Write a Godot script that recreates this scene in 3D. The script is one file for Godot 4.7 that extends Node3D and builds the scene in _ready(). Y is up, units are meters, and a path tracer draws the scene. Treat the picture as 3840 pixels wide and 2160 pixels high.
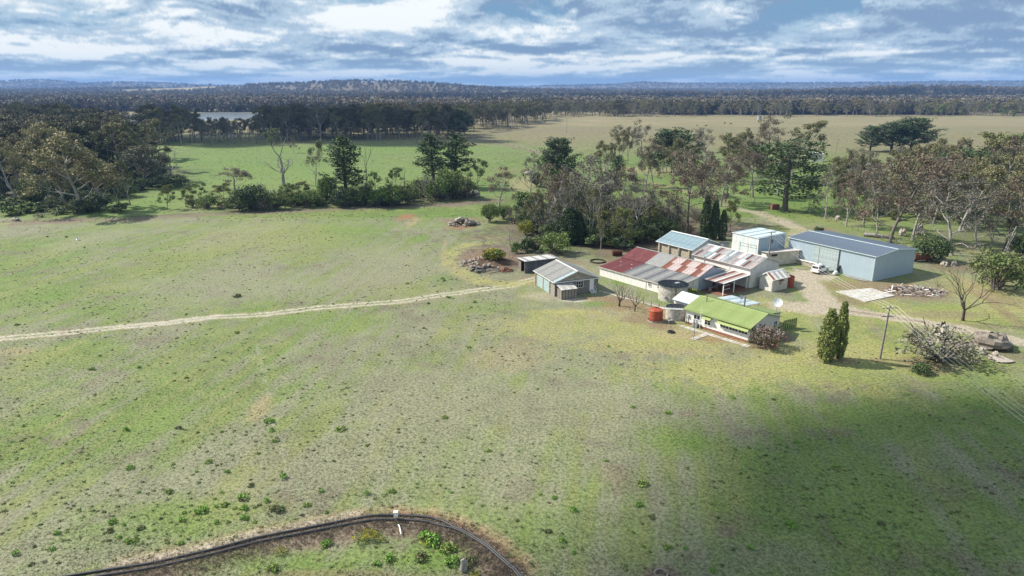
extends Node3D
# A farmstead in open paddocks seen from a drone: camera, sky and sun first, then the land, the buildings, trees and small things.

const SUN_TRAVEL := Vector3(9.3, -9.0, 2.8)
var rng := RandomNumberGenerator.new()
var taken := {}
var M := {}
var fine := FastNoiseLite.new()
var broad := FastNoiseLite.new()
var hilly := FastNoiseLite.new()

# ---------------------------------------------------------------- mesh builder
class Shape:
	var v := PackedVector3Array()
	var n := PackedVector3Array()
	var c := PackedColorArray()
	var uv := PackedVector2Array()
	var tint := Color(1, 1, 1)
	func tri(a: Vector3, b: Vector3, d: Vector3) -> void:
		var m := (d - a).cross(b - a).normalized()
		v.append(a); v.append(b); v.append(d)
		for i in 3:
			n.append(m); c.append(tint)
		uv.append(Vector2(0, 0)); uv.append(Vector2(1, 0)); uv.append(Vector2(1, 1))
	func quad(a: Vector3, b: Vector3, d: Vector3, e: Vector3) -> void:
		var m := (d - a).cross(b - a).normalized()
		v.append(a); v.append(b); v.append(d); v.append(a); v.append(d); v.append(e)
		for i in 6:
			n.append(m); c.append(tint)
		uv.append(Vector2(0, 0)); uv.append(Vector2(1, 0)); uv.append(Vector2(1, 1))
		uv.append(Vector2(0, 0)); uv.append(Vector2(1, 1)); uv.append(Vector2(0, 1))
	func box(o: Vector3, s: Vector3, t := Basis()) -> void:
		var h := s * 0.5
		var p: Array[Vector3] = []
		for i in 8:
			p.append(o + t * Vector3(h.x if i & 1 else -h.x, h.y if i & 2 else -h.y, h.z if i & 4 else -h.z))
		quad(p[4], p[6], p[7], p[5]); quad(p[1], p[3], p[2], p[0])
		quad(p[5], p[7], p[3], p[1]); quad(p[0], p[2], p[6], p[4])
		quad(p[6], p[2], p[3], p[7]); quad(p[0], p[4], p[5], p[1])
	func bar(a: Vector3, b: Vector3, w: float, d: float) -> void:
		var y := (b - a).normalized()
		var x := y.cross(Vector3.UP if absf(y.y) < 0.9 else Vector3.RIGHT).normalized()
		box((a + b) * 0.5, Vector3(w, a.distance_to(b), d), Basis(x, y, x.cross(y)))
	func tube(p: Array, r: Array, k := 6, cap := true) -> void:
		var rings := []
		var last := Vector3.RIGHT
		for i in p.size():
			var a: Vector3 = p[maxi(i - 1, 0)]
			var b: Vector3 = p[mini(i + 1, p.size() - 1)]
			var y := (b - a).normalized()
			var x := (last - y * last.dot(y))
			if x.length() < 0.05:
				x = y.cross(Vector3(0.3, 0.5, 0.8))
			x = x.normalized()
			last = x
			var z := x.cross(y)
			var ring := []
			for j in k:
				var an := TAU * j / k
				ring.append(x * cos(an) + z * sin(an))
			rings.append(ring)
		for i in p.size() - 1:
			for j in k:
				var j2 := (j + 1) % k
				var a0: Vector3 = rings[i][j]; var a1: Vector3 = rings[i][j2]
				var b0: Vector3 = rings[i + 1][j]; var b1: Vector3 = rings[i + 1][j2]
				var q0: Vector3 = p[i] + a0 * r[i]; var q1: Vector3 = p[i] + a1 * r[i]
				var q2: Vector3 = p[i + 1] + b1 * r[i + 1]; var q3: Vector3 = p[i + 1] + b0 * r[i + 1]
				v.append(q0); v.append(q2); v.append(q3); v.append(q0); v.append(q1); v.append(q2)
				n.append(a0); n.append(b1); n.append(b0); n.append(a0); n.append(a1); n.append(b1)
				for t in 6:
					c.append(tint)
				uv.append(Vector2(0, 0)); uv.append(Vector2(1, 1)); uv.append(Vector2(0, 1)); uv.append(Vector2(0, 0)); uv.append(Vector2(1, 0)); uv.append(Vector2(1, 1))
		if cap:
			for e in 2:
				var i := 0 if e == 0 else p.size() - 1
				if r[i] < 0.004:
					continue
				for j in range(1, k - 1):
					var q0: Vector3 = p[i] + rings[i][0] * r[i]
					var q1: Vector3 = p[i] + rings[i][j] * r[i]
					var q2: Vector3 = p[i] + rings[i][j + 1] * r[i]
					if e == 0:
						tri(q0, q1, q2)
					else:
						tri(q0, q2, q1)
	func lathe(o: Vector3, prof: Array, k := 20) -> void:
		for i in prof.size() - 1:
			var a: Vector2 = prof[i]
			var b: Vector2 = prof[i + 1]
			for j in k:
				var s := TAU * j / k
				var t := TAU * (j + 1) / k
				quad(o + Vector3(cos(s) * a.x, a.y, sin(s) * a.x), o + Vector3(cos(s) * b.x, b.y, sin(s) * b.x), o + Vector3(cos(t) * b.x, b.y, sin(t) * b.x), o + Vector3(cos(t) * a.x, a.y, sin(t) * a.x))
	func extrude(poly: Array, depth: float, o: Vector3, ax: Vector3, ay: Vector3, az: Vector3) -> void:
		var flat := PackedVector2Array(poly)
		var idx := Geometry2D.triangulate_polygon(flat)
		var at := func(q: Vector2, d: float) -> Vector3: return o + ax * q.x + ay * q.y + az * d
		for i in range(0, idx.size(), 3):
			for side in 2:
				var d := depth * (0.5 if side == 0 else -0.5)
				var p0: Vector3 = at.call(flat[idx[i]], d); var p1: Vector3 = at.call(flat[idx[i + 1]], d); var p2: Vector3 = at.call(flat[idx[i + 2]], d)
				var face := (p2 - p0).cross(p1 - p0)
				if (face.dot(az) > 0.0) == (side == 0):
					tri(p0, p1, p2)
				else:
					tri(p0, p2, p1)
		var turn := 0.0
		for i in flat.size():
			var q := flat[i]; var q2 := flat[(i + 1) % flat.size()]
			turn += q.x * q2.y - q2.x * q.y
		for i in flat.size():
			var q := flat[i]; var q2 := flat[(i + 1) % flat.size()]
			var w: Array = [at.call(q, -depth * 0.5), at.call(q, depth * 0.5), at.call(q2, depth * 0.5), at.call(q2, -depth * 0.5)]
			if turn > 0.0:
				quad(w[0], w[1], w[2], w[3])
			else:
				quad(w[3], w[2], w[1], w[0])
	func mesh() -> ArrayMesh:
		var a := []
		a.resize(Mesh.ARRAY_MAX)
		a[Mesh.ARRAY_VERTEX] = v; a[Mesh.ARRAY_NORMAL] = n; a[Mesh.ARRAY_COLOR] = c; a[Mesh.ARRAY_TEX_UV] = uv
		var m := ArrayMesh.new()
		m.add_surface_from_arrays(Mesh.PRIMITIVE_TRIANGLES, a)
		return m

# ---------------------------------------------------------------- naming
func numbered(called: String) -> String:
	var k: int = taken.get(called, 0)
	taken[called] = k + 1
	return called if k == 0 else "%s_%03d" % [called, k]

func tag(o: Node, label: String, category: String, group := "") -> void:
	o.set_meta("label", label)
	o.set_meta("category", category)
	if group != "":
		o.set_meta("group", group)

func thing(called: String, label: String, category: String, at := Vector3.ZERO, yaw := 0.0, group := "") -> Node3D:
	var o := Node3D.new()
	o.name = numbered(called)
	add_child(o)
	o.position = at
	o.rotation.y = yaw
	tag(o, label, category, group)
	return o

func part(called: String, s, m: Material, parent: Node, at := Vector3.ZERO) -> MeshInstance3D:
	var o := MeshInstance3D.new()
	o.name = called
	o.mesh = s.mesh() if s is Shape else s
	o.material_override = m
	parent.add_child(o, true)
	o.position = at
	return o

func solo(called: String, s, m: Material, label: String, category: String, at := Vector3.ZERO, yaw := 0.0, group := "") -> MeshInstance3D:
	var o := part(numbered(called), s, m, self, at)
	o.rotation.y = yaw
	tag(o, label, category, group)
	return o

func struct(called: String, s, m: Material) -> MeshInstance3D:
	var o := part(called, s, m, self)
	o.set_meta("kind", "structure")
	return o

func stuff(called: String, s: Mesh, m: Material, places: Array, tints: Array, label: String, category: String) -> void:
	var mm := MultiMesh.new()
	mm.transform_format = MultiMesh.TRANSFORM_3D
	mm.use_colors = true
	mm.mesh = s
	mm.instance_count = places.size()
	for i in places.size():
		mm.set_instance_transform(i, places[i])
		mm.set_instance_color(i, tints[i])
	var o := MultiMeshInstance3D.new()
	o.name = called
	o.multimesh = mm
	o.material_override = m
	add_child(o)
	o.set_meta("kind", "stuff")
	tag(o, label, category)

func copy(o: Node3D, at: Vector3, yaw: float, label := "") -> Node3D:
	var c: Node3D = o.duplicate()
	var base := String(o.name)
	c.name = numbered(base.rstrip("0123456789").rstrip("_") if base.right(1).is_valid_int() else base)
	add_child(c)
	c.position = at
	c.rotation.y = yaw
	if label != "":
		c.set_meta("label", label)
	return c

# ---------------------------------------------------------------- materials
func lin(r: float, g: float, b: float) -> Color:
	return Color(r, g, b).linear_to_srgb()

func noise_tex(freq: float, ramp: Array, seed_: int, size := 512, octaves := 4, normal := false, kind := FastNoiseLite.TYPE_SIMPLEX_SMOOTH) -> Texture2D:
	var f := FastNoiseLite.new()
	f.seed = seed_
	f.noise_type = kind
	f.frequency = freq
	f.fractal_octaves = octaves
	var img := f.get_seamless_image(size, size, false, false, 0.12)
	if normal:
		img.convert(Image.FORMAT_RGBA8)
		img.bump_map_to_normal_map(3.0)
		return ImageTexture.create_from_image(img)
	if ramp.is_empty():
		return ImageTexture.create_from_image(img)
	var g := Gradient.new()
	var off := PackedFloat32Array()
	var col := PackedColorArray()
	for r in ramp:
		off.append(r[0]); col.append(r[1])
	g.offsets = off
	g.colors = col
	var lut := []
	for i in 256:
		lut.append(g.sample(i / 255.0))
	var data := img.get_data()
	var out := PackedByteArray()
	out.resize(size * size * 3)
	for i in size * size:
		var q: Color = lut[data[i]]
		out[i * 3] = q.r8; out[i * 3 + 1] = q.g8; out[i * 3 + 2] = q.b8
	return ImageTexture.create_from_image(Image.create_from_data(size, size, false, Image.FORMAT_RGB8, out))

func mat(c: Color, rough := 0.85, metal := 0.0, tex: Texture2D = null, scale := Vector3.ONE, world := false) -> StandardMaterial3D:
	var m := StandardMaterial3D.new()
	m.albedo_color = c
	m.roughness = rough
	m.metallic = metal
	if tex:
		m.albedo_texture = tex
		m.uv1_triplanar = true
		m.uv1_world_triplanar = world
		m.uv1_scale = scale
	return m

func leafy(c: Color, glow := 0.35) -> StandardMaterial3D:
	var m := StandardMaterial3D.new()
	m.albedo_color = c
	m.vertex_color_use_as_albedo = true
	m.roughness = 0.75
	m.backlight_enabled = true
	m.backlight = Color(glow, glow, glow * 0.8)
	m.cull_mode = BaseMaterial3D.CULL_DISABLED
	return m

func grey(k: float) -> Color:
	return Color(k, k, k)

func make_materials() -> void:
	var worn := noise_tex(0.012, [[0.0, grey(0.72)], [0.45, grey(0.93)], [1.0, grey(1.0)]], 3, 256, 5)
	var streak := noise_tex(0.02, [[0.0, grey(0.55)], [0.5, grey(0.85)], [1.0, grey(1.0)]], 8, 256, 5)
	var rust := noise_tex(0.016, [[0.0, lin(0.11, 0.035, 0.025)], [0.4, lin(0.19, 0.065, 0.045)], [0.62, lin(0.28, 0.12, 0.085)], [1.0, lin(0.46, 0.36, 0.33)]], 12, 256, 5)
	var half := noise_tex(0.02, [[0.0, lin(0.2, 0.075, 0.05)], [0.4, lin(0.3, 0.16, 0.125)], [0.48, lin(0.54, 0.48, 0.47)], [1.0, lin(0.66, 0.65, 0.66)]], 15, 256, 5)
	var lichen := noise_tex(0.03, [[0.0, lin(0.16, 0.16, 0.15)], [0.5, lin(0.3, 0.3, 0.29)], [0.75, lin(0.42, 0.42, 0.4)], [1.0, lin(0.58, 0.57, 0.53)]], 19, 256, 5)
	var stone := noise_tex(0.05, [[0.0, lin(0.16, 0.14, 0.12)], [0.5, lin(0.34, 0.31, 0.27)], [1.0, lin(0.6, 0.56, 0.5)]], 23, 256, 5)
	var concrete := noise_tex(0.02, [[0.0, lin(0.2, 0.19, 0.17)], [0.5, lin(0.42, 0.4, 0.36)], [1.0, lin(0.62, 0.6, 0.56)]], 29, 256, 5)
	var clean := noise_tex(0.006, [[0.0, grey(0.9)], [0.5, grey(0.97)], [1.0, grey(1.0)]], 67, 256, 3)
	M.white = mat(lin(0.74, 0.73, 0.7), 0.7, 0.0, clean, Vector3(0.5, 0.2, 0.5))
	M.cream = mat(lin(0.62, 0.56, 0.47), 0.8, 0.0, clean, Vector3(0.5, 0.2, 0.5))
	M.trim = mat(lin(0.78, 0.78, 0.77), 0.6)
	M.offwhite = mat(lin(0.66, 0.64, 0.6), 0.8, 0.0, clean, Vector3(0.5, 0.2, 0.5))
	M.bluegrey = mat(lin(0.33, 0.38, 0.45), 0.7, 0.0, clean, Vector3(0.5, 0.2, 0.5))
	M.shedwall = mat(lin(0.42, 0.53, 0.61), 0.5, 0.15, clean, Vector3(0.12, 0.12, 0.12))
	M.shedwall2 = mat(lin(0.44, 0.54, 0.62), 0.5, 0.15, clean, Vector3(0.1, 0.1, 0.1))
	M.sheddoor = mat(lin(0.44, 0.52, 0.53), 0.55, 0.1, worn, Vector3(0.35, 0.35, 0.35))
	M.shedroof = mat(lin(0.15, 0.19, 0.25), 0.45, 0.2, clean, Vector3(0.1, 0.1, 0.1))
	M.green = mat(lin(0.31, 0.39, 0.14), 0.55, 0.0, clean, Vector3(0.3, 0.3, 0.3))
	M.green2 = mat(lin(0.33, 0.4, 0.155), 0.55, 0.0, clean, Vector3(0.3, 0.3, 0.3))
	M.green3 = mat(lin(0.29, 0.37, 0.13), 0.55, 0.0, clean, Vector3(0.3, 0.3, 0.3))
	M.maroon = mat(lin(0.19, 0.05, 0.055), 0.7, 0.0, worn, Vector3(0.6, 0.6, 0.6))
	M.maroon2 = mat(lin(0.22, 0.065, 0.065), 0.7, 0.0, worn, Vector3(0.6, 0.6, 0.6))
	M.fibro = mat(Color(1, 1, 1), 0.95, 0.0, lichen, Vector3(0.5, 0.5, 0.5))
	M.fibro2 = mat(lin(0.8, 0.8, 0.82), 0.95, 0.0, lichen, Vector3(0.37, 0.37, 0.37))
	M.fibro3 = mat(lin(1.0, 0.98, 0.95), 0.95, 0.0, lichen, Vector3(0.7, 0.7, 0.7))
	M.teal = mat(lin(0.33, 0.45, 0.5), 0.45, 0.1, worn, Vector3(0.3, 0.3, 0.3))
	M.teal2 = mat(lin(0.37, 0.49, 0.54), 0.45, 0.1, worn, Vector3(0.3, 0.3, 0.3))
	M.ice = mat(lin(0.66, 0.76, 0.78), 0.4, 0.05, clean, Vector3(0.4, 0.4, 0.4))
	M.ice2 = mat(lin(0.52, 0.64, 0.67), 0.4, 0.1, worn, Vector3(0.4, 0.4, 0.4))
	M.palered = mat(Color(1, 1, 1), 0.8, 0.0, half, Vector3(0.5, 0.5, 0.5))
	M.palered2 = mat(lin(0.95, 0.92, 0.92), 0.8, 0.0, half, Vector3(0.9, 0.9, 0.9))
	M.rust = mat(Color(1, 1, 1), 0.9, 0.0, rust, Vector3(0.6, 0.6, 0.6))
	M.rust2 = mat(lin(0.8, 0.75, 0.7), 0.9, 0.0, rust, Vector3(1.1, 1.1, 1.1))
	M.zinc = mat(lin(0.56, 0.57, 0.58), 0.5, 0.3, streak, Vector3(0.5, 0.5, 0.5))
	M.zincdark = mat(lin(0.25, 0.26, 0.28), 0.6, 0.2, streak, Vector3(0.5, 0.5, 0.5))
	M.coldwall = mat(lin(0.76, 0.8, 0.79), 0.4, 0.05, clean, Vector3(0.2, 0.2, 0.2))
	M.concrete = mat(Color(1, 1, 1), 0.95, 0.0, concrete, Vector3(0.3, 0.3, 0.3))
	M.slab = mat(lin(0.5, 0.49, 0.47), 0.95, 0.0, worn, Vector3(0.22, 0.22, 0.22))
	M.block = mat(lin(0.68, 0.66, 0.62), 0.95, 0.0, concrete, Vector3(0.6, 0.6, 0.6))
	M.block2 = mat(lin(0.56, 0.55, 0.53), 0.95, 0.0, concrete, Vector3(0.7, 0.7, 0.7))
	M.pier = mat(lin(0.85, 0.79, 0.7), 0.95, 0.0, concrete, Vector3(0.4, 0.4, 0.4))
	M.stone = mat(Color(1, 1, 1), 0.95, 0.0, stone, Vector3(0.35, 0.35, 0.35))
	M.palestone = mat(lin(1.0, 0.98, 0.95), 0.95, 0.0, stone, Vector3(0.5, 0.5, 0.5))
	M.darkstone = mat(lin(0.6, 0.57, 0.55), 0.95, 0.0, stone, Vector3(0.3, 0.3, 0.3))
	M.brick = mat(lin(0.3, 0.14, 0.1), 0.95, 0.0, streak, Vector3(1.5, 1.5, 1.5))
	M.timber = mat(lin(0.3, 0.26, 0.21), 0.95, 0.0, streak, Vector3(2.5, 0.5, 2.5))
	M.palewood = mat(lin(0.5, 0.46, 0.42), 0.95, 0.0, streak, Vector3(2, 0.6, 2))
	M.char = mat(lin(0.05, 0.045, 0.04), 0.95, 0.0, streak, Vector3(1, 1, 1))
	M.orange = mat(lin(0.34, 0.17, 0.09), 0.95, 0.0, streak, Vector3(1, 1, 1))
	M.bark = mat(lin(0.22, 0.19, 0.165), 0.95, 0.0, streak, Vector3(0.6, 0.25, 0.6))
	M.darkbark = mat(lin(0.09, 0.075, 0.06), 0.95, 0.0, streak, Vector3(0.6, 0.25, 0.6))
	M.palebark = mat(lin(0.46, 0.43, 0.39), 0.9, 0.0, streak, Vector3(0.5, 0.2, 0.5))
	M.deadwood = mat(lin(0.4, 0.38, 0.36), 0.95, 0.0, streak, Vector3(0.5, 0.2, 0.5))
	M.glass = mat(lin(0.02, 0.025, 0.03), 0.08, 0.0)
	M.dark = mat(lin(0.03, 0.03, 0.03), 0.8)
	M.door = mat(lin(0.42, 0.56, 0.58), 0.7, 0.0, worn, Vector3(0.5, 0.5, 0.5))
	M.browndoor = mat(lin(0.2, 0.07, 0.05), 0.7, 0.0, worn, Vector3(0.8, 0.8, 0.8))
	M.poly = mat(lin(0.4, 0.075, 0.035), 0.5, 0.0, worn, Vector3(0.5, 0.5, 0.5))
	M.pipe = mat(lin(0.035, 0.037, 0.042), 0.55)
	M.steel = mat(lin(0.45, 0.47, 0.5), 0.4, 0.6)
	M.wire = mat(lin(0.6, 0.59, 0.55), 0.5)
	M.polewood = mat(lin(0.36, 0.33, 0.3), 0.95, 0.0, streak, Vector3(2.5, 0.5, 2.5))
	M.carpaint = mat(lin(0.78, 0.78, 0.78), 0.25)
	M.carpaint.clearcoat_enabled = true
	M.rubber = mat(lin(0.025, 0.025, 0.025), 0.9)
	M.redlamp = mat(lin(0.35, 0.02, 0.02), 0.3)
	M.lamp = mat(lin(0.7, 0.7, 0.7), 0.15)
	M.cow = mat(lin(0.02, 0.017, 0.015), 0.8)
	M.palecow = mat(lin(0.55, 0.48, 0.38), 0.8)

func _ready() -> void:
	set_up_view()
	make_materials()
	build_land()
	build_clouds()
	build_buildings()
	build_yard()
	build_trees()
	build_small_things()

func set_up_view() -> void:
	var cam := Camera3D.new()
	cam.name = "camera"
	cam.fov = 45.74
	cam.position = Vector3(0, 40, 0)
	cam.rotation_degrees.x = -16.494
	cam.near = 0.5
	cam.far = 40000.0
	add_child(cam)
	cam.make_current()
	var sun := DirectionalLight3D.new()
	sun.name = "sun"
	sun.light_color = Color(1.0, 0.965, 0.91)
	sun.light_energy = 1.6
	sun.light_angular_distance = 0.6
	sun.shadow_enabled = true
	add_child(sun)
	sun.look_at_from_position(Vector3.ZERO, SUN_TRAVEL.normalized(), Vector3.UP)
	var env := Environment.new()
	env.background_mode = Environment.BG_SKY
	var sky := Sky.new()
	var pano := PanoramaSkyMaterial.new()
	pano.panorama = ImageTexture.create_from_image(sky_image())
	sky.sky_material = pano
	env.sky = sky
	env.background_energy_multiplier = 0.9
	env.tonemap_mode = Environment.TONE_MAPPER_LINEAR
	env.tonemap_exposure = 1.5
	env.sdfgi_enabled = true
	env.ssao_enabled = true
	env.ssil_enabled = true
	env.fog_enabled = true
	env.fog_density = 0.000105
	env.fog_light_color = Color(0.56, 0.74, 1.0)
	var we := WorldEnvironment.new()
	we.name = "environment"
	we.environment = env
	add_child(we)

# ---------------------------------------------------------------- sky
var puffs := FastNoiseLite.new()
var sheets := FastNoiseLite.new()
var lumps := FastNoiseLite.new()
func cloud_body(az: float, e: float) -> float:
	var r := 1.0 / (e + 0.075)
	var flat := sqrt(maxf(0.0, 1.0 - e * e))
	var c0 := sin(az) * flat; var c1 := cos(az) * flat
	r -= e * 9.0
	var a := puffs.get_noise_3d(c0 * 6.4, c1 * 6.4, r * 0.4)
	var l := lumps.get_noise_3d(c0 * 17.0 + a * 0.8, c1 * 17.0, r * 0.9 + a * 0.8)
	return a + l * 0.12

func sky_colour(az: float, el: float) -> Color:
	var d := Vector3(sin(az) * cos(el), sin(el), -cos(az) * cos(el))
	if el < -0.004:
		return Color(0.2, 0.24, 0.24)
	var e := maxf(d.y, 0.0)
	var r := 1.0 / (e + 0.075)
	var a := cloud_body(az, e)
	var above := cloud_body(az, e + 0.006 + e * 0.05)
	var higher := cloud_body(az, e + 0.02 + e * 0.16)
	var s := sheets.get_noise_3d(sin(az) * 2.8 + 9.0, cos(az) * 2.8, r * 0.3)
	var low := 1.0 - smoothstep(0.0, 0.05, e)
	var sunny := clampf(d.dot(-SUN_TRAVEL.normalized()) * 0.5 + 0.5, 0.0, 1.0)
	sunny = sunny * sunny
	# tops that catch the sun, bases in the shade of the cloud above them
	var lit := 0.44 + 0.1 * (1.0 - smoothstep(0.015, 0.07, e)) + (a - above) * 0.85 + (a - higher) * 0.62 + s * 0.6 * smoothstep(0.0, 0.07, e) + (sunny - 0.36) * 0.75 - a * 0.1
	lit += puffs.get_noise_3d(sin(az) * 15.0, cos(az) * 15.0, e * 150.0) * 1.0 * (1.0 - smoothstep(0.02, 0.085, e))
	lit = clampf(lit, 0.0, 1.0)
	var dark := Color(0.18, 0.27, 0.4)
	var mid := Color(0.37, 0.48, 0.58)
	var bright := Color(0.74, 0.77, 0.77)
	var c := dark.lerp(mid, smoothstep(0.08, 0.52, lit)).lerp(bright, smoothstep(0.52, 0.95, lit))
	# gaps of blue air
	var gap := smoothstep(0.36, 0.48, -a - s * 0.9) * smoothstep(0.04, 0.1, e)
	c = c.lerp(Color(0.08, 0.33, 0.5), gap * 0.22)
	var air := Color(0.4, 0.56, 0.66)
	return c.lerp(air, low * 0.4)

func sky_image() -> Image:
	puffs.seed = 11; puffs.noise_type = FastNoiseLite.TYPE_SIMPLEX_SMOOTH; puffs.frequency = 0.7; puffs.fractal_octaves = 6; puffs.fractal_gain = 0.47
	puffs.domain_warp_enabled = true; puffs.domain_warp_amplitude = 0.6; puffs.domain_warp_frequency = 0.8
	lumps.seed = 17; lumps.noise_type = FastNoiseLite.TYPE_CELLULAR; lumps.frequency = 0.8; lumps.fractal_octaves = 3; lumps.fractal_gain = 0.5
	lumps.cellular_return_type = FastNoiseLite.RETURN_DISTANCE
	sheets.seed = 5; sheets.noise_type = FastNoiseLite.TYPE_SIMPLEX_SMOOTH; sheets.frequency = 0.8; sheets.fractal_octaves = 3
	var img := Image.create(1024, 512, false, Image.FORMAT_RGBF)
	for y in 512:
		for x in 1024:
			if y > 258:
				img.set_pixel(x, y, Color(0.2, 0.24, 0.24))
			else:
				img.set_pixel(x, y, sky_colour((x + 0.5) / 1024.0 * TAU, PI * 0.5 - (y + 0.5) / 512.0 * PI))
	img.resize(4096, 2048, Image.INTERPOLATE_BILINEAR)
	for y in range(880, 1030):
		for k in range(-490, 490):
			var x := posmod(k, 4096)
			img.set_pixel(x, y, sky_colour((k + 0.5) / 4096.0 * TAU, PI * 0.5 - (y + 0.5) / 2048.0 * PI))
	return img

# clouds that pass overhead, out of the picture; their shade falls on the land
func build_clouds() -> void:
	rng.seed = 31
	var blob := Shape.new()
	for j in 5:
		for i in 9:
			var pt := func(u: int, v: int) -> Vector3:
				var an := TAU * u / 9.0; var el := PI * v / 5.0
				return Vector3(sin(el) * cos(an), cos(el) * 0.8, sin(el) * sin(an))
			blob.quad(pt.call(i, j), pt.call(i + 1, j), pt.call(i + 1, j + 1), pt.call(i, j + 1))
	var me := blob.mesh()
	var m := mat(lin(0.9, 0.9, 0.9), 1.0)
	for c in [[62.0, -47.0, 42.0, 35.0, 5.8, 520], [-240.0, -545.0, 230.0, 60.0, 16.0, 230], [500.0, -2100.0, 1100.0, 350.0, 60.0, 150]]:
		var places := []
		var tints := []
		for i in c[5]:
			var an := rng.randf() * TAU
			var far := sqrt(rng.randf()) + rng.randfn() * 0.12
			var p := Vector3(c[0] + cos(an) * far * c[2], 900.0 + rng.randfn() * 20.0, c[1] + sin(an) * far * c[3])
			p += Vector3(SUN_TRAVEL.x, 0, SUN_TRAVEL.z) / SUN_TRAVEL.y * p.y
			places.append(Transform3D(Basis().scaled(Vector3.ONE * c[4] * rng.randf_range(0.6, 1.3)), p))
			tints.append(Color(1, 1, 1))
		stuff(numbered("cloud"), me, m, places, tints, "drifting cloud high overhead that shades the land below", "cloud")

# ---------------------------------------------------------------- land
func hill(x: float, z: float, cx: float, cz: float, rx: float, rz: float) -> float:
	var a := (x - cx) / rx
	var b := (z - cz) / rz
	return exp(-(a * a + b * b))

func land_height(x: float, z: float) -> float:
	if z > -1500.0:
		return 0.0
	var h := 0.0
	var rough := hilly.get_noise_2d(x, z)
	h += 46.0 * hill(x, z, -640, -3700, 620, 560)
	h += 22.0 * hill(x, z, -1150, -4000, 700, 500)
	h += 20.0 * hill(x, z, -1900, -4100, 900, 500)
	h += 92.0 * hill(x, z, -5100, -7600, 520, 900)
	h += 66.0 * hill(x, z, -3900, -7200, 620, 900)
	h += 60.0 * hill(x, z, -6200, -7400, 500, 900)
	h += 38.0 * hill(x, z, -2400, -8200, 1500, 800)
	h += 50.0 * hill(x, z, 1700, -8600, 1900, 1200)
	h += 30.0 * hill(x, z, 1500, -7900, 260, 500)
	h += 62.0 * hill(x, z, 4600, -8000, 2200, 1200)
	h += 66.0 * hill(x, z, 6600, -7000, 1600, 1500)
	h += 26.0 * hill(x, z, 1500, -2600, 500, 420)
	h += 60.0 * hill(x, z, -3300, -12500, 3500, 900)
	h += 62.0 * hill(x, z, 2500, -12500, 6000, 900)
	h += rough * 9.0 * smoothstep(-1600.0, -3200.0, z)
	return h

var near_lo := Vector2(-152, -206)
var near_n := Vector2i(835, 491)
var near_step := 0.36
var near_col := PackedColorArray()
var mid_lo := Vector2(-520, -720)
var mid_n := Vector2i(433, 207)
var mid_step := 2.5
var mid_col := PackedColorArray()
var mids_hi := Vector2(0, 0)

const STRAW := Color(0.245, 0.253, 0.168)
const GRASS := Color(0.161, 0.234, 0.057)
const LUSH := Color(0.124, 0.219, 0.035)
const YELLOW := Color(0.235, 0.262, 0.087)
const LAWN := Color(0.333, 0.321, 0.119)
const PALE := Color(0.332, 0.271, 0.166)
const DIRT := Color(0.211, 0.148, 0.105)
const RED := Color(0.281, 0.140, 0.078)
const GRAVEL := Color(0.411, 0.358, 0.297)
const CHALK := Color(0.489, 0.455, 0.411)
const DEAD := Color(0.195, 0.148, 0.117)
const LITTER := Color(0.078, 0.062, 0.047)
const TAN := Color(0.239, 0.211, 0.119)

func field_colour(x: float, z: float) -> Color:
	var a := broad.get_noise_2d(x, z) * 0.5 + 0.5
	var b := broad.get_noise_2d(x * 3.3 + 500.0, z * 3.3) * 0.5 + 0.5
	var f := fine.get_noise_2d(x, z)
	var c := STRAW
	if z > -215.0:
		# grazed paddock with faint mowing lines that run away from the camera
		var lines := fine.get_noise_2d((x + z * 0.18) * 1.4, z * 0.06 + 90.0)
		var spots := fine.get_noise_2d(x * 0.3 + 40.0, z * 0.3) + fine.get_noise_2d(x * 0.9, z * 0.9 + 60.0) * 0.6
		c = STRAW.lerp(GRASS, smoothstep(0.32, 0.62, a * 0.55 + b * 0.35 + lines * 0.26 + spots * 0.14))
		c = c.lerp(LUSH, smoothstep(0.62, 0.84, a * 0.5 + b * 0.5 + spots * 0.2) * 0.5)
		c = c.lerp(YELLOW, smoothstep(0.56, 0.78, b * 0.65 + a * 0.25 + f * 0.25) * 0.4)
		c = c.lerp(PALE, smoothstep(0.12, 0.5, lines + spots * 0.35) * 0.3)
		c = c.lerp(DEAD, smoothstep(0.35, 0.7, -spots - lines * 0.3) * 0.35)
		c = c * (0.9 + spots * 0.1)
	elif z > -720.0:
		var g := smoothstep(-520.0, -330.0, z - x * 0.28 + a * 90.0)
		var band := broad.get_noise_2d(x * 1.2 + 70.0, z * 6.0)
		c = TAN.lerp(GRASS.lerp(LUSH, clampf(b * 1.4 - 0.1 + band * 0.8, 0.0, 1.0)), g)
		c = c.lerp(YELLOW, smoothstep(0.5, 0.75, b - band * 0.3) * 0.45)
		c = c.lerp(STRAW, smoothstep(0.1, 0.5, band) * 0.4)
		c = c * (0.86 + f * 0.2)
	else:
		var w := smoothstep(0.42, 0.6, a)
		var out := smoothstep(-1000.0, -1300.0, z)
		c = TAN.lerp(Color(0.125, 0.1, 0.075), maxf(w, 0.75) * out)
		c = c.lerp(PALE, smoothstep(0.6, 0.72, b) * (0.5 - 0.1 * out))
		c = c.lerp(PALE, clearing(x, z))
	return c * (1.0 + f * 0.16)

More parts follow.
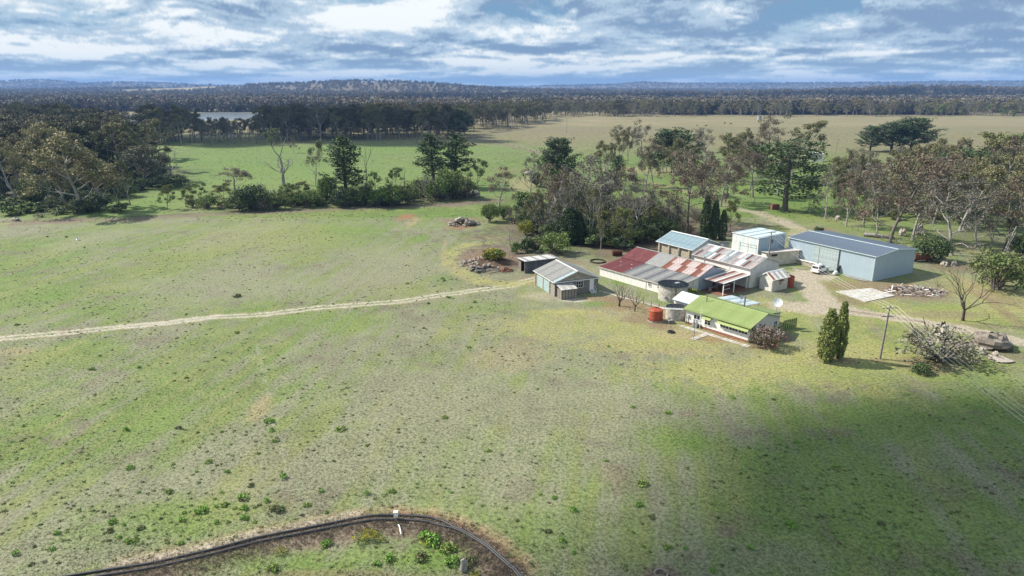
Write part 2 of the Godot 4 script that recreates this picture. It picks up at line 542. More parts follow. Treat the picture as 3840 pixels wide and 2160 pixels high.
func clearing(x: float, z: float) -> float:
	var k := 0.0
	for q in [[1350.0, -3900.0, 620.0, 800.0], [330.0, -2600.0, 260.0, 420.0], [-1750.0, -3900.0, 420.0, 500.0], [-150.0, -1750.0, 150.0, 330.0], [700.0, -2400.0, 200.0, 400.0], [2100.0, -3300.0, 380.0, 600.0]]:
		k = maxf(k, 1.0 - smoothstep(0.75, 1.1, Vector2((x - q[0]) / q[2], (z - q[1]) / q[3]).length() + broad.get_noise_2d(x * 0.5, z * 0.5) * 0.3))
	return k

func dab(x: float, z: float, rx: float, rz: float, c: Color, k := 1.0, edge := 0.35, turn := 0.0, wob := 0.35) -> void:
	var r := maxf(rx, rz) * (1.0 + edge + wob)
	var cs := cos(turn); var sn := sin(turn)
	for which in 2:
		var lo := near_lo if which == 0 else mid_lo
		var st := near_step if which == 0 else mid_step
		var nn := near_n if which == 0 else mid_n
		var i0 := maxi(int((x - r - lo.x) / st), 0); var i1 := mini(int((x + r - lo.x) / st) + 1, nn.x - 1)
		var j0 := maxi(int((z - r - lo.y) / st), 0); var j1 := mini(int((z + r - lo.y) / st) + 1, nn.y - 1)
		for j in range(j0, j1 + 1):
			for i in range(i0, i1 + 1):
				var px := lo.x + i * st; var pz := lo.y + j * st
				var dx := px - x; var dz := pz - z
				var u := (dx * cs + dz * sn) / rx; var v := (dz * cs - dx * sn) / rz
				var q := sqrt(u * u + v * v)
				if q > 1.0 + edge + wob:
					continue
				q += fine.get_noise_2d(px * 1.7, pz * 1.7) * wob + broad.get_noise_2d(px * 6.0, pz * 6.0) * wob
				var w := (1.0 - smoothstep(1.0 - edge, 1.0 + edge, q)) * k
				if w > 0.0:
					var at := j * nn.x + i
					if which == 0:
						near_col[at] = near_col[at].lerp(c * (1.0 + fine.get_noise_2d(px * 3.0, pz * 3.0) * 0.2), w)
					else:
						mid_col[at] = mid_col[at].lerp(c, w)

func trail(pts: Array, hw: float, c: Color, k := 1.0, soft := 0.5, wob := 0.5) -> void:
	for s in pts.size() - 1:
		var a: Vector2 = pts[s]; var b: Vector2 = pts[s + 1]
		var r := hw + soft + wob
		for which in 2:
			var lo := near_lo if which == 0 else mid_lo
			var st := near_step if which == 0 else mid_step
			var nn := near_n if which == 0 else mid_n
			if which == 1 and maxf(-a.y, -b.y) < 200.0:
				continue
			var i0 := maxi(int((minf(a.x, b.x) - r - lo.x) / st), 0); var i1 := mini(int((maxf(a.x, b.x) + r - lo.x) / st) + 1, nn.x - 1)
			var j0 := maxi(int((minf(a.y, b.y) - r - lo.y) / st), 0); var j1 := mini(int((maxf(a.y, b.y) + r - lo.y) / st) + 1, nn.y - 1)
			var ab := b - a
			var l2 := maxf(ab.length_squared(), 0.001)
			for j in range(j0, j1 + 1):
				for i in range(i0, i1 + 1):
					var p := Vector2(lo.x + i * st, lo.y + j * st)
					var raw := (p - a).dot(ab) / l2
					var t := clampf(raw, 0.0, 1.0)
					var d := p.distance_to(a + ab * t) + fine.get_noise_2d(p.x * 1.6, p.y * 1.6) * wob
					var w := (1.0 - smoothstep(hw - soft, hw + soft, d)) * k
					if w > 0.0:
						var at := j * nn.x + i
						if which == 0:
							near_col[at] = near_col[at].lerp(c * (1.0 + fine.get_noise_2d(p.x * 3.0, p.y * 3.0) * 0.2), w)
						else:
							mid_col[at] = mid_col[at].lerp(c, w)

var bank: Array = []
func bank_height(x: float, z: float) -> float:
	if z < -62.0 or absf(x) > 66.0:
		return 0.0
	var p := Vector2(x, z)
	var best := 99.0
	for s in bank.size() - 1:
		best = minf(best, p.distance_to(Geometry2D.get_closest_point_to_segment(p, bank[s], bank[s + 1])))
	return 0.2 * exp(-best * best / 3.0)

func near_height(x: float, z: float) -> float:
	var e := minf(minf(x - near_lo.x, near_lo.x + near_step * (near_n.x - 1) - x), minf(z - near_lo.y, near_lo.y + near_step * (near_n.y - 1) - z))
	if e <= 0.0:
		return 0.0
	var flat := 1.0
	if x > 0.0 and z < -98.0:
		flat = 1.0 - smoothstep(0.0, 8.0, x) * smoothstep(-98.0, -104.0, z)
	var h := (broad.get_noise_2d(x * 1.5, z * 1.5) * 0.25 + fine.get_noise_2d(x * 0.8, z * 0.8) * 0.05) * flat * smoothstep(0.0, 12.0, e) - 0.03 * smoothstep(0.0, 4.0, e) * flat
	return h + bank_height(x, z) * smoothstep(0.0, 2.0, e)

func ground_y(x: float, z: float) -> float:
	return near_height(x, z)

func patch(s: Shape, xs: PackedFloat32Array, zs: PackedFloat32Array, tall: Callable, cols: PackedColorArray, skip: Callable) -> void:
	var nx := xs.size(); var nz := zs.size()
	var hs := PackedFloat32Array(); hs.resize(nx * nz)
	for j in nz:
		for i in nx:
			hs[j * nx + i] = tall.call(xs[i], zs[j])
	var ns := PackedVector3Array(); ns.resize(nx * nz)
	for j in nz:
		for i in nx:
			var i0 := maxi(i - 1, 0); var i1 := mini(i + 1, nx - 1); var j0 := maxi(j - 1, 0); var j1 := mini(j + 1, nz - 1)
			ns[j * nx + i] = Vector3(-(hs[j * nx + i1] - hs[j * nx + i0]) / (xs[i1] - xs[i0]), 1.0, -(hs[j1 * nx + i] - hs[j0 * nx + i]) / (zs[j1] - zs[j0])).normalized()
	for j in nz - 1:
		for i in nx - 1:
			if skip.call((xs[i] + xs[i + 1]) * 0.5, (zs[j] + zs[j + 1]) * 0.5):
				continue
			for q in [0, 1, nx + 1, 0, nx + 1, nx]:
				var at: int = j * nx + i + q
				var x := xs[at % nx]; var z := zs[at / nx]
				s.v.append(Vector3(x, hs[at], z)); s.n.append(ns[at]); s.c.append(cols[at]); s.uv.append(Vector2(x, z))

func steps(pairs: Array) -> PackedFloat32Array:
	# pairs of [end, step], the first being the start
	var out := PackedFloat32Array([pairs[0]])
	for k in range(1, pairs.size()):
		var a := out[out.size() - 1]
		var m := maxi(1, roundi((pairs[k][0] - a) / pairs[k][1]))
		for i in range(1, m + 1):
			out.append(lerpf(a, pairs[k][0], float(i) / m))
	return out

func build_land() -> void:
	fine.seed = 21; fine.frequency = 0.22; fine.fractal_octaves = 3
	broad.seed = 33; broad.frequency = 0.011; broad.fractal_octaves = 4
	hilly.seed = 4; hilly.frequency = 0.0016; hilly.fractal_octaves = 5
	bank = [Vector2(-62, -41), Vector2(-48, -45.2), Vector2(-34.0, -48.9), Vector2(-30.3, -50.1), Vector2(-26.8, -51.5), Vector2(-23.3, -53.2), Vector2(-18.7, -54.9), Vector2(-14.6, -56.4), Vector2(-11.1, -56.8), Vector2(-8.0, -56.4), Vector2(-5.6, -55.2), Vector2(-3.8, -54.0), Vector2(-2.0, -52.2), Vector2(-0.3, -50.0), Vector2(0.5, -48.9), Vector2(2.2, -45), Vector2(3.6, -38)]
	near_col.resize(near_n.x * near_n.y)
	for j in near_n.y:
		for i in near_n.x:
			near_col[j * near_n.x + i] = field_colour(near_lo.x + i * near_step, near_lo.y + j * near_step)
	mid_col.resize(mid_n.x * mid_n.y)
	for j in mid_n.y:
		for i in mid_n.x:
			mid_col[j * mid_n.x + i] = field_colour(mid_lo.x + i * mid_step, mid_lo.y + j * mid_step)
	paint_land()
	var s := Shape.new()
	var xs := PackedFloat32Array(); var zs := PackedFloat32Array()
	for i in near_n.x: xs.append(near_lo.x + i * near_step)
	for j in near_n.y: zs.append(near_lo.y + j * near_step)
	patch(s, xs, zs, near_height, near_col, func(_x, _z): return false)
	var nx1 := xs[xs.size() - 1]; var nz1 := zs[zs.size() - 1]
	xs = PackedFloat32Array(); zs = PackedFloat32Array()
	for i in mid_n.x: xs.append(mid_lo.x + i * mid_step)
	for j in mid_n.y: zs.append(mid_lo.y + j * mid_step)
	var mx1 := xs[xs.size() - 1]
	var mz1 := zs[zs.size() - 1]
	patch(s, xs, zs, func(_x, _z): return -0.006, mid_col, func(x, z): return x > near_lo.x + 3.0 and x < nx1 - 3.0 and z > near_lo.y + 3.0 and z < nz1 - 3.0)
	xs = steps([-11000.0, [-6000.0, 500.0], [-2000.0, 130.0], [mid_lo.x, 40.0], [near_lo.x, 26.0], [nx1, 26.0], [mx1, 26.0], [2000.0, 40.0], [6000.0, 130.0], [11000.0, 500.0]])
	zs = steps([-11500.0, [-9000.0, 250.0], [-5000.0, 100.0], [-2000.0, 75.0], [mid_lo.y, 25.0], [mz1, 25.0], [nz1, 20.0], [400.0, 60.0]])
	var cols := PackedColorArray()
	for z in zs:
		for x in xs:
			cols.append(field_colour(x, z))
	patch(s, xs, zs, land_height, cols, func(x, z): return (x > mid_lo.x and x < mx1 and z > mid_lo.y and z < mz1) or (x > near_lo.x and x < nx1 and z > near_lo.y and z < nz1))
	var g := StandardMaterial3D.new()
	g.vertex_color_use_as_albedo = true
	g.roughness = 0.95
	g.albedo_texture = noise_tex(0.03, [[0.0, Color(0.66, 0.68, 0.62)], [0.4, Color(0.84, 0.85, 0.81)], [0.6, Color(0.96, 0.95, 0.92)], [1.0, Color(1, 1, 1)]], 41, 1024, 5)
	g.uv1_scale = Vector3(1.0 / 17.0, 1.0 / 17.0, 1)
	g.heightmap_enabled = true
	g.heightmap_texture = noise_tex(0.05, [], 44, 1024, 4)
	g.heightmap_scale = 5.0
	struct("ground", s, g)
	# the reservoir
	var w := Shape.new()
	var shore := [Vector2(-440.2, -671.5), Vector2(-400.5, -730.7), Vector2(-373.6, -819.3), Vector2(-337.7, -872.1), Vector2(-321.7, -932.0), Vector2(-372.2, -1080.1), Vector2(-467.2, -1101.9), Vector2(-535.2, -1038.9), Vector2(-572.7, -932.0), Vector2(-535.1, -795.2)]
	w.extrude(shore, 0.05, Vector3(0, 0.05, 0), Vector3(1, 0, 0), Vector3(0, 0, 1), Vector3(0, 1, 0))
	var wm := mat(lin(0.3, 0.36, 0.42), 0.12)
	struct("water", w, wm)

func paint_land() -> void:
	dab(-113.9, -171.3, 4.1, 18.2, YELLOW, 0.5, 0.75, 0, 0.6)
	dab(-109.0, -157.4, 2.5, 18.2, LUSH, 0.45, 0.75, 0, 0.6)
	dab(-94.8, -129.5, 5.9, 7.2, GRASS, 0.7, 0.75, 0, 0.6)
	dab(-91.7, -131.3, 3.2, 7.4, LUSH, 0.5, 0.75, 0, 0.6)
	dab(-82.0, -135.1, 6.6, 2.8, YELLOW, 0.5, 0.75, 0, 0.6)
	dab(-81.0, -165.5, 9.9, 17.1, YELLOW, 0.35, 0.75, 0, 0.6)
	dab(-72.5, -187.8, 11.9, 18.0, YELLOW, 0.5, 0.75, 0, 0.6)
	dab(-46.4, -187.8, 9.8, 16.2, LUSH, 0.6, 0.75, 0, 0.6)
	dab(-55.6, -180.9, 10.9, 16.8, YELLOW, 0.5, 0.75, 0, 0.6)
	dab(-24.8, -182.5, 2.6, 4.8, LUSH, 0.7, 0.75, 0, 0.6)
	dab(-14.9, -141.1, 4.0, 5.2, LUSH, 0.4, 0.75, 0, 0.6)
	dab(-21.7, -133.2, 10.8, 4.8, YELLOW, 0.4, 0.75, 0, 0.6)
	dab(-1.7, -211.8, 8.4, 13.5, YELLOW, 0.4, 0.75, 0, 0.6)
	dab(-29.8, -157.4, 7.6, 15.5, STRAW, 0.7, 0.75, 0, 0.6)
	dab(-63.3, -139.1, 14.1, 16.6, STRAW, 0.6, 0.75, 0, 0.6)
	dab(-113.3, -180.9, 7.2, 13.4, STRAW, 0.6, 0.75, 0, 0.6)
	dab(-44.5, -133.2, 13.5, 7.5, STRAW, 0.5, 0.75, 0, 0.6)
	dab(-44.4, -75.3, 2.9, 6.2, GRASS, 0.8, 0.75, 0, 0.6)
	dab(-39.0, -69.6, 1.8, 3.0, LUSH, 0.35, 0.75, 0, 0.6)
	dab(-32.5, -79.6, 1.2, 3.8, PALE, 0.75, 0.4, 0, 0.4)
	dab(-35.2, -76.7, 2.4, 4.2, YELLOW, 0.3, 0.75, 0, 0.6)
	dab(-32.7, -57.4, 7.8, 2.6, GRASS, 0.8, 0.75, 0, 0.6)
	dab(-35.0, -54.9, 5.0, 2.4, LUSH, 0.3, 0.75, 0, 0.6)
	dab(-26.8, -58.3, 4.7, 2.2, YELLOW, 0.35, 0.75, 0, 0.6)
	dab(-5.0, -66.2, 8.8, 6.6, STRAW, 0.5, 0.75, 0, 0.6)
	dab(2.0, -55.3, 5.0, 3.7, GRASS, 0.6, 0.75, 0, 0.6)
	dab(19.8, -72.0, 4.1, 3.8, GRASS, 0.8, 0.75, 0, 0.6)
	dab(21.2, -71.4, 1.9, 1.9, LUSH, 0.5, 0.75, 0, 0.6)
	dab(22.0, -63.5, 3.4, 3.6, YELLOW, 0.35, 0.75, 0, 0.6)
	dab(33.3, -63.5, 7.1, 6.2, GRASS, 0.7, 0.75, 0, 0.6)
	dab(45.8, -76.7, 6.6, 4.2, GRASS, 0.7, 0.75, 0, 0.6)
	dab(35.6, -54.5, 4.9, 3.2, GRASS, 0.6, 0.75, 0, 0.6)
	dab(22.1, -51.5, 4.7, 2.9, STRAW, 0.6, 0.75, 0, 0.6)
	dab(21.3, -56.6, 2.5, 1.7, DEAD, 0.35, 0.4, 0, 0.4)
	dab(39.5, -74.0, 1.6, 1.2, DEAD, 0.5, 0.4, 0, 0.4)
	dab(45.1, -61.5, 1.9, 1.4, DEAD, 0.4, 0.4, 0, 0.4)
	dab(20.3, -54.9, 1.1, 1.0, DEAD, 0.6, 0.4, 0, 0.4)
	dab(59.4, -79.2, 1.0, 0.7, DEAD, 0.5, 0.4, 0, 0.4)
	dab(22.5, -79.2, 1.0, 0.7, DEAD, 0.5, 0.4, 0, 0.4)
	dab(-19.6, -66.2, 4.4, 3.3, STRAW, 0.6, 0.75, 0, 0.6)
	dab(-13.7, -75.3, 6.5, 5.4, STRAW, 0.5, 0.75, 0, 0.6)
	dab(10.1, -84.3, 7.2, 4.1, STRAW, 0.5, 0.75, 0, 0.6)
	dab(-0.8, -98.6, 6.2, 5.5, PALE, 0.4, 0.4, 0, 0.4)
	dab(2.6, -105.6, 4.0, 1.4, DEAD, 0.45, 0.4, 0, 0.4)
	dab(-15.5, -86.9, 9.2, 7.0, STRAW, 0.5, 0.75, 0, 0.6)
	dab(-59.9, -86.9, 7.4, 7.0, STRAW, 0.4, 0.75, 0, 0.6)
	dab(-73.3, -98.6, 3.8, 3.2, YELLOW, 0.6, 0.75, 0, 0.6)
	dab(-77.7, -99.8, 2.5, 1.8, PALE, 0.5, 0.4, 0, 0.4)
	dab(-6.0, -122.7, 7.5, 3.2, GRASS, 0.6, 0.75, 0, 0.6)
	dab(-33.8, -113.6, 11.7, 4.2, GRASS, 0.6, 0.75, 0, 0.6)
	dab(10.8, -64.0, 1.7, 3.1, DIRT, 0.3, 0.4, 0, 0.4)
	dab(20.0, -112.2, 19.5, 6.2, LAWN, 0.6, 0.75, 0, 0.6)
	dab(16.0, -118.0, 9.8, 3.8, PALE, 0.4, 0.4, 0, 0.4)
	dab(25.0, -103.2, 12.9, 3.6, LAWN, 0.7, 0.75, 0, 0.6)
	dab(26.3, -99.8, 6.3, 1.3, PALE, 0.4, 0.4, 0, 0.4)
	dab(38.3, -92.4, 17.6, 5.4, LAWN, 0.75, 0.75, 0, 0.6)
	dab(57.1, -98.6, 14.5, 10.0, LAWN, 0.7, 0.75, 0, 0.6)
	dab(76.8, -118.0, 14.6, 7.6, LAWN, 0.75, 0.75, 0, 0.6)
	dab(72.2, -133.2, 9.8, 7.5, LAWN, 0.8, 0.75, 0, 0.6)
	dab(48.2, -119.5, 7.4, 6.2, LAWN, 0.75, 0.75, 0, 0.6)
	dab(95.4, -131.3, 10.8, 11.1, LAWN, 0.7, 0.75, 0, 0.6)
	dab(49.5, -91.5, 9.7, 2.9, GRASS, 0.5, 0.75, 0, 0.6)
	dab(67.6, -89.6, 7.6, 3.7, GRASS, 0.55, 0.75, 0, 0.6)
	dab(79.6, -122.7, 6.1, 2.6, LUSH, 0.4, 0.75, 0, 0.6)
	dab(70.9, -97.6, 6.1, 2.1, LUSH, 0.3, 0.75, 0, 0.6)
	dab(50.0, -116.5, 2.9, 2.2, LUSH, 0.3, 0.75, 0, 0.6)
	dab(62.7, -104.4, 2.6, 3.6, GRASS, 0.6, 0.75, 0, 0.6)
	dab(16.8, -124.3, 3.1, 1.6, LUSH, 0.7, 0.75, 0, 0.6)
	dab(8.9, -119.5, 5.9, 1.9, LAWN, 0.75, 0.75, 0, 0.6)
	dab(23.2, -139.1, 3.9, 2.8, LUSH, 0.6, 0.75, 0, 0.6)
	dab(29.9, -126.0, 3.1, 1.7, LUSH, 0.4, 0.75, 0, 0.6)
	dab(33.6, -106.3, 4.0, 2.8, RED, 0.5, 0.4, 0, 0.4)
	dab(28.8, -108.2, 4.5, 2.3, PALE, 0.6, 0.4, 0, 0.4)
	dab(23.9, -115.7, 4.3, 3.2, DIRT, 0.7, 0.4, 0, 0.4)
	dab(21.7, -122.7, 4.5, 2.6, RED, 0.45, 0.4, 0, 0.4)
	dab(21.4, -127.7, 3.2, 2.4, DIRT, 0.8, 0.4, 0, 0.4)
	dab(25.9, -111.5, 2.7, 1.6, DIRT, 0.7, 0.4, 0, 0.4)
	dab(39.7, -102.0, 2.5, 1.1, DIRT, 0.8, 0.4, 0, 0.4)
	dab(45.1, -106.3, 1.8, 2.2, DEAD, 0.8, 0.4, 0, 0.4)
	dab(6.9, -129.5, 4.2, 2.9, GRAVEL, 0.5, 0.4, 0, 0.4)
	dab(11.9, -126.9, 3.2, 1.4, CHALK, 0.7, 0.4, 0, 0.4)
	dab(16.7, -127.7, 3.2, 1.8, RED, 0.4, 0.4, 0, 0.4)
	dab(4.6, -141.1, 3.4, 3.8, DIRT, 0.6, 0.4, 0, 0.4)
	dab(49.1, -96.5, 2.8, 1.7, DIRT, 0.6, 0.4, 0, 0.4)
	dab(55.9, -96.3, 1.4, 1.0, DIRT, 0.6, 0.4, 0, 0.4)
	dab(61.5, -106.3, 2.0, 2.0, DIRT, 0.4, 0.4, 0, 0.4)
	dab(62.1, -94.4, 4.4, 3.0, DEAD, 0.6, 0.4, 0, 0.4)
	dab(67.2, -97.6, 3.7, 2.1, DEAD, 0.5, 0.4, 0, 0.4)
	dab(77.3, -99.8, 2.5, 3.4, DEAD, 0.6, 0.4, 0, 0.4)
	dab(79.7, -118.0, 6.8, 2.4, DEAD, 0.5, 0.4, 0, 0.4)
	dab(79.9, -111.5, 4.2, 1.9, DEAD, 0.45, 0.4, 0, 0.4)
	dab(77.1, -134.1, 12.0, 7.3, DIRT, 0.75, 0.4, 0, 0.4)
	dab(81.0, -129.5, 4.8, 4.3, DEAD, 0.6, 0.4, 0, 0.4)
	dab(65.5, -126.9, 3.6, 3.5, DIRT, 0.6, 0.4, 0, 0.4)
	dab(81.0, -132.2, 6.4, 4.1, DIRT, 0.6, 0.4, 0, 0.4)
	dab(101.9, -150.0, 7.2, 3.3, DEAD, 0.5, 0.4, 0, 0.4)
	dab(95.7, -127.7, 3.1, 5.2, DIRT, 0.45, 0.4, 0, 0.4)
	dab(115.7, -152.4, 3.7, 14.7, LAWN, 0.8, 0.75, 0, 0.6)
	dab(45.3, -122.7, 4.6, 1.6, DIRT, 0.5, 0.4, 0, 0.4)
	dab(34.8, -133.2, 2.1, 1.9, DIRT, 0.7, 0.4, 0, 0.4)
	dab(44.6, -135.1, 3.8, 2.8, DIRT, 0.8, 0.4, 0, 0.4)
	dab(66.0, -145.5, 4.7, 4.5, GRAVEL, 0.95, 0.2, 0, 0.4)
	dab(61.7, -142.2, 2.9, 2.9, GRAVEL, 0.8, 0.4, 0, 0.4)
	trail([Vector2(63.8, -144.4), Vector2(62.0, -136.7), Vector2(60.7, -128.6), Vector2(60.0, -122.7)], 2.8, GRAVEL, 0.9, 0.8, 0.8)
	dab(54.8, -122.3, 6.5, 3.2, GRAVEL, 0.95, 0.4, 0, 0.4)
	dab(59.6, -120.7, 6.5, 2.5, GRAVEL, 0.95, 0.4, 0, 0.4)
	trail([Vector2(59.6, -121.9), Vector2(63.5, -119.5), Vector2(67.2, -117.2), Vector2(72.5, -114.0), Vector2(76.5, -111.1), Vector2(80.2, -107.5), Vector2(84.5, -102.0)], 2.0, GRAVEL, 0.95, 0.6, 0.7)
	trail([Vector2(59.6, -121.9), Vector2(63.5, -119.5), Vector2(67.2, -117.2), Vector2(72.5, -114.0)], 0.5, DIRT, 0.6, 0.4, 0.5)
	trail([Vector2(93.4, -133.2), Vector2(92.9, -126.0), Vector2(90.4, -118.0), Vector2(88.2, -110.8)], 1.2, DIRT, 0.5, 0.6, 0.6)
	trail([Vector2(98.0, -147.7), Vector2(97.2, -139.1), Vector2(94.2, -129.5)], 1.4, PALE, 0.5, 0.6, 0.6)
	trail([Vector2(-86.4, -104.7), Vector2(-84.3, -105.4), Vector2(-77.1, -107.8), Vector2(-68.1, -111.1), Vector2(-61.7, -113.0), Vector2(-54.0, -116.8), Vector2(-44.9, -118.6), Vector2(-36.6, -122.3), Vector2(-21.7, -125.8), Vector2(-14.9, -129.7), Vector2(-7.8, -133.4), Vector2(-0.3, -136.9), Vector2(5.1, -142.4)], 1.7, PALE, 0.4, 0.8, 0.7)
	trail([Vector2(-86.4, -104.7), Vector2(-84.3, -105.4), Vector2(-77.1, -107.8), Vector2(-68.1, -111.1), Vector2(-61.7, -113.0), Vector2(-54.0, -116.8), Vector2(-44.9, -118.6), Vector2(-36.6, -122.3), Vector2(-21.7, -125.8), Vector2(-14.9, -129.7), Vector2(-7.8, -133.4), Vector2(-0.3, -136.9), Vector2(5.1, -142.4)], 1.15, GRAVEL, 0.6, 0.4, 0.5)
	trail([Vector2(-86.6, -105.4), Vector2(-84.5, -106.1), Vector2(-77.3, -108.5), Vector2(-68.3, -111.8), Vector2(-62.0, -113.7), Vector2(-54.2, -117.5), Vector2(-45.1, -119.3), Vector2(-36.8, -123.0), Vector2(-21.9, -126.5), Vector2(-15.3, -130.4), Vector2(-8.1, -134.1), Vector2(-0.7, -137.5), Vector2(4.6, -142.9)], 0.42, CHALK, 0.85, 0.25, 0.35)
	trail([Vector2(-86.2, -104.0), Vector2(-84.1, -104.7), Vector2(-76.9, -107.1), Vector2(-67.9, -110.4), Vector2(-61.4, -112.3), Vector2(-53.8, -116.1), Vector2(-44.7, -117.9), Vector2(-36.4, -121.6), Vector2(-21.5, -125.1), Vector2(-14.5, -129.0), Vector2(-7.5, -132.7), Vector2(0.1, -136.3), Vector2(5.6, -141.9)], 0.42, CHALK, 0.85, 0.25, 0.35)
	trail([Vector2(-86.4, -104.7), Vector2(-84.3, -105.4), Vector2(-77.1, -107.8), Vector2(-68.1, -111.1), Vector2(-61.7, -113.0), Vector2(-54.0, -116.8), Vector2(-44.9, -118.6), Vector2(-36.6, -122.3), Vector2(-21.7, -125.8), Vector2(-14.9, -129.7), Vector2(-7.8, -133.4), Vector2(-0.3, -136.9), Vector2(5.1, -142.4)], 0.35, STRAW, 0.8, 0.25, 0.5)
	trail([Vector2(-86.4, -104.7), Vector2(-84.3, -105.4), Vector2(-77.1, -107.8), Vector2(-68.1, -111.1), Vector2(-61.7, -113.0), Vector2(-54.0, -116.8), Vector2(-44.9, -118.6), Vector2(-36.6, -122.3), Vector2(-21.7, -125.8), Vector2(-14.9, -129.7), Vector2(-7.8, -133.4), Vector2(-0.3, -136.9), Vector2(5.1, -142.4)], 0.2, GRASS, 0.5, 0.2, 0.5)
	trail([Vector2(-68.1, -111.1), Vector2(-61.7, -113.0), Vector2(-54.0, -116.8)], 0.8, CHALK, 0.5, 0.6, 0.8)
	trail([Vector2(-41.2, -103.2), Vector2(-36.5, -92.4), Vector2(-32.8, -84.3)], 0.2, CHALK, 0.22, 0.2, 0.5)
	trail([Vector2(-30.4, -77.4), Vector2(-27.3, -72.0), Vector2(-24.0, -64.0)], 0.2, CHALK, 0.2, 0.2, 0.5)
	trail([Vector2(-1.4, -179.2), Vector2(-11.2, -175.0), Vector2(-15.3, -165.5), Vector2(-14.5, -156.1), Vector2(-11.3, -146.6), Vector2(-6.8, -140.1), Vector2(-1.1, -138.1), Vector2(3.4, -139.1)], 2.2, LAWN, 0.5, 1.2, 0.8)
	trail([Vector2(-18.0, -180.9), Vector2(-16.7, -162.7), Vector2(-13.3, -150.0), Vector2(-9.2, -141.1)], 0.5, PALE, 0.5, 0.4, 0.3)
	dab(-4.5, -161.4, 9.0, 13.0, DEAD, 0.9, 0.12, 0, 0.4)
	dab(-7.8, -162.7, 3.9, 8.2, DIRT, 0.6, 0.4, 0, 0.4)
	dab(-2.4, -150.0, 5.4, 5.2, LITTER, 0.5, 0.4, 0, 0.4)
	dab(-4.5, -158.7, 5.8, 7.9, RED, 0.3, 0.4, 0, 0.4)
	dab(-15.0, -205.3, 5.0, 7.6, DIRT, 0.9, 0.2, 0, 0.4)
	dab(-15.0, -199.1, 4.7, 3.2, RED, 0.6, 0.4, 0, 0.4)
	dab(-33.4, -215.5, 2.2, 4.6, RED, 0.95, 0.2, 0, 0.4)
	dab(-30.5, -205.3, 1.5, 8.5, PALE, 0.7, 0.4, 0, 0.4)
	dab(0.8, -199.1, 4.7, 8.8, DIRT, 0.6, 0.4, 0, 0.4)
	dab(-5.1, -184.2, 8.0, 3.5, PALE, 0.5, 0.4, 0, 0.4)
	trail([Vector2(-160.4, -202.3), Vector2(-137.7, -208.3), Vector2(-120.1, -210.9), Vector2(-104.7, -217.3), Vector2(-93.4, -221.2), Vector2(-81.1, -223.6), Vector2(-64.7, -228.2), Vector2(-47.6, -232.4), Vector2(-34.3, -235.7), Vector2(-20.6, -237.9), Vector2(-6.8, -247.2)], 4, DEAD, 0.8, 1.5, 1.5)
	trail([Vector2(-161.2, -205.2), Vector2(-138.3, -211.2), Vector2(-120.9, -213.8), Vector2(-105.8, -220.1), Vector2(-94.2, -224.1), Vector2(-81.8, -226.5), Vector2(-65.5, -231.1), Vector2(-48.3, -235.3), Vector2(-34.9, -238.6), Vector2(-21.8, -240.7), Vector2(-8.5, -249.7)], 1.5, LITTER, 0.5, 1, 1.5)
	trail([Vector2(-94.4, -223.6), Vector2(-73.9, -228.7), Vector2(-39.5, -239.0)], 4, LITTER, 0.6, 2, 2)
	dab(-112.3, -234.0, 11.9, 10.9, PALE, 0.5, 0.4, 0, 0.4)
	dab(-116.6, -231.3, 7.3, 10.6, LUSH, 0.7, 0.75, 0, 0.6)
	dab(-129.5, -242.4, 8.5, 23.4, LUSH, 0.8, 0.75, 0, 0.6)
	dab(-101.5, -282.8, 55.1, 48.0, GRASS, 0.5, 0.75, 0, 0.6)
	dab(-70.4, -317.7, 49.4, 39.5, GRASS, 0.4, 0.75, 0, 0.6)
	dab(-118.1, -338.4, 28.9, 33.3, LUSH, 0.6, 0.75, 0, 0.6)
	dab(-163.8, -361.9, 28.0, 64.6, LUSH, 0.6, 0.75, 0, 0.6)
	dab(-73.6, -456.1, 87.6, 23.7, LUSH, 0.8, 0.75, 0, 0.6)
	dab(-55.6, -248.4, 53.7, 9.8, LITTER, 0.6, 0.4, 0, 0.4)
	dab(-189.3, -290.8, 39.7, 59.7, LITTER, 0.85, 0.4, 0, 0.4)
	dab(-154.5, -221.2, 17.5, 9.8, GRASS, 0.7, 0.75, 0, 0.6)
	dab(-165.8, -226.1, 8.9, 10.2, LITTER, 0.3, 0.4, 0, 0.4)
	dab(4.5, -290.8, 5.7, 24.8, PALE, 0.6, 0.4, 0, 0.4)
	dab(1.3, -338.4, 11.8, 13.2, DIRT, 0.35, 0.4, 0, 0.4)
	trail([Vector2(-34.6, -565.2), Vector2(-3.7, -487.6), Vector2(13.7, -446.5), Vector2(28.0, -403.7)], 3, DEAD, 0.7, 2, 2)
	trail([Vector2(-33.6, -587.0), Vector2(7.6, -663.2), Vector2(41.7, -783.7)], 3, LITTER, 0.7, 2, 3)
	dab(81.9, -651.1, 74.5, 39.6, DEAD, 0.3, 0.4, 0, 0.4)
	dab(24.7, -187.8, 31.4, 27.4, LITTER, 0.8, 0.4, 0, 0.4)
	dab(36.4, -171.3, 16.4, 9.1, DIRT, 0.7, 0.4, 0, 0.4)
	dab(27.1, -156.1, 6.9, 4.1, DIRT, 0.6, 0.4, 0, 0.4)
	dab(26.9, -154.9, 4.9, 2.0, GRAVEL, 0.6, 0.4, 0, 0.4)
	dab(48.9, -195.2, 15.5, 11.6, DEAD, 0.6, 0.4, 0, 0.4)
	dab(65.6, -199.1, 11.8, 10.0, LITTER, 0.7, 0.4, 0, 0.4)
	dab(12.4, -171.3, 4.1, 3.0, LUSH, 0.5, 0.75, 0, 0.6)
	dab(14.5, -156.1, 3.7, 3.0, DIRT, 0.5, 0.4, 0, 0.4)
	dab(100.2, -261.1, 25.6, 34.0, LUSH, 0.6, 0.75, 0, 0.6)
	dab(99.8, -290.8, 29.4, 24.8, GRASS, 0.5, 0.75, 0, 0.6)
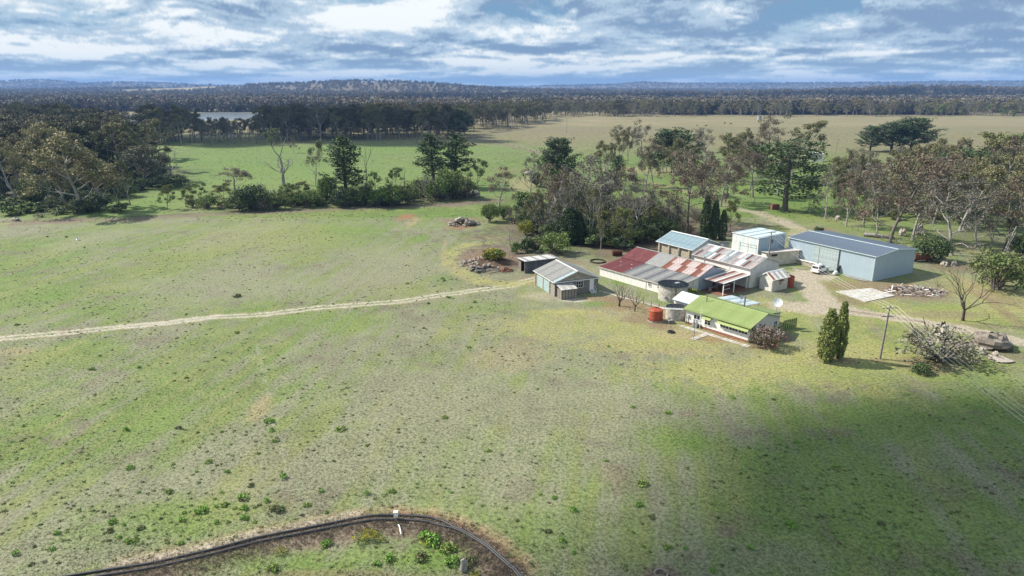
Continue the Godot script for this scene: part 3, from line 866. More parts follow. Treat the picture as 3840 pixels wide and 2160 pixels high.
	dab(137.9, -221.2, 34.9, 29.7, LUSH, 0.6, 0.75, 0, 0.6)
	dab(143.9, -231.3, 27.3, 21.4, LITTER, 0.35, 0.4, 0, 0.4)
	dab(107.2, -211.8, 12.6, 7.2, YELLOW, 0.7, 0.75, 0, 0.6)
	dab(124.9, -180.9, 15.8, 13.4, LITTER, 0.45, 0.4, 0, 0.4)
	dab(154.8, -338.4, 32.8, 33.3, GRASS, 0.6, 0.75, 0, 0.6)
	trail([Vector2(81.2, -222.6), Vector2(82.9, -207.0), Vector2(83.2, -197.1), Vector2(80.0, -187.8)], 2.6, GRAVEL, 0.75, 1, 1)
	trail([Vector2(74.5, -236.8), Vector2(77.6, -226.1), Vector2(81.2, -222.6)], 2.2, GRAVEL, 0.6, 1, 1)
	trail([Vector2(77.1, -242.4), Vector2(71.3, -268.0), Vector2(60.1, -290.8), Vector2(45.6, -308.2)], 2.5, PALE, 0.6, 1.5, 1.5)
	dab(76.0, -195.2, 5.4, 5.4, YELLOW, 0.8, 0.75, 0, 0.6)
	dab(65.6, -338.4, 19.7, 15.4, PALE, 0.5, 0.4, 0, 0.4)
	dab(67.0, -191.4, 6.1, 7.5, DEAD, 0.7, 0.4, 0, 0.4)
	dab(90.7, -195.2, 3.1, 3.8, DIRT, 0.7, 0.4, 0, 0.4)
	dab(98.9, -157.4, 3.8, 3.6, LITTER, 0.6, 0.4, 0, 0.4)
	dab(100.9, -152.4, 4.9, 2.5, DIRT, 0.6, 0.4, 0, 0.4)
	trail([Vector2(-33.8, -48.2), Vector2(-30.1, -49.4), Vector2(-26.5, -50.9), Vector2(-23.0, -52.6), Vector2(-18.5, -54.2), Vector2(-14.4, -55.7), Vector2(-11.1, -56.1), Vector2(-8.2, -55.7), Vector2(-5.9, -54.6), Vector2(-4.2, -53.5), Vector2(-2.5, -51.7), Vector2(-0.9, -49.6), Vector2(-0.1, -48.5)], 1.8, DEAD, 0.85, 0.6, 0.6)
	trail([Vector2(-34.4, -50.1), Vector2(-30.7, -51.3), Vector2(-27.3, -52.7), Vector2(-23.8, -54.4), Vector2(-19.1, -56.1), Vector2(-14.9, -57.7), Vector2(-11.1, -58.1), Vector2(-7.6, -57.6), Vector2(-5.0, -56.3), Vector2(-3.0, -55.0), Vector2(-1.0, -53.1), Vector2(0.7, -50.8), Vector2(1.6, -49.7)], 0.6, RED, 0.35, 0.5, 0.4)
	trail([Vector2(-34.6, -50.7), Vector2(-30.9, -51.9), Vector2(-27.6, -53.2), Vector2(-24.0, -55.0), Vector2(-19.4, -56.7), Vector2(-15.1, -58.2), Vector2(-11.1, -58.7), Vector2(-7.5, -58.2), Vector2(-4.7, -56.8), Vector2(-2.6, -55.5), Vector2(-0.6, -53.5), Vector2(1.2, -51.1), Vector2(2.0, -50.0)], 0.5, PALE, 0.5, 0.4, 0.3)
	trail([Vector2(-34.4, -50.0), Vector2(-30.7, -51.2), Vector2(-27.3, -52.6), Vector2(-23.8, -54.3), Vector2(-19.1, -56.0), Vector2(-15.0, -57.5)], 0.6, CHALK, 0.4, 0.4, 0.4)
	dab(-17.9, -50.1, 8.2, 1.4, LUSH, 0.55, 0.75, 0, 0.6)
	dab(-7.6, -51.5, 2.9, 1.8, LUSH, 0.7, 0.75, 0, 0.6)
	dab(-15.3, -49.1, 6.9, 0.7, DIRT, 0.5, 0.4, 0, 0.4)
	dab(-13.5, -51.5, 4.7, 1.1, GRASS, 0.6, 0.75, 0, 0.6)
	dab(12.7, -48.9, 2.0, 1.3, DEAD, 0.95, 0.25, 0, 0.4)

# ---------------------------------------------------------------- building pieces
# A building's own axes: x along its length, +z towards its front, y up.
func wall(parent: Node, a: Vector3, b: Vector3, h: float, m: Material, boards := 0.0, peak := 0.0, base := 0.0) -> MeshInstance3D:
	# a wall from a to b (outer face to the right of the way from a to b), with a gable of height peak on top
	var s := Shape.new()
	var ax := (b - a).normalized()
	var out := Vector3(ax.z, 0, -ax.x)
	var l := a.distance_to(b)
	var poly := [Vector2(0, base), Vector2(l, base), Vector2(l, h)]
	if peak > 0.0:
		poly.append(Vector2(l * 0.5, h + peak))
	poly.append(Vector2(0, h))
	s.extrude(poly, 0.12, a - out * 0.06, ax, Vector3.UP, out)
	if boards > 0.0:
		var y := base + 0.02
		while y < h + peak - 0.06:
			var y2 := minf(y + boards, h + peak - 0.02)
			var i0 := 0.0; var i1 := 0.0
			if peak > 0.0:
				i0 = clampf((y - h) / peak, 0.0, 1.0) * l * 0.5
				i1 = clampf((y2 - h) / peak, 0.0, 1.0) * l * 0.5
			var low := out * 0.035; var top := out * 0.008
			s.quad(a + ax * i0 + Vector3(0, y, 0) + low, a + ax * i1 + Vector3(0, y2, 0) + top, b - ax * i1 + Vector3(0, y2, 0) + top, b - ax * i0 + Vector3(0, y, 0) + low)
			s.quad(a + ax * i0 + Vector3(0, y, 0) + low, b - ax * i0 + Vector3(0, y, 0) + low, b - ax * i0 + Vector3(0, y, 0), a + ax * i0 + Vector3(0, y, 0))
			y += boards
	return part("wall", s, m, parent)

var sheet_cache := {}
func sheet_mesh(w: float, l: float, ribs: int, deep := 0.03) -> ArrayMesh:
	var key := "%.2f %.2f %d" % [w, l, ribs]
	if not sheet_cache.has(key):
		var s := Shape.new()
		for i in ribs:
			var x0 := w * i / ribs; var x3 := w * (i + 1) / ribs
			var x1 := lerpf(x0, x3, 0.5)
			s.quad(Vector3(x0, 0, 0), Vector3(x1, deep, 0), Vector3(x1, deep, l), Vector3(x0, 0, l))
			s.quad(Vector3(x1, deep, 0), Vector3(x3, 0, 0), Vector3(x3, 0, l), Vector3(x1, deep, l))
		for z in [0.0, l]:
			s.quad(Vector3(0, -0.015, z), Vector3(0, 0.001, z), Vector3(w, 0.001, z), Vector3(w, -0.015, z))
		sheet_cache[key] = s.mesh()
	return sheet_cache[key]

func slope(roof: Node, x0: float, x1: float, top: Vector2, low: Vector2, count: int, rows: int, pick: Callable, ribs := 7) -> void:
	# sheets on one side of a roof; top and low are (z, y) of its upper and lower edge
	var down := Vector3(0, low.y - top.y, low.x - top.x)
	var l := down.length()
	down /= l
	var across := Vector3(1, 0, 0) if low.x > top.x else Vector3(-1, 0, 0)
	var up := down.cross(across)
	if up.y < 0.0:
		up = -up
	var w := (x1 - x0) / count
	var me := sheet_mesh(w - 0.006, l / rows + (0.06 if rows > 1 else 0.0), ribs)
	for r in rows:
		for i in count:
			var o := part("roof_sheet", me, pick.call(i, r), roof)
			var start := x0 + w * i if across.x > 0.0 else x1 - w * i
			o.transform = Transform3D(Basis(across, up, down), Vector3(start, top.y, top.x) + down * (l / rows * r) + up * (0.012 + 0.02 * (rows - r)))

func deck(x0: float, x1: float, pts: Array, thick := 0.09) -> Shape:
	# the solid roof under the sheets: pts are (z, y) from the front edge over the ridge to the back edge
	var s := Shape.new()
	var poly := []
	for p in pts:
		poly.append(p - Vector2(0, 0.005))
	for i in pts.size():
		poly.append(pts[pts.size() - 1 - i] - Vector2(0, thick))
	s.extrude(poly, x1 - x0, Vector3((x0 + x1) * 0.5, 0, 0), Vector3(0, 0, 1), Vector3(0, 1, 0), Vector3(1, 0, 0))
	return s

func gable_roof(parent: Node, l: float, w: float, eave: float, ridge: float, m: Material, count: int, pick: Callable, trim: Material, rows := 1, ribs := 7) -> MeshInstance3D:
	var roof := part("roof", deck(-l * 0.5 + 0.03, l * 0.5 - 0.03, [Vector2(w * 0.5 - 0.04, eave), Vector2(0, ridge), Vector2(-w * 0.5 + 0.04, eave)]), m, parent)
	slope(roof, -l * 0.5, l * 0.5, Vector2(0, ridge), Vector2(w * 0.5, eave), count, rows, pick, ribs)
	slope(roof, -l * 0.5, l * 0.5, Vector2(0, ridge), Vector2(-w * 0.5, eave), count, rows, pick, ribs)
	var cap := Shape.new()
	var q := (ridge - eave) / (w * 0.5)
	for s in [-1.0, 1.0]:
		cap.box(Vector3(0, ridge + 0.075 - q * 0.09, s * 0.1), Vector3(l + 0.04, 0.02, 0.22), Basis(Vector3.RIGHT, s * atan(q)))
	part("ridge_cap", cap, pick.call(1, 0) if trim == null else trim, roof)
	if trim:
		for s in [-1.0, 1.0]:
			var gt := Shape.new()
			gt.box(Vector3(0, eave - 0.03, s * (w * 0.5 + 0.06)), Vector3(l, 0.11, 0.11))
			part("gutter", gt, trim, roof)
			var bb := Shape.new()
			for k in [-1.0, 1.0]:
				bb.bar(Vector3(s * (l * 0.5 + 0.025), eave - 0.05, k * w * 0.5), Vector3(s * (l * 0.5 + 0.025), ridge - 0.05, 0), 0.04, 0.17)
			part("barge_board", bb, trim, roof)
	return roof

func window(parent: Node, at: Vector3, size: Vector2, facing: float, cols := 2, rows := 1, frame: Material = null) -> void:
	var s := Shape.new()
	var t := 0.07
	s.box(Vector3(0, size.y * 0.5 + t * 0.5, 0.04), Vector3(size.x + 2 * t, t, 0.08))
	s.box(Vector3(0, -size.y * 0.5 - t * 0.5, 0.06), Vector3(size.x + 2 * t + 0.1, t, 0.12))
	for k in [-1.0, 1.0]:
		s.box(Vector3(k * (size.x + t) * 0.5, 0, 0.04), Vector3(t, size.y - 0.002, 0.08))
	for i in range(1, cols):
		s.box(Vector3(-size.x * 0.5 + size.x * i / cols, 0, 0.045), Vector3(0.055, size.y - 0.002, 0.06))
	for j in range(1, rows):
		s.box(Vector3(0, -size.y * 0.5 + size.y * j / rows, 0.043), Vector3(size.x - 0.002, 0.045, 0.05))
	var o := part("window", s, frame if frame else M.trim, parent, at)
	o.rotation.y = facing
	var pw := size.x / cols
	var ph := size.y / rows
	for i in cols:
		for j in rows:
			var g := Shape.new()
			g.box(Vector3.ZERO, Vector3(pw - 0.03, ph - 0.03, 0.02))
			part("pane", g, M.glass, o, Vector3(-size.x * 0.5 + pw * (i + 0.5), -size.y * 0.5 + ph * (j + 0.5), 0.03))

func panel_part(parent: Node, called: String, at: Vector3, size: Vector3, m: Material, facing := 0.0) -> MeshInstance3D:
	var s := Shape.new()
	s.box(Vector3.ZERO, size)
	var o := part(called, s, m, parent, at)
	o.rotation.y = facing
	return o

func four_walls(r: Node, l: float, w: float, h: float, peak: float, m: Material, boards := 0.0, ends: Material = null, base := 0.0) -> void:
	var x := l * 0.5; var z := w * 0.5
	wall(r, Vector3(x, 0, z), Vector3(-x, 0, z), h, m, boards, 0.0, base)
	wall(r, Vector3(-x, 0, -z), Vector3(x, 0, -z), h, m, boards, 0.0, base)
	wall(r, Vector3(x, 0, -z + 0.004), Vector3(x, 0, z - 0.004), h, ends if ends else m, boards, peak, base)
	wall(r, Vector3(-x, 0, z - 0.004), Vector3(-x, 0, -z + 0.004), h, ends if ends else m, boards, peak, base)

# ---------------------------------------------------------------- the buildings
func build_buildings() -> void:
	build_house()
	build_garage()
	build_long_cottage()
	build_teal_store()
	build_rusty_store()
	build_cold_store()
	build_blue_shed()
	build_small_cottage()
	build_dark_shed()
	build_annex()
	build_far_buildings()

func build_house() -> void:
	var r := thing("house", "white weatherboard house with a lime green corrugated roof", "house", Vector3(37.72, 0, -111.05), -0.89)
	var l := 13.33; var w := 9.29; var eave := 2.73; var ridge := 4.19
	var q := (ridge - eave) / (w * 0.5)
	four_walls(r, l - 0.7, w - 0.8, eave + 0.3 * q, q * (w * 0.5 - 0.4), M.white, 0.19, M.bluegrey.duplicate(), 0.42)
	for i in [2, 3]:
		r.get_child(i).material_override = M.offwhite
	# brick footing, each course a run of bricks
	var bx := (l - 0.7) * 0.5 + 0.01; var bz := (w - 0.8) * 0.5 + 0.01
	var foot := Shape.new()
	foot.box(Vector3(0, 0.2, 0), Vector3(bx * 2 - 0.05, 0.42, bz * 2 - 0.05))
	var ft := part("footing", foot, M.brick, r)
	var brick := Shape.new()
	brick.box(Vector3.ZERO, Vector3(0.44, 0.1, 0.05))
	var bm := brick.mesh()
	var tones := [M.brick, mat(lin(0.36, 0.18, 0.13), 0.95), mat(lin(0.24, 0.11, 0.08), 0.95)]
	for row in 4:
		for i in 27:
			part("brick", bm, tones[(i * 7 + row * 5) % 3], ft, Vector3(-bx + 0.24 + i * 0.46 + (row % 2) * 0.18, 0.05 + row * 0.105, bz - 0.012))
	var greens := [M.green, M.green2, M.green, M.green3]
	gable_roof(r, l, w, eave, ridge, M.green3, 17, func(i, _r): return greens[(i * 5 + 1) % 4], null, 1, 8)
	var gut := Shape.new()
	gut.box(Vector3(0, eave - 0.04, w * 0.5 + 0.06), Vector3(l, 0.1, 0.1))
	part("gutter", gut, M.green3, r)
	# windows along the front, two with green sheet awnings
	var fz := (w - 0.8) * 0.5 + 0.03
	window(r, Vector3(-3.95, 1.75, fz), Vector2(1.25, 0.75), 0, 2)
	window(r, Vector3(-1.75, 1.45, fz), Vector2(1.1, 1.0), 0, 2, 2)
	for k in 3:
		window(r, Vector3(1.55 + k * 1.75, 1.75, fz), Vector2(1.6, 0.75), 0, 3)
	for aw in [[-1.75, 1.7], [3.3, 5.9]]:
		var a := Shape.new()
		var n := int(aw[1] / 0.24)
		for i in n:
			var x0: float = aw[0] - aw[1] * 0.5 + aw[1] * i / n
			var x1: float = aw[0] - aw[1] * 0.5 + aw[1] * (i + 1) / n
			a.quad(Vector3(x0, 2.5, fz + 0.02), Vector3((x0 + x1) * 0.5, 2.53, fz + 0.02), Vector3((x0 + x1) * 0.5, 2.1, fz + 0.78), Vector3(x0, 2.07, fz + 0.78))
			a.quad(Vector3((x0 + x1) * 0.5, 2.53, fz + 0.02), Vector3(x1, 2.5, fz + 0.02), Vector3(x1, 2.07, fz + 0.78), Vector3((x0 + x1) * 0.5, 2.1, fz + 0.78))
		for e in [-1.0, 1.0]:
			var x: float = aw[0] + e * aw[1] * 0.5
			a.tri(Vector3(x, 2.5, fz), Vector3(x, 2.07, fz + 0.78), Vector3(x, 2.07, fz))
		part("awning", a, M.green2, r)
	# windows and small hoods on the right gable
	var gx := (l - 0.7) * 0.5 + 0.03
	window(r, Vector3(gx, 1.6, -3.1), Vector2(0.9, 1.25), PI / 2, 2, 2)
	window(r, Vector3(gx, 1.6, 0.6), Vector2(0.9, 1.25), PI / 2, 2, 2)
	for z in [-3.1, 0.6]:
		var h := Shape.new()
		h.box(Vector3(0.3, 2.35, z), Vector3(0.7, 0.04, 1.25), Basis(Vector3(0, 0, 1), -0.35))
		part("hood", h, M.zinc, r)
	window(r, Vector3(-gx, 1.6, 1.5), Vector2(0.9, 1.1), -PI / 2, 2, 2)
	# flue on the ridge side, second flue behind, meter pole and box at the wall
	var f := Shape.new()
	f.tube([Vector3(-4.4, 3.6, 1.2), Vector3(-4.4, 5.1, 1.2)], [0.09, 0.09], 8)
	f.tube([Vector3(-4.4, 5.1, 1.2), Vector3(-4.4, 5.2, 1.2)], [0.14, 0.13], 8)
	part("flue", f, M.zincdark, r)
	f = Shape.new()
	f.tube([Vector3(0.45, 3.3, -2.9), Vector3(0.45, 5.0, -2.9)], [0.13, 0.13], 10)
	f.tube([Vector3(0.45, 5.0, -2.9), Vector3(0.45, 5.15, -2.9)], [0.2, 0.16], 10)
	part("flue", f, M.zincdark, r)
	f = Shape.new()
	f.tube([Vector3(-2.87, 0, fz + 0.55), Vector3(-2.87, 4.4, fz + 0.55)], [0.045, 0.04], 6)
	f.bar(Vector3(-2.87, 2.5, fz), Vector3(-2.87, 2.5, fz + 0.55), 0.05, 0.05)
	part("mast", f, M.trim, r)
	f = Shape.new()
	f.box(Vector3(-5.6, 1.5, fz + 0.1), Vector3(0.3, 0.55, 0.2))
	part("meter_box", f, M.zinc, r)
	f = Shape.new()
	f.bar(Vector3(-6.2, 1.2, fz + 0.06), Vector3(-5.5, 1.2, fz + 0.06), 0.05, 0.05)
	f.bar(Vector3(-5.7, 0.2, fz + 0.06), Vector3(-5.7, 1.3, fz + 0.06), 0.05, 0.05)
	part("pipe", f, M.zincdark, r)
	# rear wing with a white roof, and a low ice-blue verandah roof beside it
	var wing := Shape.new()
	wing.box(Vector3(-8.9, 1.3, -0.6), Vector3(4.4, 2.6, 4.2))
	part("wing", wing, M.white, r)
	var rw := part("roof", deck(-11.2, -6.2, [Vector2(1.9, 2.75), Vector2(-0.9, 3.75), Vector2(-3.2, 2.75)]), M.ice2, r)
	slope(rw, -11.25, -6.2, Vector2(-0.9, 3.75), Vector2(1.95, 2.75), 6, 1, func(i, _q): return M.ice if i % 2 else M.coldwall)
	slope(rw, -11.25, -6.2, Vector2(-0.9, 3.75), Vector2(-3.25, 2.75), 6, 1, func(i, _q): return M.ice if i % 2 else M.coldwall)
	var rv := part("roof", deck(-6.15, -0.2, [Vector2(-4.7, 3.0), Vector2(-9.1, 2.55)]), M.ice2, r)
	slope(rv, -6.2, -0.15, Vector2(-4.66, 3.0), Vector2(-9.15, 2.55), 8, 1, func(i, _q): return [M.ice, M.ice2, M.coldwall][(i * 2) % 3])
	for x in [-6.0, -3.2, -0.4]:
		var po := Shape.new()
		po.box(Vector3(x, 1.25, -9.0), Vector3(0.1, 2.5, 0.1))
		part("post", po, M.trim, r)
	# green lean-to roof at the back right
	var rg := part("roof", deck(0.3, 4.6, [Vector2(-4.68, 2.75), Vector2(-8.0, 2.3)]), M.green3, r)
	slope(rg, 0.25, 4.65, Vector2(-4.66, 2.75), Vector2(-8.05, 2.3), 5, 1, func(i, _q): return greens[i % 4])
	var lw := Shape.new()
	lw.box(Vector3(2.45, 1.1, -6.2), Vector3(4.1, 2.2, 3.2))
	part("wing", lw, M.offwhite, r)
	# small dish on the rear roof
	var sd := Shape.new()
	sd.lathe(Vector3.ZERO, [Vector2(0.0, 0.0), Vector2(0.25, 0.03), Vector2(0.42, 0.1)], 14)
	var d := thing("small_satellite_dish", "small grey satellite dish on the pale blue rear roof", "satellite dish", r.transform * Vector3(-2.0, 3.0, -5.6))
	var dd := part("reflector", sd, M.steel, d, Vector3(0, 0.9, 0))
	dd.rotation = Vector3(1.0, 0.4, 0)
	var ar := Shape.new()
	ar.tube([Vector3(0, -0.25, 0), Vector3(0, 0.88, 0)], [0.03, 0.03], 6)
	ar.tube([Vector3(0, 0.85, 0), Vector3(0.25, 1.05, 0.45)], [0.02, 0.02], 5)
	part("mount", ar, M.zincdark, d)
	# the large dish that stands behind the ridge
	d = thing("satellite_dish", "large white satellite dish standing behind the green roof", "satellite dish", r.transform * Vector3(5.0, 0, -5.6))
	var big := Shape.new()
	big.lathe(Vector3.ZERO, [Vector2(0.0, 0.0), Vector2(0.4, 0.04), Vector2(0.8, 0.16), Vector2(1.1, 0.3), Vector2(1.14, 0.3), Vector2(1.1, 0.25), Vector2(0.8, 0.1), Vector2(0.4, -0.01), Vector2(0.0, -0.05)], 26)
	dd = part("reflector", big, mat(lin(0.62, 0.66, 0.68), 0.4), d, Vector3(0, 4.6, 0))
	dd.rotation = Vector3(1.0, -0.35, 0)
	dd.scale = Vector3.ONE * 0.7
	ar = Shape.new()
	ar.tube([Vector3(0, 0, 0), Vector3(0, 4.5, -0.1)], [0.07, 0.06], 8)
	part("mast", ar, M.steel, d)
	ar = Shape.new()
	for k in 3:
		var an := TAU * k / 3.0
		ar.tube([Vector3(cos(an) * 1.0, 0.28, sin(an) * 1.0), Vector3(0, 0.95, 0)], [0.015, 0.015], 4)
	ar.tube([Vector3(0, 0.85, 0), Vector3(0, 1.02, 0)], [0.08, 0.06], 8)
	part("feed_horn", ar, M.steel, dd)

func build_garage() -> void:
	var r := thing("garage", "old garage with a lichened grey roof and two pale blue doors", "garage", Vector3(11.18, 0, -135.31), -1.19)
	var l := 10.04; var w := 10.41; var eave := 2.92; var ridge := 4.79
	var q := (ridge - eave) / (w * 0.5)
	four_walls(r, l - 0.6, w - 0.7, eave + 0.3 * q, q * (w * 0.5 - 0.35), M.block, 0.0, M.block2)
	# blocks on the gable wall
	var bl := Shape.new()
	bl.box(Vector3.ZERO, Vector3(0.03, 0.3, 0.62))
	var bm := bl.mesh()
	var tones := [M.block, M.block2, M.darkstone, M.block2]
	for row in 8:
		for i in 14:
			var z := -4.5 + i * 0.66 + (row % 2) * 0.3
			if z > 4.5:
				continue
			part("block", bm, tones[(i * 3 + row * 7 + i * row) % 4], r.get_child(2), Vector3((l - 0.6) * 0.5 + 0.012, 0.18 + row * 0.325, z))
	var gab := Shape.new()
	gab.extrude([Vector2(-4.7, 2.98), Vector2(4.7, 2.98), Vector2(0, 4.62)], 0.04, Vector3((l - 0.6) * 0.5 + 0.03, 0, 0), Vector3(0, 0, -1), Vector3.UP, Vector3(1, 0, 0))
	part("gable_panel", gab, M.pier, r)
	var greys := [M.fibro, M.fibro3, M.fibro2, M.fibro]
	gable_roof(r, l, w, eave, ridge, M.zincdark, 12, func(i, _r): return M.ice2 if i == 11 else greys[(i * 3) % 4], M.offwhite, 1, 8)
	var fz := (w - 0.7) * 0.5 + 0.03
	for k in 2:
		var d := Shape.new()
		d.box(Vector3.ZERO, Vector3(2.7, 2.55, 0.07))
		for i in 5:
			d.box(Vector3(-1.2 + i * 0.6, 0, 0.04), Vector3(0.03, 2.5, 0.03))
		var dd := part("door", d, M.door, r, Vector3(-2.15 + k * 3.05, 1.3, fz + 0.02))
		var rail := Shape.new()
		rail.box(Vector3(0, 1.22, 0.07), Vector3(2.8, 0.1, 0.06))
		part("rail", rail, M.offwhite, dd)
	for x in [-4.55, -0.63, 2.45]:
		panel_part(r, "pier", Vector3(x, 1.45, fz + 0.05), Vector3(0.3, 2.9, 0.16), M.pier)
	var beam := Shape.new()
	beam.box(Vector3((l - 0.6) * 0.5 + 0.28, 2.86, 0), Vector3(0.16, 0.14, w))
	part("fascia", beam, M.trim, r)
	var gx := (l - 0.6) * 0.5 + 0.04
	window(r, Vector3(gx, 1.95, -0.6), Vector2(1.5, 1.2), PI / 2, 3, 2)
	var door := panel_part(r, "door", Vector3(gx, 1.65, -3.35), Vector3(0.95, 2.1, 0.06), M.trim, PI / 2)
	panel_part(door, "handle", Vector3(0.36, 0, 0.06), Vector3(0.06, 0.12, 0.05), M.zincdark)
	var st := Shape.new()
	for k in 3:
		st.box(Vector3(gx + 0.25 + k * 0.28, 0.5 - k * 0.2, -3.35), Vector3(0.3, 0.05, 1.0))
	for z in [-2.83, -3.87]:
		st.bar(Vector3(gx + 0.02, 0.62, z), Vector3(gx + 1.05, 0.02, z), 0.05, 0.2)
	st.bar(Vector3(gx + 0.1, 1.45, -3.9), Vector3(gx + 1.0, 0.9, -3.9), 0.05, 0.07)
	st.bar(Vector3(gx + 1.0, 0.0, -3.9), Vector3(gx + 1.0, 0.95, -3.9), 0.06, 0.06)
	part("steps", st, M.trim, r)
	# the plank lean-to that stands before the gable
	var o := thing("plank_outhouse", "tiny weathered plank outhouse with corrugated roof against the garage", "outhouse", r.transform * Vector3(6.15, 0, 2.95), -1.19)
	var pl := Shape.new()
	pl.box(Vector3.ZERO, Vector3(0.2, 1.9, 0.035))
	var pm := pl.mesh()
	for i in 15:
		part("plank", pm, M.timber if i % 3 else M.palewood, o, Vector3(1.05, 0.96, -1.52 + i * 0.215)).rotation.y = PI / 2
	for s in [-1.0, 1.0]:
		for i in 9:
			part("plank", pm, M.timber if (i + 1) % 4 else M.palewood, o, Vector3(-0.78 + i * 0.215, 0.96, s * 1.6))
	var rf := part("roof", deck(-1.75, 1.75, [Vector2(1.2, 2.0), Vector2(-1.1, 2.55)], 0.06), M.timber, o)
	slope(rf, -1.8, 1.8, Vector2(-1.15, 2.55), Vector2(1.3, 1.98), 5, 1, func(i, _r): return M.fibro3 if i % 2 else M.zinc, 6)
	rf.rotation.y = PI / 2

func build_long_cottage() -> void:
	var r := thing("long_workers_building", "long white building under patched maroon, grey and rusted roof sheets", "building", Vector3(34.97, 0, -143.8), -0.91)
	var l := 21.31; var x := l * 0.5
	# upper gabled range
	wall(r, Vector3(x - 0.2, 0, -4.1), Vector3(x - 0.2, 0, 4.6), 2.95, M.bluegrey, 0.0, 1.55)
	wall(r, Vector3(-x + 0.2, 0, 4.6), Vector3(-x + 0.2, 0, -4.1), 2.95, M.cream, 0.2, 1.55)
	wall(r, Vector3(-x + 0.2, 0, -4.1), Vector3(x - 0.2, 0, -4.1), 3.0, M.cream, 0.2)
	# the front range under the long slope
	wall(r, Vector3(x - 0.25, 0, 11.75), Vector3(-x + 0.25, 0, 11.75), 2.02, M.white, 0.2)
	var side := Shape.new()
	side.extrude([Vector2(4.6, 0), Vector2(11.5, 0), Vector2(11.5, 2.02), Vector2(4.6, 2.9)], 0.12, Vector3(x - 0.3, 0, 0), Vector3(0, 0, 1), Vector3.UP, Vector3(1, 0, 0))
	side.extrude([Vector2(4.6, 0), Vector2(11.5, 0), Vector2(11.5, 2.02), Vector2(4.6, 2.9)], 0.12, Vector3(-x + 0.3, 0, 0), Vector3(0, 0, 1), Vector3.UP, Vector3(1, 0, 0))
	part("wall", side, M.offwhite, r)
	var up := part("roof", deck(-x + 0.03, x - 0.03, [Vector2(4.76, 3.02), Vector2(0, 4.68), Vector2(-4.4, 3.1)]), M.zincdark, r)
	var greys := [M.fibro, M.fibro2, M.fibro3]
	var count := 28
	slope(up, -x, x, Vector2(0, 4.68), Vector2(4.8, 3.02), count, 2, func(i, q):
		if i < 9: return M.maroon if (i * 3 + q) % 4 else M.maroon2
		if i < 15: return [M.fibro3, M.zinc, M.fibro3][i % 3]
		return [M.rust, M.palered, M.rust2, M.palered2, M.palered][(i * 3 + q * 2) % 5], 6)
	slope(up, -x, x, Vector2(0, 4.68), Vector2(-4.4, 3.1), 28, 1, func(i, _q): return M.rust if i < 13 else M.fibro, 6)
	var lo := part("roof", deck(-x + 0.05, x - 0.05, [Vector2(11.9, 2.02), Vector2(4.7, 2.93)]), M.zincdark, r)
	slope(lo, -x + 0.02, x - 0.02, Vector2(4.68, 2.93), Vector2(12.0, 2.02), count, 1, func(i, _q):
		if i < 9: return M.maroon if (i * 3) % 4 else M.maroon2
		return [M.fibro2, M.zincdark, M.fibro2, M.fibro][(i * 5) % 4], 6)
	var cap := Shape.new()
	cap.box(Vector3(0, 4.75, 0), Vector3(l + 0.05, 0.05, 0.4))
	part("ridge_cap", cap, M.zinc, up)
	var gt := Shape.new()
	gt.box(Vector3(0, 1.97, 12.06), Vector3(l, 0.1, 0.1))
	part("gutter", gt, M.cream, lo)
	for k in 2:
		var v := Shape.new()
		v.box(Vector3(-8.5 + k * 3.6, 3.62 - k * 0.15, 3.5), Vector3(0.3, 0.22, 0.3))
		part("roof_vent", v, M.rust, up)
	for k in 4:
		var v := Shape.new()
		v.box(Vector3(-8.7 + k * 1.6, 2.72 - (k % 2) * 0.25, 7.0 + (k % 2) * 1.8), Vector3(0.22, 0.2, 0.22))
		part("roof_vent", v, M.palered, lo)
	for p in [Vector3(-0.6, 4.1, -2.4), Vector3(6.5, 4.2, -2.2)]:
		var v := Shape.new()
		v.tube([p, p + Vector3(0, 1.0, 0)], [0.09, 0.09], 8)
		v.tube([p + Vector3(0, 1.0, 0), p + Vector3(0, 1.3, 0)], [0.2, 0.2], 8)
		part("flue", v, M.zinc, up)
	for a in [[3.85, 1], [6.3, 1], [7.35, 1], [9.6, 1]]:
		window(r, Vector3(a[0], 1.35, 11.79), Vector2(0.62, 0.85), 0, 2, 2)
	var dp := Shape.new()
	dp.tube([Vector3(2.9, 0, 11.85), Vector3(2.9, 1.95, 11.85)], [0.045, 0.045], 6)
	part("downpipe", dp, M.trim, r)
	# small door on the gable
	panel_part(r, "door", Vector3(x - 0.16, 1.05, -0.6), Vector3(1.0, 2.1, 0.06), M.browndoor, PI / 2)
	# verandah at the right end
	var vr := part("verandah_roof", deck(x + 0.1, x + 5.0, [Vector2(3.6, 2.55), Vector2(-5.6, 2.9)], 0.07), M.zincdark, r)
	slope(vr, x + 0.05, x + 5.05, Vector2(-5.65, 2.9), Vector2(3.65, 2.55), 12, 1, func(i, _q): return [M.palered, M.rust2, M.coldwall, M.palered2, M.rust][(i * 2) % 5], 3)
	for p in [Vector3(x + 4.8, 0, 3.3), Vector3(x + 4.8, 0, -0.2), Vector3(x + 4.8, 0, -4.6)]:
		panel_part(r, "post", p + Vector3(0, 1.25, 0), Vector3(0.16, 2.5, 0.16), M.trim)
	for y in [0.9, 1.7]:
		var b := Shape.new()
		b.bar(Vector3(x + 4.2, y, 2.2), Vector3(x + 4.2, y, 0.2), 0.07, 0.09)
		part("rail", b, M.trim, r)
	var fl := Shape.new()
	fl.box(Vector3(x + 2.5, 0.06, -1.0), Vector3(5.2, 0.12, 9.4))
	part("floor_slab", fl, M.brick, r)
	var tb := thing("verandah_bench", "grey timber bench in the shade under the verandah", "bench", r.transform * Vector3(x + 1.2, 0.12, 1.6), -0.91)
	panel_part(tb, "seat", Vector3(0, 0.62, 0), Vector3(0.8, 0.06, 2.4), M.palewood)
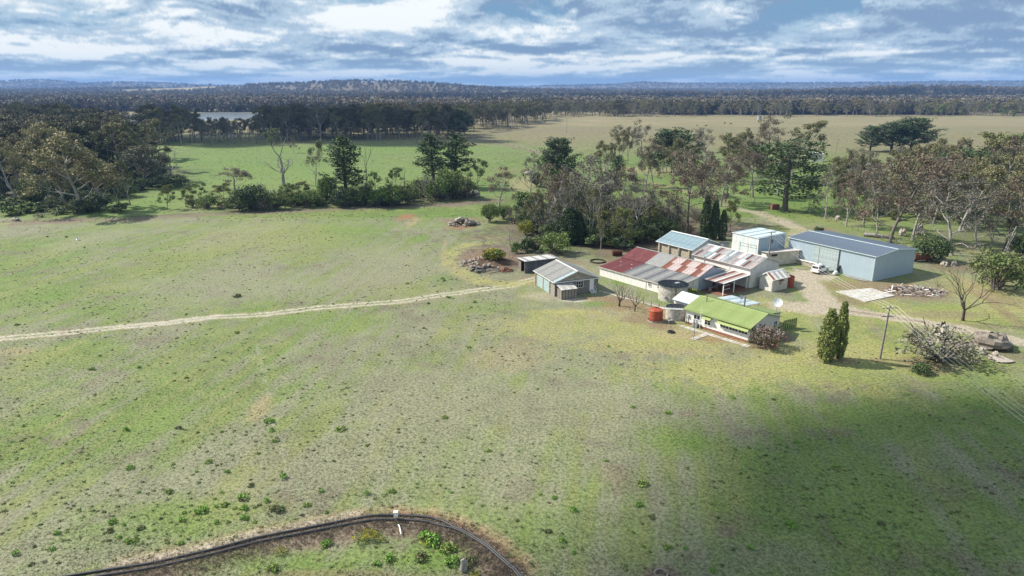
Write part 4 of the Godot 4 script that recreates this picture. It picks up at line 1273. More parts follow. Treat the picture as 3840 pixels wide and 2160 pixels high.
	for z in [-1.0, 1.0]:
		panel_part(tb, "leg", Vector3(0, 0.3, z), Vector3(0.7, 0.6, 0.08), M.palewood)

func build_teal_store() -> void:
	var r := thing("teal_roof_store", "concrete store with a teal metal roof behind the rusty roofs", "building", Vector3(42.13, 0, -158.8), -0.98)
	var l := 11.36; var w := 10.4; var eave := 4.2; var ridge := 6.12
	var q := (ridge - eave) / (w * 0.5)
	four_walls(r, l - 0.8, w - 0.8, eave + 0.3 * q, q * (w * 0.5 - 0.4), M.pier, 0.0, M.bluegrey)
	gable_roof(r, l, w, eave, ridge, M.teal, 15, func(i, _q): return M.teal if i % 2 else M.teal2, M.trim)
	for k in 4:
		panel_part(r, "pier", Vector3(-4.7 + k * 3.1, 2.1, (w - 0.8) * 0.5 + 0.16), Vector3(0.4, 4.2, 0.35), M.pier)
		if k < 3:
			panel_part(r, "vent_panel", Vector3(-3.15 + k * 3.1, 3.7, (w - 0.8) * 0.5 + 0.02), Vector3(2.0, 0.5, 0.05), M.block2)

func build_rusty_store() -> void:
	var r := thing("weatherboard_store", "tall weatherboard store with pale roof sheets streaked by rust", "building", Vector3(48.43, 0, -143.37), -0.95)
	var l := 15.28; var w := 10.46; var eave := 4.37; var ridge := 6.0
	var q := (ridge - eave) / (w * 0.5)
	four_walls(r, l - 0.8, w - 0.8, eave + 0.35 * q, q * (w * 0.5 - 0.4), M.white, 0.2, M.offwhite)
	var kinds := [M.zinc, M.palered, M.ice2, M.zinc, M.palered2, M.coldwall, M.zinc, M.rust2, M.zinc, M.palered, M.coldwall]
	gable_roof(r, l, w, eave, ridge, M.zincdark, 26, func(i, q2): return kinds[(i * 4 + q2 * 3 + i / 5) % 11], M.offwhite, 2, 6)
	window(r, Vector3((l - 0.8) * 0.5 + 0.04, 2.2, -2.0), Vector2(1.1, 1.1), PI / 2, 2, 2)
	var dp := Shape.new()
	dp.tube([Vector3(2.2, 0, (w - 0.8) * 0.5 + 0.1), Vector3(2.2, 4.3, (w - 0.8) * 0.5 + 0.1)], [0.05, 0.05], 6)
	part("downpipe", dp, M.trim, r)

func build_cold_store() -> void:
	var r := thing("white_box_shed", "tall flat-roofed white panel shed behind the power pole", "shed", Vector3(59.45, 0, -161.18), -1.03)
	var l := 8.18; var w := 9.58; var h := 6.05
	var core := Shape.new()
	core.box(Vector3(0, h * 0.5 - 0.05, 0), Vector3(l - 0.3, h - 0.1, w - 0.3))
	part("frame", core, M.zincdark, r)
	var p := Shape.new()
	p.box(Vector3.ZERO, Vector3(1.09, h - 0.2, 0.06))
	var pm := p.mesh()
	for s in [-1.0, 1.0]:
		for i in 7:
			part("wall_panel", pm, M.coldwall if (i + int(s)) % 3 else M.ice, r, Vector3(-3.36 + i * 1.12, h * 0.5 - 0.1, s * (w * 0.5 - 0.12)))
		for i in 8:
			part("wall_panel", pm, M.shedwall if s > 0 else M.coldwall, r, Vector3(s * (l * 0.5 - 0.12), h * 0.5 - 0.1, -4.06 + i * 1.16)).rotation.y = PI / 2
	var rf := part("roof", deck(-l * 0.5 + 0.04, l * 0.5 - 0.04, [Vector2(w * 0.5, h), Vector2(-w * 0.5, h + 0.18)]), M.teal, r)
	slope(rf, -l * 0.5, l * 0.5, Vector2(-w * 0.5, h + 0.18), Vector2(w * 0.5, h), 10, 1, func(i, _q): return M.ice if i % 3 else M.teal2, 5)
	var tr := Shape.new()
	tr.box(Vector3(l * 0.5 + 0.03, h - 0.02, 0), Vector3(0.05, 0.14, w))
	tr.box(Vector3(0, h - 0.05, w * 0.5 + 0.05), Vector3(l, 0.12, 0.05))
	part("edge_trim", tr, M.trim, rf)

func build_blue_shed() -> void:
	var r := thing("machinery_shed", "big blue-grey metal machinery shed with a slate blue roof", "shed", Vector3(77.63, 0, -153.1), -1.05)
	var l := 22.22; var w := 14.5; var eave := 5.47; var ridge := 6.24
	var q := (ridge - eave) / (w * 0.5)
	var core := Shape.new()
	core.extrude([Vector2(-w * 0.5 + 0.2, 0), Vector2(w * 0.5 - 0.2, 0), Vector2(w * 0.5 - 0.2, eave - 0.12), Vector2(0, ridge - 0.12), Vector2(-w * 0.5 + 0.2, eave - 0.12)], l - 0.4, Vector3.ZERO, Vector3(0, 0, 1), Vector3.UP, Vector3(1, 0, 0))
	part("frame", core, M.zincdark, r)
	# ribbed wall panels
	var count := 28
	var pw := (l - 0.2) / count
	var ribbed := func(wd: float, hl: float, hr: float) -> Shape:
		var s := Shape.new()
		for i in 4:
			var x0 := -wd * 0.5 + wd * i / 4.0; var x1 := x0 + wd / 8.0; var x2 := x0 + wd / 4.0
			var y0 := lerpf(hl, hr, i / 4.0); var y2 := lerpf(hl, hr, (i + 1) / 4.0)
			s.quad(Vector3(x0, 0, 0.03), Vector3(x0, y0, 0.03), Vector3(x1, y0, 0.05), Vector3(x1, 0, 0.05))
			s.quad(Vector3(x1, 0, 0.05), Vector3(x1, y0, 0.05), Vector3(x2, y2, 0.03), Vector3(x2, 0, 0.03))
		return s
	var std: ArrayMesh = ribbed.call(pw, eave - 0.06, eave - 0.06).mesh()
	for i in count:
		var m: Material = M.sheddoor if i > 8 and i < 17 else (M.shedwall if i % 3 else M.shedwall2)
		part("wall_panel", std, m, r, Vector3(-l * 0.5 + 0.1 + pw * (i + 0.5), 0, w * 0.5 - 0.14 + (0.06 if i > 8 and i < 17 else 0.0)))
		part("wall_panel", std, M.shedwall, r, Vector3(-l * 0.5 + 0.1 + pw * (i + 0.5), 0, -w * 0.5 + 0.14)).rotation.y = PI
	var gn := 18
	var gw := (w - 0.2) / gn
	for i in gn:
		var z0 := -w * 0.5 + 0.1 + gw * i
		var h0 := eave - 0.06 + q * (w * 0.5 - absf(z0)); var h1 := eave - 0.06 + q * (w * 0.5 - absf(z0 + gw))
		for s in [-1.0, 1.0]:
			var me: Shape = ribbed.call(gw, h1 if s > 0 else h0, h0 if s > 0 else h1)
			part("wall_panel", me, M.shedwall2 if i % 4 else M.shedwall, r, Vector3(s * (l * 0.5 - 0.14), 0, z0 + gw * 0.5)).rotation.y = s * PI / 2
	gable_roof(r, l + 0.3, w + 0.3, eave, ridge, M.shedroof, 29, func(_i, _q): return M.shedroof, M.ice, 1, 5)
	var gap := Shape.new()
	gap.box(Vector3(l * 0.5 - 8.55, eave * 0.5 - 0.1, w * 0.5 - 0.02), Vector3(0.12, eave - 0.25, 0.1))
	part("door_gap", gap, M.dark, r)
	for x in [-l * 0.5 + 0.3, -2.6, l * 0.5 - 0.25]:
		var down := Shape.new()
		down.tube([Vector3(x, 0.1, w * 0.5 + 0.02), Vector3(x, eave - 0.1, w * 0.5 + 0.02)], [0.06, 0.06], 7)
		part("downpipe", down, M.ice, r)
	var dp := Shape.new()
	dp.box(Vector3(-2.2, 0.02, w * 0.5 + 0.5), Vector3(6.4, 0.04, 0.9))
	part("door_sill", dp, M.concrete, r)

func build_small_cottage() -> void:
	var r := thing("laundry_hut", "small cream hut with a brown roof edge beside the red tank", "hut", Vector3(53.76, 0, -134.94), -2.57)
	var l := 5.3; var w := 3.63; var eave := 2.51; var ridge := 3.79
	var q := (ridge - eave) / (w * 0.5)
	four_walls(r, l - 0.5, w - 0.4, eave + 0.15 * q, q * (w * 0.5 - 0.2), M.cream, 0.0, M.offwhite)
	gable_roof(r, l, w, eave, ridge, M.zincdark, 7, func(i, _q): return M.rust if i == 0 else (M.offwhite if i % 2 else M.zinc), M.trim)
	panel_part(r, "door", Vector3((l - 0.5) * 0.5 + 0.03, 1.02, -1.05), Vector3(0.8, 2.0, 0.05), M.offwhite, PI / 2)
	window(r, Vector3(0.1, 1.55, -(w - 0.4) * 0.5 - 0.03), Vector2(0.8, 0.8), PI, 2, 2)
	var h := Shape.new()
	h.box(Vector3(0.1, 2.2, -(w - 0.4) * 0.5 - 0.3), Vector3(1.3, 0.04, 0.6), Basis(Vector3.RIGHT, -0.35))
	part("hood", h, M.rust2, r)

func build_dark_shed() -> void:
	var r := thing("dark_skillion_shed", "dark slab-sided shed with a flat tilted roof behind the garage", "shed", Vector3(5.8, 0, -149.6), 0.42)
	# x runs from the open end on the left to the far right
	var core := [Vector3(-3.9, 0, 1.6), Vector3(4.0, 0, 1.6), Vector3(4.0, 0, -1.8), Vector3(-3.9, 0, -1.8)]
	var m := mat(lin(0.13, 0.14, 0.17), 0.9, 0.0, M.timber.albedo_texture, Vector3(1.2, 0.4, 1.2))
	var m2 := mat(lin(0.17, 0.18, 0.21), 0.9, 0.0, M.timber.albedo_texture, Vector3(1.2, 0.4, 1.2))
	wall(r, core[1], core[0], 2.75, m)
	wall(r, core[3], core[2], 2.6, m)
	wall(r, core[2] + Vector3(0, 0, 0.01), core[1] - Vector3(0, 0, 0.01), 2.7, m)
	var sl := Shape.new()
	sl.box(Vector3.ZERO, Vector3(0.7, 2.7, 0.08))
	var sm := sl.mesh()
	for i in 11:
		part("slab_board", sm, m if i % 3 else m2, r, Vector3(-3.5 + i * 0.72, 1.36, 1.66))
	for z in [-1.5, -0.8]:
		part("slab_board", sm, M.timber, r, Vector3(-3.9, 1.36, z)).rotation.y = PI / 2
	var po := Shape.new()
	po.tube([Vector3(-3.95, 0, 1.7), Vector3(-3.95, 2.85, 1.7)], [0.13, 0.12], 7)
	part("post", po, M.timber, r)
	var rf := part("roof", deck(-4.3, 4.3, [Vector2(2.0, 2.86), Vector2(-2.1, 2.72)], 0.1), M.dark, r)
	slope(rf, -4.3, 4.3, Vector2(2.05, 2.86), Vector2(-2.1, 2.72), 11, 1, func(i, _q): return M.zinc if i % 3 else M.zincdark)
	var ed := Shape.new()
	ed.box(Vector3(0, 2.84, 2.06), Vector3(8.6, 0.07, 0.08))
	part("edge_trim", ed, M.trim, rf)

func build_annex() -> void:
	var r := thing("cream_annex", "low cream lean-to annex between the white box and blue shed", "annex", Vector3(62.4, 0, -156.8), 0.3)
	wall(r, Vector3(4.6, 0, 2.2), Vector3(-4.4, 0, 2.2), 3.0, M.cream, 0.0)
	wall(r, Vector3(-4.4, 0, -1.2), Vector3(4.6, 0, -1.2), 2.7, M.cream)
	wall(r, Vector3(4.6, 0, -1.2), Vector3(4.6, 0, 2.2), 2.8, M.offwhite)
	wall(r, Vector3(-4.4, 0, 2.2), Vector3(-4.4, 0, -1.2), 2.8, M.offwhite)
	var rf := part("roof", deck(-4.7, 4.8, [Vector2(2.5, 3.1), Vector2(-1.5, 2.85)]), M.zincdark, r)
	slope(rf, -4.7, 4.8, Vector2(2.5, 3.1), Vector2(-1.5, 2.85), 12, 1, func(i, _q): return M.zinc if i % 4 else M.palered)
	var ed := Shape.new()
	ed.box(Vector3(0, 3.05, 2.55), Vector3(9.5, 0.12, 0.06))
	part("edge_trim", ed, M.cream, rf)
	panel_part(r, "vent_panel", Vector3(-2.3, 2.3, 2.22), Vector3(1.6, 0.5, 0.05), M.dark)
	for x in [-0.6, 1.2, 3.0]:
		panel_part(r, "batten", Vector3(x, 1.45, 2.22), Vector3(0.08, 2.9, 0.05), M.offwhite)
	# white rail and panels before the shed
	var f := thing("white_panel_fence", "low pale panel fence with white top rail behind the parked car", "fence", Vector3(68.3, 0, -152.6), -1.05)
	for k in 6:
		panel_part(f, "panel", Vector3(-2.6 + k * 1.05, 0.55, 0), Vector3(0.98, 1.1, 0.06), M.pier)
	panel_part(f, "top_rail", Vector3(0, 1.16, 0), Vector3(6.5, 0.1, 0.5), M.trim)

func build_far_buildings() -> void:
	# pale hut and homestead beyond the trees
	var r := thing("pale_hut", "small white hut with one dark window in the far paddock", "hut", Vector3(168.0, 0, -381.0), -0.35)
	four_walls(r, 6.0, 4.4, 4.4, 0.0, M.white, 0.0, M.bluegrey)
	part("roof", deck(-3.2, 3.2, [Vector2(2.4, 4.45), Vector2(-2.4, 4.75)]), M.trim, r)
	window(r, Vector3(3.04, 2.8, -0.2), Vector2(1.8, 1.4), PI / 2, 2)
	panel_part(r, "door", Vector3(-1.2, 1.1, 2.22), Vector3(1.0, 2.2, 0.06), M.dark)
	r = thing("screened_homestead", "pale grey hip-roofed homestead half hidden by gum trees", "house", Vector3(168.0, 0, -308.0), -0.6)
	four_walls(r, 17.0, 10.0, 3.2, 0.0, M.offwhite, 0.25)
	gable_roof(r, 18.5, 12.0, 3.1, 6.2, M.zinc, 24, func(i, _q): return M.zinc if i % 3 else M.coldwall, M.trim, 1, 4)
	for k in 4:
		window(r, Vector3(-6.0 + k * 4.0, 1.7, 5.03), Vector2(1.4, 1.2), 0, 2)
	# sheds far across the plain
	for a in [[640.0, -1220.0, 34.0, 12.0, 5.0, "long white farm shed far across the plain at right", M.trim], [760.0, -1270.0, 16.0, 10.0, 7.0, "squat pale gabled barn far across the plain at right", M.coldwall], [980.0, -1380.0, 22.0, 10.0, 5.0, "distant pale roofed house among trees near the right edge", M.zinc], [250.0, -2250.0, 60.0, 14.0, 8.0, "distant white shed on the far strip of tan paddock", M.trim], [-90.0, -2300.0, 40.0, 12.0, 7.0, "distant pale house below the wooded hill", M.trim]]:
		r = thing("distant_shed", a[5], "shed", Vector3(a[0], land_height(a[0], a[1]), a[1]), -0.2)
		four_walls(r, a[2], a[3], a[4], 2.0, M.trim)
		part("roof", deck(-a[2] * 0.5 - 0.5, a[2] * 0.5 + 0.5, [Vector2(a[3] * 0.5 + 0.5, a[4] - 0.1), Vector2(0, a[4] + 2.2), Vector2(-a[3] * 0.5 - 0.5, a[4] - 0.1)], 0.3), a[6], r)
		panel_part(r, "door", Vector3(0, 1.8, a[3] * 0.5 + 0.02), Vector3(4.0, 3.6, 0.06), M.bluegrey)

# ---------------------------------------------------------------- plants
func rv() -> Vector3:
	return Vector3(rng.randf_range(-1, 1), rng.randf_range(-1, 1), rng.randf_range(-1, 1))

func leaf(s: Shape, p: Vector3, size: float, droop := 0.0) -> void:
	var a := (rv() + Vector3(0, -droop, 0)).normalized() * size
	var b := a.cross(rv()).normalized() * size * rng.randf_range(0.45, 0.7)
	s.tri(p - a * 0.5, p + b * 0.5, p + a * 0.5)
	s.tri(p - a * 0.5, p + a * 0.5, p - b * 0.5)

func clump(s: Shape, o: Vector3, r: Vector3, count: int, size: float, tones: Array, droop := 0.0) -> void:
	var own: Color = tones[rng.randi() % tones.size()]
	for i in count:
		var d := rv()
		if d.length() > 1.0:
			d = d.normalized()
		d = d * (0.55 + 0.45 * d.length())
		var k := rng.randf_range(0.72, 1.28)
		s.tint = Color(own.r * k * rng.randf_range(0.92, 1.08), own.g * k, own.b * k * rng.randf_range(0.9, 1.1))
		leaf(s, o + d * r, size * rng.randf_range(0.7, 1.3), droop)

var tips: Array = []
func limb(s: Shape, p: Vector3, d: Vector3, l: float, r: float, depth: int, spread: float, lift: float, kids: int, bend := 0.22) -> void:
	var pts := [p]
	var rad := [r]
	var q := p
	var dir := d
	var segs := 3 if depth > 0 else 2
	for i in segs:
		dir = (dir + rv() * bend + Vector3(0, lift * 0.12, 0)).normalized()
		q += dir * l / segs
		pts.append(q)
		rad.append(lerpf(r, r * 0.58, (i + 1.0) / segs))
	s.tube(pts, rad, 6 if r > 0.12 else (4 if r > 0.04 else 3), false)
	if depth == 0:
		tips.append(q)
		tips.append(pts[1])
		return
	var n := kids + (1 if rng.randf() < 0.35 else 0)
	var turn := rng.randf() * TAU
	for k in n:
		var side := dir.cross(Vector3(0.21, 0.4, 0.88)).normalized().rotated(dir, turn + TAU * k / n + rng.randf_range(-0.4, 0.4))
		var nd := (dir + side * spread * rng.randf_range(0.7, 1.35) + Vector3(0, lift * 0.25, 0)).normalized()
		var from: Vector3 = q if k < 2 else pts[segs - 1]
		limb(s, from, nd, l * rng.randf_range(0.62, 0.88), r * 0.56, depth - 1, spread, lift, kids, bend)

# every kind returns {trunk, crown, height, width}; sizes in metres before scaling
func make_gum(seed_: int, opt: Dictionary) -> Dictionary:
	rng.seed = seed_
	tips = []
	var t := Shape.new()
	var c := Shape.new()
	var fork: float = opt.get("fork", 0.32) * 0.62
	var h := 20.0
	var lean: Vector3 = Vector3(rng.randf_range(-0.12, 0.12), 1, rng.randf_range(-0.12, 0.12)).normalized()
	var base := Vector3.ZERO
	var stems: int = opt.get("stems", 1)
	for st in stems:
		var d := (lean + (rv() * 0.28 if stems > 1 else Vector3.ZERO)).normalized()
		var r: float = 0.4 / sqrt(stems)
		var path := [base - Vector3(0, 0.4, 0), base + d * 0.8]
		var rad := [r * 1.45, r]
		var q := base + d * 0.8
		for k in 5:
			d = (d + rv() * Vector3(0.16, 0.02, 0.16)).normalized()
			q += d * h * 0.14
			path.append(q); rad.append(r * (0.88 - 0.14 * k))
		t.tube(path, rad, 8, false)
		limb(t, q, d, h * 0.16, r * 0.3, 2, opt.get("spread", 0.6), opt.get("lift", 0.8), 2)
		var n: int = opt.get("limbs", 4) + 4
		if stems > 1:
			n = int(n * 0.7)
		for k in n:
			var f := lerpf(fork, 0.95, (k + rng.randf() * 0.7) / n)
			var at := clampf(f * 5.0 / 0.74 + 0.6, 1.0, 5.9)
			var from: Vector3 = path[int(at)].lerp(path[mini(int(at) + 1, 6)], at - int(at))
			var an := k * 2.4 + rng.randf_range(-0.4, 0.4) + st * 1.7
			var out: Vector3 = Vector3(cos(an), 0, sin(an)) * opt.get("spread", 0.6) * 1.7 * rng.randf_range(0.75, 1.25)
			limb(t, from, (Vector3(0, 0.3 + 0.5 * f, 0) + out).normalized(), h * 0.2 * (1.25 - f * 0.6) * rng.randf_range(0.8, 1.2), r * 0.42, 2, opt.get("spread", 0.6), opt.get("lift", 0.8), 2)
	var tones: Array = opt.tones
	var fill: int = int(opt.get("leaves", 26) * 1.25)
	for p in tips:
		if rng.randf() < opt.get("bare", 0.0):
			continue
		var r: float = rng.randf_range(0.75, 1.45) * opt.get("puff", 1.0)
		clump(c, p + Vector3(0, 0.15, 0), Vector3(r, r * 0.72, r), fill, opt.get("leaf", 0.6), tones, 0.5)
	return finish(t, c)

func make_pine(seed_: int, opt: Dictionary) -> Dictionary:
	rng.seed = seed_
	var t := Shape.new()
	var c := Shape.new()
	var h := 20.0
	var lean := rv() * Vector3(0.8, 0, 0.8)
	var path := []
	var rad := []
	for i in 7:
		var k := i / 6.0
		path.append(Vector3(lean.x * k * k, h * 0.95 * k - (0.4 if i == 0 else 0.0), lean.z * k * k) + rv() * Vector3(0.12, 0, 0.12))
		rad.append(lerpf(0.48, 0.06, k))
	t.tube(path, rad, 8, false)
	var first: float = opt.get("first", 0.2)
	var n: int = opt.get("boughs", 34)
	var wide: float = opt.get("wide", 5.0)
	for b in n:
		var k := lerpf(first, 0.98, pow((b + rng.randf() * 0.8) / n, 0.9))
		var an := b * 2.4 + rng.randf_range(-0.4, 0.4)
		var f: float = (k - first) / (1.0 - first)
		var reach: float = wide * opt.prof.call(f) * rng.randf_range(0.7 - opt.get("ragged", 0.1), 1.15)
		if reach < 0.4:
			reach = 0.4
		var at := Vector3(lean.x * k * k, h * 0.95 * k, lean.z * k * k)
		var d := Vector3(cos(an), opt.get("rise", 0.25) + rng.randf_range(-0.15, 0.2), sin(an)).normalized()
		var mid := at + d * reach * 0.55 + rv() * 0.25
		var tip := at + d * reach + Vector3(0, reach * 0.12, 0)
		t.tube([at, mid, tip], [0.13 + reach * 0.012, 0.08, 0.02], 4, false)
		var m := maxi(2, int(reach * 1.25))
		for j in m:
			var q := lerpf(opt.get("inner", 0.35), 1.03, (j + 0.5) / m)
			var p := at.lerp(mid, minf(q / 0.55, 1.0)) if q < 0.55 else mid.lerp(tip, (q - 0.55) / 0.45)
			var r: float = rng.randf_range(0.55, 1.05) * opt.get("puff", 1.0)
			clump(c, p + rv() * 0.45 + Vector3(0, 0.25, 0), Vector3(r * 1.25, r * 0.6, r * 1.25), opt.get("leaves", 22), opt.get("leaf", 0.55), opt.tones, -0.2)
	return finish(t, c)

func make_bush(seed_: int, opt: Dictionary) -> Dictionary:
	rng.seed = seed_
	var t := Shape.new()
	var c := Shape.new()
	var lumps_: int = int(opt.get("lumps", 26) * (2.6 if big_plant else 1.0))
	var small := 0.5 if big_plant else 1.0
	var low: float = opt.get("low", 0.05)
	for k in opt.get("stems", 4):
		var an := rng.randf() * TAU
		var e := Vector3(cos(an) * 1.2, 2.6, sin(an) * 1.2) * rng.randf_range(0.6, 1.1)
		t.tube([Vector3(cos(an) * 0.12, -0.2, sin(an) * 0.12), e * 0.5 + rv() * 0.2, e], [0.07, 0.05, 0.02], 5, false)
	var ball := FastNoiseLite.new()
	ball.seed = seed_
	ball.frequency = 0.55
	for i in lumps_:
		var d := rv().normalized()
		d.y = d.y * 0.5 + 0.28 if i % 3 == 0 else absf(d.y)
		d = d.normalized()
		var rr := (0.72 + 0.45 * ball.get_noise_3dv(d * 2.0)) * lerpf(0.55, 1.0, sqrt(rng.randf()))
		var p := Vector3(d.x * 2.0 * rr, 0.9 + d.y * 2.0 * rr, d.z * 2.0 * rr)
		p.y = maxf(p.y, 0.22)
		var r: float = rng.randf_range(0.35, 0.62) * opt.get("puff", 1.0) * (0.8 if big_plant else 1.0)
		clump(c, p, Vector3(r, r * 0.72, r), opt.get("leaves", 34), opt.get("leaf", 0.34) * small, opt.tones, opt.get("droop", 0.0))
		if i % 4 == 0:
			t.tube([Vector3(0, 0.3, 0), p * 0.6 + rv() * 0.2, p], [0.05, 0.04, 0.015], 4, false)
	return finish(t, c)

func make_column(seed_: int, opt: Dictionary) -> Dictionary:
	rng.seed = seed_
	var t := Shape.new()
	var c := Shape.new()
	t.tube([Vector3(0, -0.3, 0), Vector3(0, 4, 0), Vector3(0, 9, 0)], [0.28, 0.2, 0.03], 7, false)
	for i in opt.get("lumps", 420):
		var k := pow(rng.randf(), 0.9)
		var an := rng.randf() * TAU
		var prof := minf(1.0, 0.72 + k * 1.1) * (1.0 if k < 0.45 else pow(maxf(0.0, 1.0 - (k - 0.45) / 0.57), 0.62) * 0.95 + 0.05)
		var r := prof * rng.randf_range(0.72, 1.0) * (1.0 + 0.1 * sin(an * 3.0 + k * 6.0))
		clump(c, Vector3(cos(an) * r, 0.35 + k * 9.3, sin(an) * r), Vector3(0.22, 0.42, 0.22), 16, 0.26, opt.tones, -1.2)
	return finish(t, c)

func make_bare(seed_: int, opt: Dictionary) -> Dictionary:
	rng.seed = seed_
	tips = []
	var t := Shape.new()
	var fork: float = opt.get("fork", 0.2)
	var r: float = opt.get("girth", 0.3)
	var d := Vector3(rng.randf_range(-0.08, 0.08), 1, rng.randf_range(-0.08, 0.08))
	t.tube([Vector3(0, -0.3, 0), d * 0.5, d * 10.0 * fork], [r * 1.5, r, r * 0.85], 8, false)
	var n: int = opt.get("limbs", 5)
	for k in n:
		var an := TAU * (k + rng.randf_range(-0.3, 0.3)) / n
		var out: Vector3 = Vector3(cos(an), 0, sin(an)) * opt.get("spread", 0.6) * rng.randf_range(0.5, 1.3)
		limb(t, d * 10.0 * fork * rng.randf_range(0.8, 1.0), (d + out).normalized(), 10.0 * (1.0 - fork) * 0.36, r * 0.5, opt.get("depth", 4), opt.get("fan", 0.5), opt.get("lift", 0.6), 2, 0.3)
	if opt.get("tall", false):
		limb(t, d * 10.0 * fork, d, 5.0, r * 0.8, 2, 0.6, 0.9, 2, 0.12)
	return finish(t, null)

func finish(t: Shape, c: Shape) -> Dictionary:
	var hi := 0.0
	var wide := PackedFloat32Array()
	var src: Shape = c if c else t
	for i in range(0, src.v.size(), 7):
		var p := src.v[i]
		hi = maxf(hi, p.y)
		if c or p.y > 2.0:
			wide.append(Vector2(p.x, p.z).length())
	wide.sort()
	return {"trunk": t.mesh(), "crown": c.mesh() if c else null, "height": hi, "width": wide[int(wide.size() * 0.9)] * 2.0, "shapes": [t, c]}

var kinds := {}
var big_plant := false
func kind_of(asked: String) -> Array:
	if kinds.has(asked):
		return kinds[asked]
	big_plant = asked.ends_with("_big")
	var k := asked.trim_suffix("_big")
	var out := []
	var olive := [Color(0.178, 0.178, 0.078), Color(0.143, 0.158, 0.071), Color(0.214, 0.193, 0.101)]
	var tan_ := [Color(0.319, 0.280, 0.151), Color(0.255, 0.231, 0.120), Color(0.208, 0.208, 0.104)]
	var brown := [Color(0.167, 0.132, 0.092), Color(0.145, 0.123, 0.084), Color(0.185, 0.150, 0.110)]
	var ruddy := [Color(0.176, 0.123, 0.092), Color(0.150, 0.119, 0.088), Color(0.141, 0.128, 0.079)]
	var slate := [Color(0.141, 0.128, 0.108), Color(0.166, 0.147, 0.115), Color(0.115, 0.115, 0.090)]
	var dark := [Color(0.091, 0.100, 0.052), Color(0.117, 0.117, 0.066), Color(0.133, 0.120, 0.070)]
	var deep := [Color(0.050, 0.087, 0.031), Color(0.063, 0.106, 0.035), Color(0.042, 0.069, 0.031)]
	var fresh := [Color(0.128, 0.198, 0.045), Color(0.166, 0.216, 0.057), Color(0.102, 0.159, 0.038)]
	var mossy := [Color(0.108, 0.150, 0.043), Color(0.143, 0.171, 0.050), Color(0.086, 0.121, 0.043)]
	match k:
		"gum_olive":
			for i in 3: out.append(make_gum(100 + i, {"tones": olive, "limbs": 4, "leaves": 34}))
		"gum_tan":
			for i in 3: out.append(make_gum(120 + i, {"tones": tan_, "limbs": 5, "leaves": 40, "puff": 1.15, "fork": 0.28}))
		"gum_dark":
			for i in 4: out.append(make_gum(140 + i, {"tones": dark, "limbs": 4, "leaves": 32, "fork": 0.36, "puff": 1.1}))
		"gum_brown":
			for i in 3: out.append(make_gum(160 + i, {"tones": brown, "limbs": 5, "leaves": 28, "leaf": 0.5, "spread": 0.75, "fork": 0.26, "puff": 1.1}))
		"gum_ruddy":
			for i in 2: out.append(make_gum(180 + i, {"tones": ruddy, "limbs": 6, "leaves": 30, "leaf": 0.5, "spread": 0.85, "fork": 0.25, "lift": 0.6, "puff": 1.15}))
		"gum_sparse":
			for i in 3: out.append(make_gum(200 + i, {"tones": slate, "limbs": 6, "leaves": 26, "leaf": 0.45, "spread": 0.7, "fork": 0.24, "bare": 0.15}))
		"gum_thin":
			for i in 3: out.append(make_gum(220 + i, {"tones": [olive[0], brown[1], olive[1]], "limbs": 4, "leaves": 28, "leaf": 0.5, "spread": 0.42, "fork": 0.45, "bare": 0.2, "stems": 2}))
		"pine_old":
			for i in 3: out.append(make_pine(300 + i, {"tones": deep, "first": 0.2, "boughs": 40, "wide": 4.6, "rise": 0.5, "leaves": 28, "puff": 1.2, "prof": func(f): return (0.62 + 0.38 * absf(sin(f * 6.5 + 0.6))) * sqrt(maxf(0.05, 1.04 - f * f))}))
		"pine_round":
			for i in 3: out.append(make_pine(320 + i, {"tones": deep, "first": 0.12, "boughs": 58, "wide": 7.6, "rise": 0.42, "leaves": 26, "puff": 1.15, "inner": 0.4, "prof": func(f): return sqrt(maxf(0.04, 1.0 - pow(f * 1.02 - 0.12, 2.0) * 1.15))}))
		"pine_wide":
			for i in 2: out.append(make_pine(340 + i, {"tones": deep, "first": 0.14, "boughs": 30, "wide": 8.2, "rise": 0.42, "leaves": 30, "puff": 1.5, "inner": 0.55, "ragged": 0.45, "prof": func(f): return (0.55 + 0.45 * absf(sin(f * 5.0 + 0.9))) * sqrt(maxf(0.1, 1.05 - f * f))}))
		"bush_green":
			for i in 3: out.append(make_bush(400 + i, {"tones": fresh, "lumps": 40}))
		"bush_dark":
			for i in 3: out.append(make_bush(420 + i, {"tones": deep + [mossy[0]], "lumps": 42}))
		"bush_moss":
			for i in 3: out.append(make_bush(440 + i, {"tones": mossy, "lumps": 34, "leaves": 28}))
		"bush_yellow":
			for i in 2: out.append(make_bush(460 + i, {"tones": [Color(0.26, 0.26, 0.03), Color(0.34, 0.31, 0.03), Color(0.14, 0.19, 0.04)], "lumps": 40}))
		"bush_grey":
			for i in 2: out.append(make_bush(480 + i, {"tones": [Color(0.14, 0.12, 0.1), Color(0.11, 0.095, 0.075), Color(0.1, 0.1, 0.06)], "lumps": 34, "leaves": 20, "leaf": 0.17}))
		"bush_bloom":
			for i in 1: out.append(make_bush(490 + i, {"tones": [Color(0.3, 0.2, 0.19), Color(0.34, 0.27, 0.26), Color(0.19, 0.075, 0.06), Color(0.06, 0.08, 0.03), Color(0.16, 0.13, 0.09)], "lumps": 64, "leaf": 0.2}))
		"scrub_low":
			for i in 1: out.append(make_bush(497, {"tones": [Color(0.19, 0.19, 0.125), Color(0.22, 0.21, 0.155), Color(0.16, 0.165, 0.105), Color(0.2, 0.175, 0.14)], "lumps": 80, "leaves": 20, "leaf": 0.17, "stems": 9, "puff": 0.85}))
		"tree_light":
			for i in 3: out.append(make_gum(500 + i, {"tones": fresh, "limbs": 4, "leaves": 32, "spread": 0.55, "fork": 0.25, "stems": 2}))
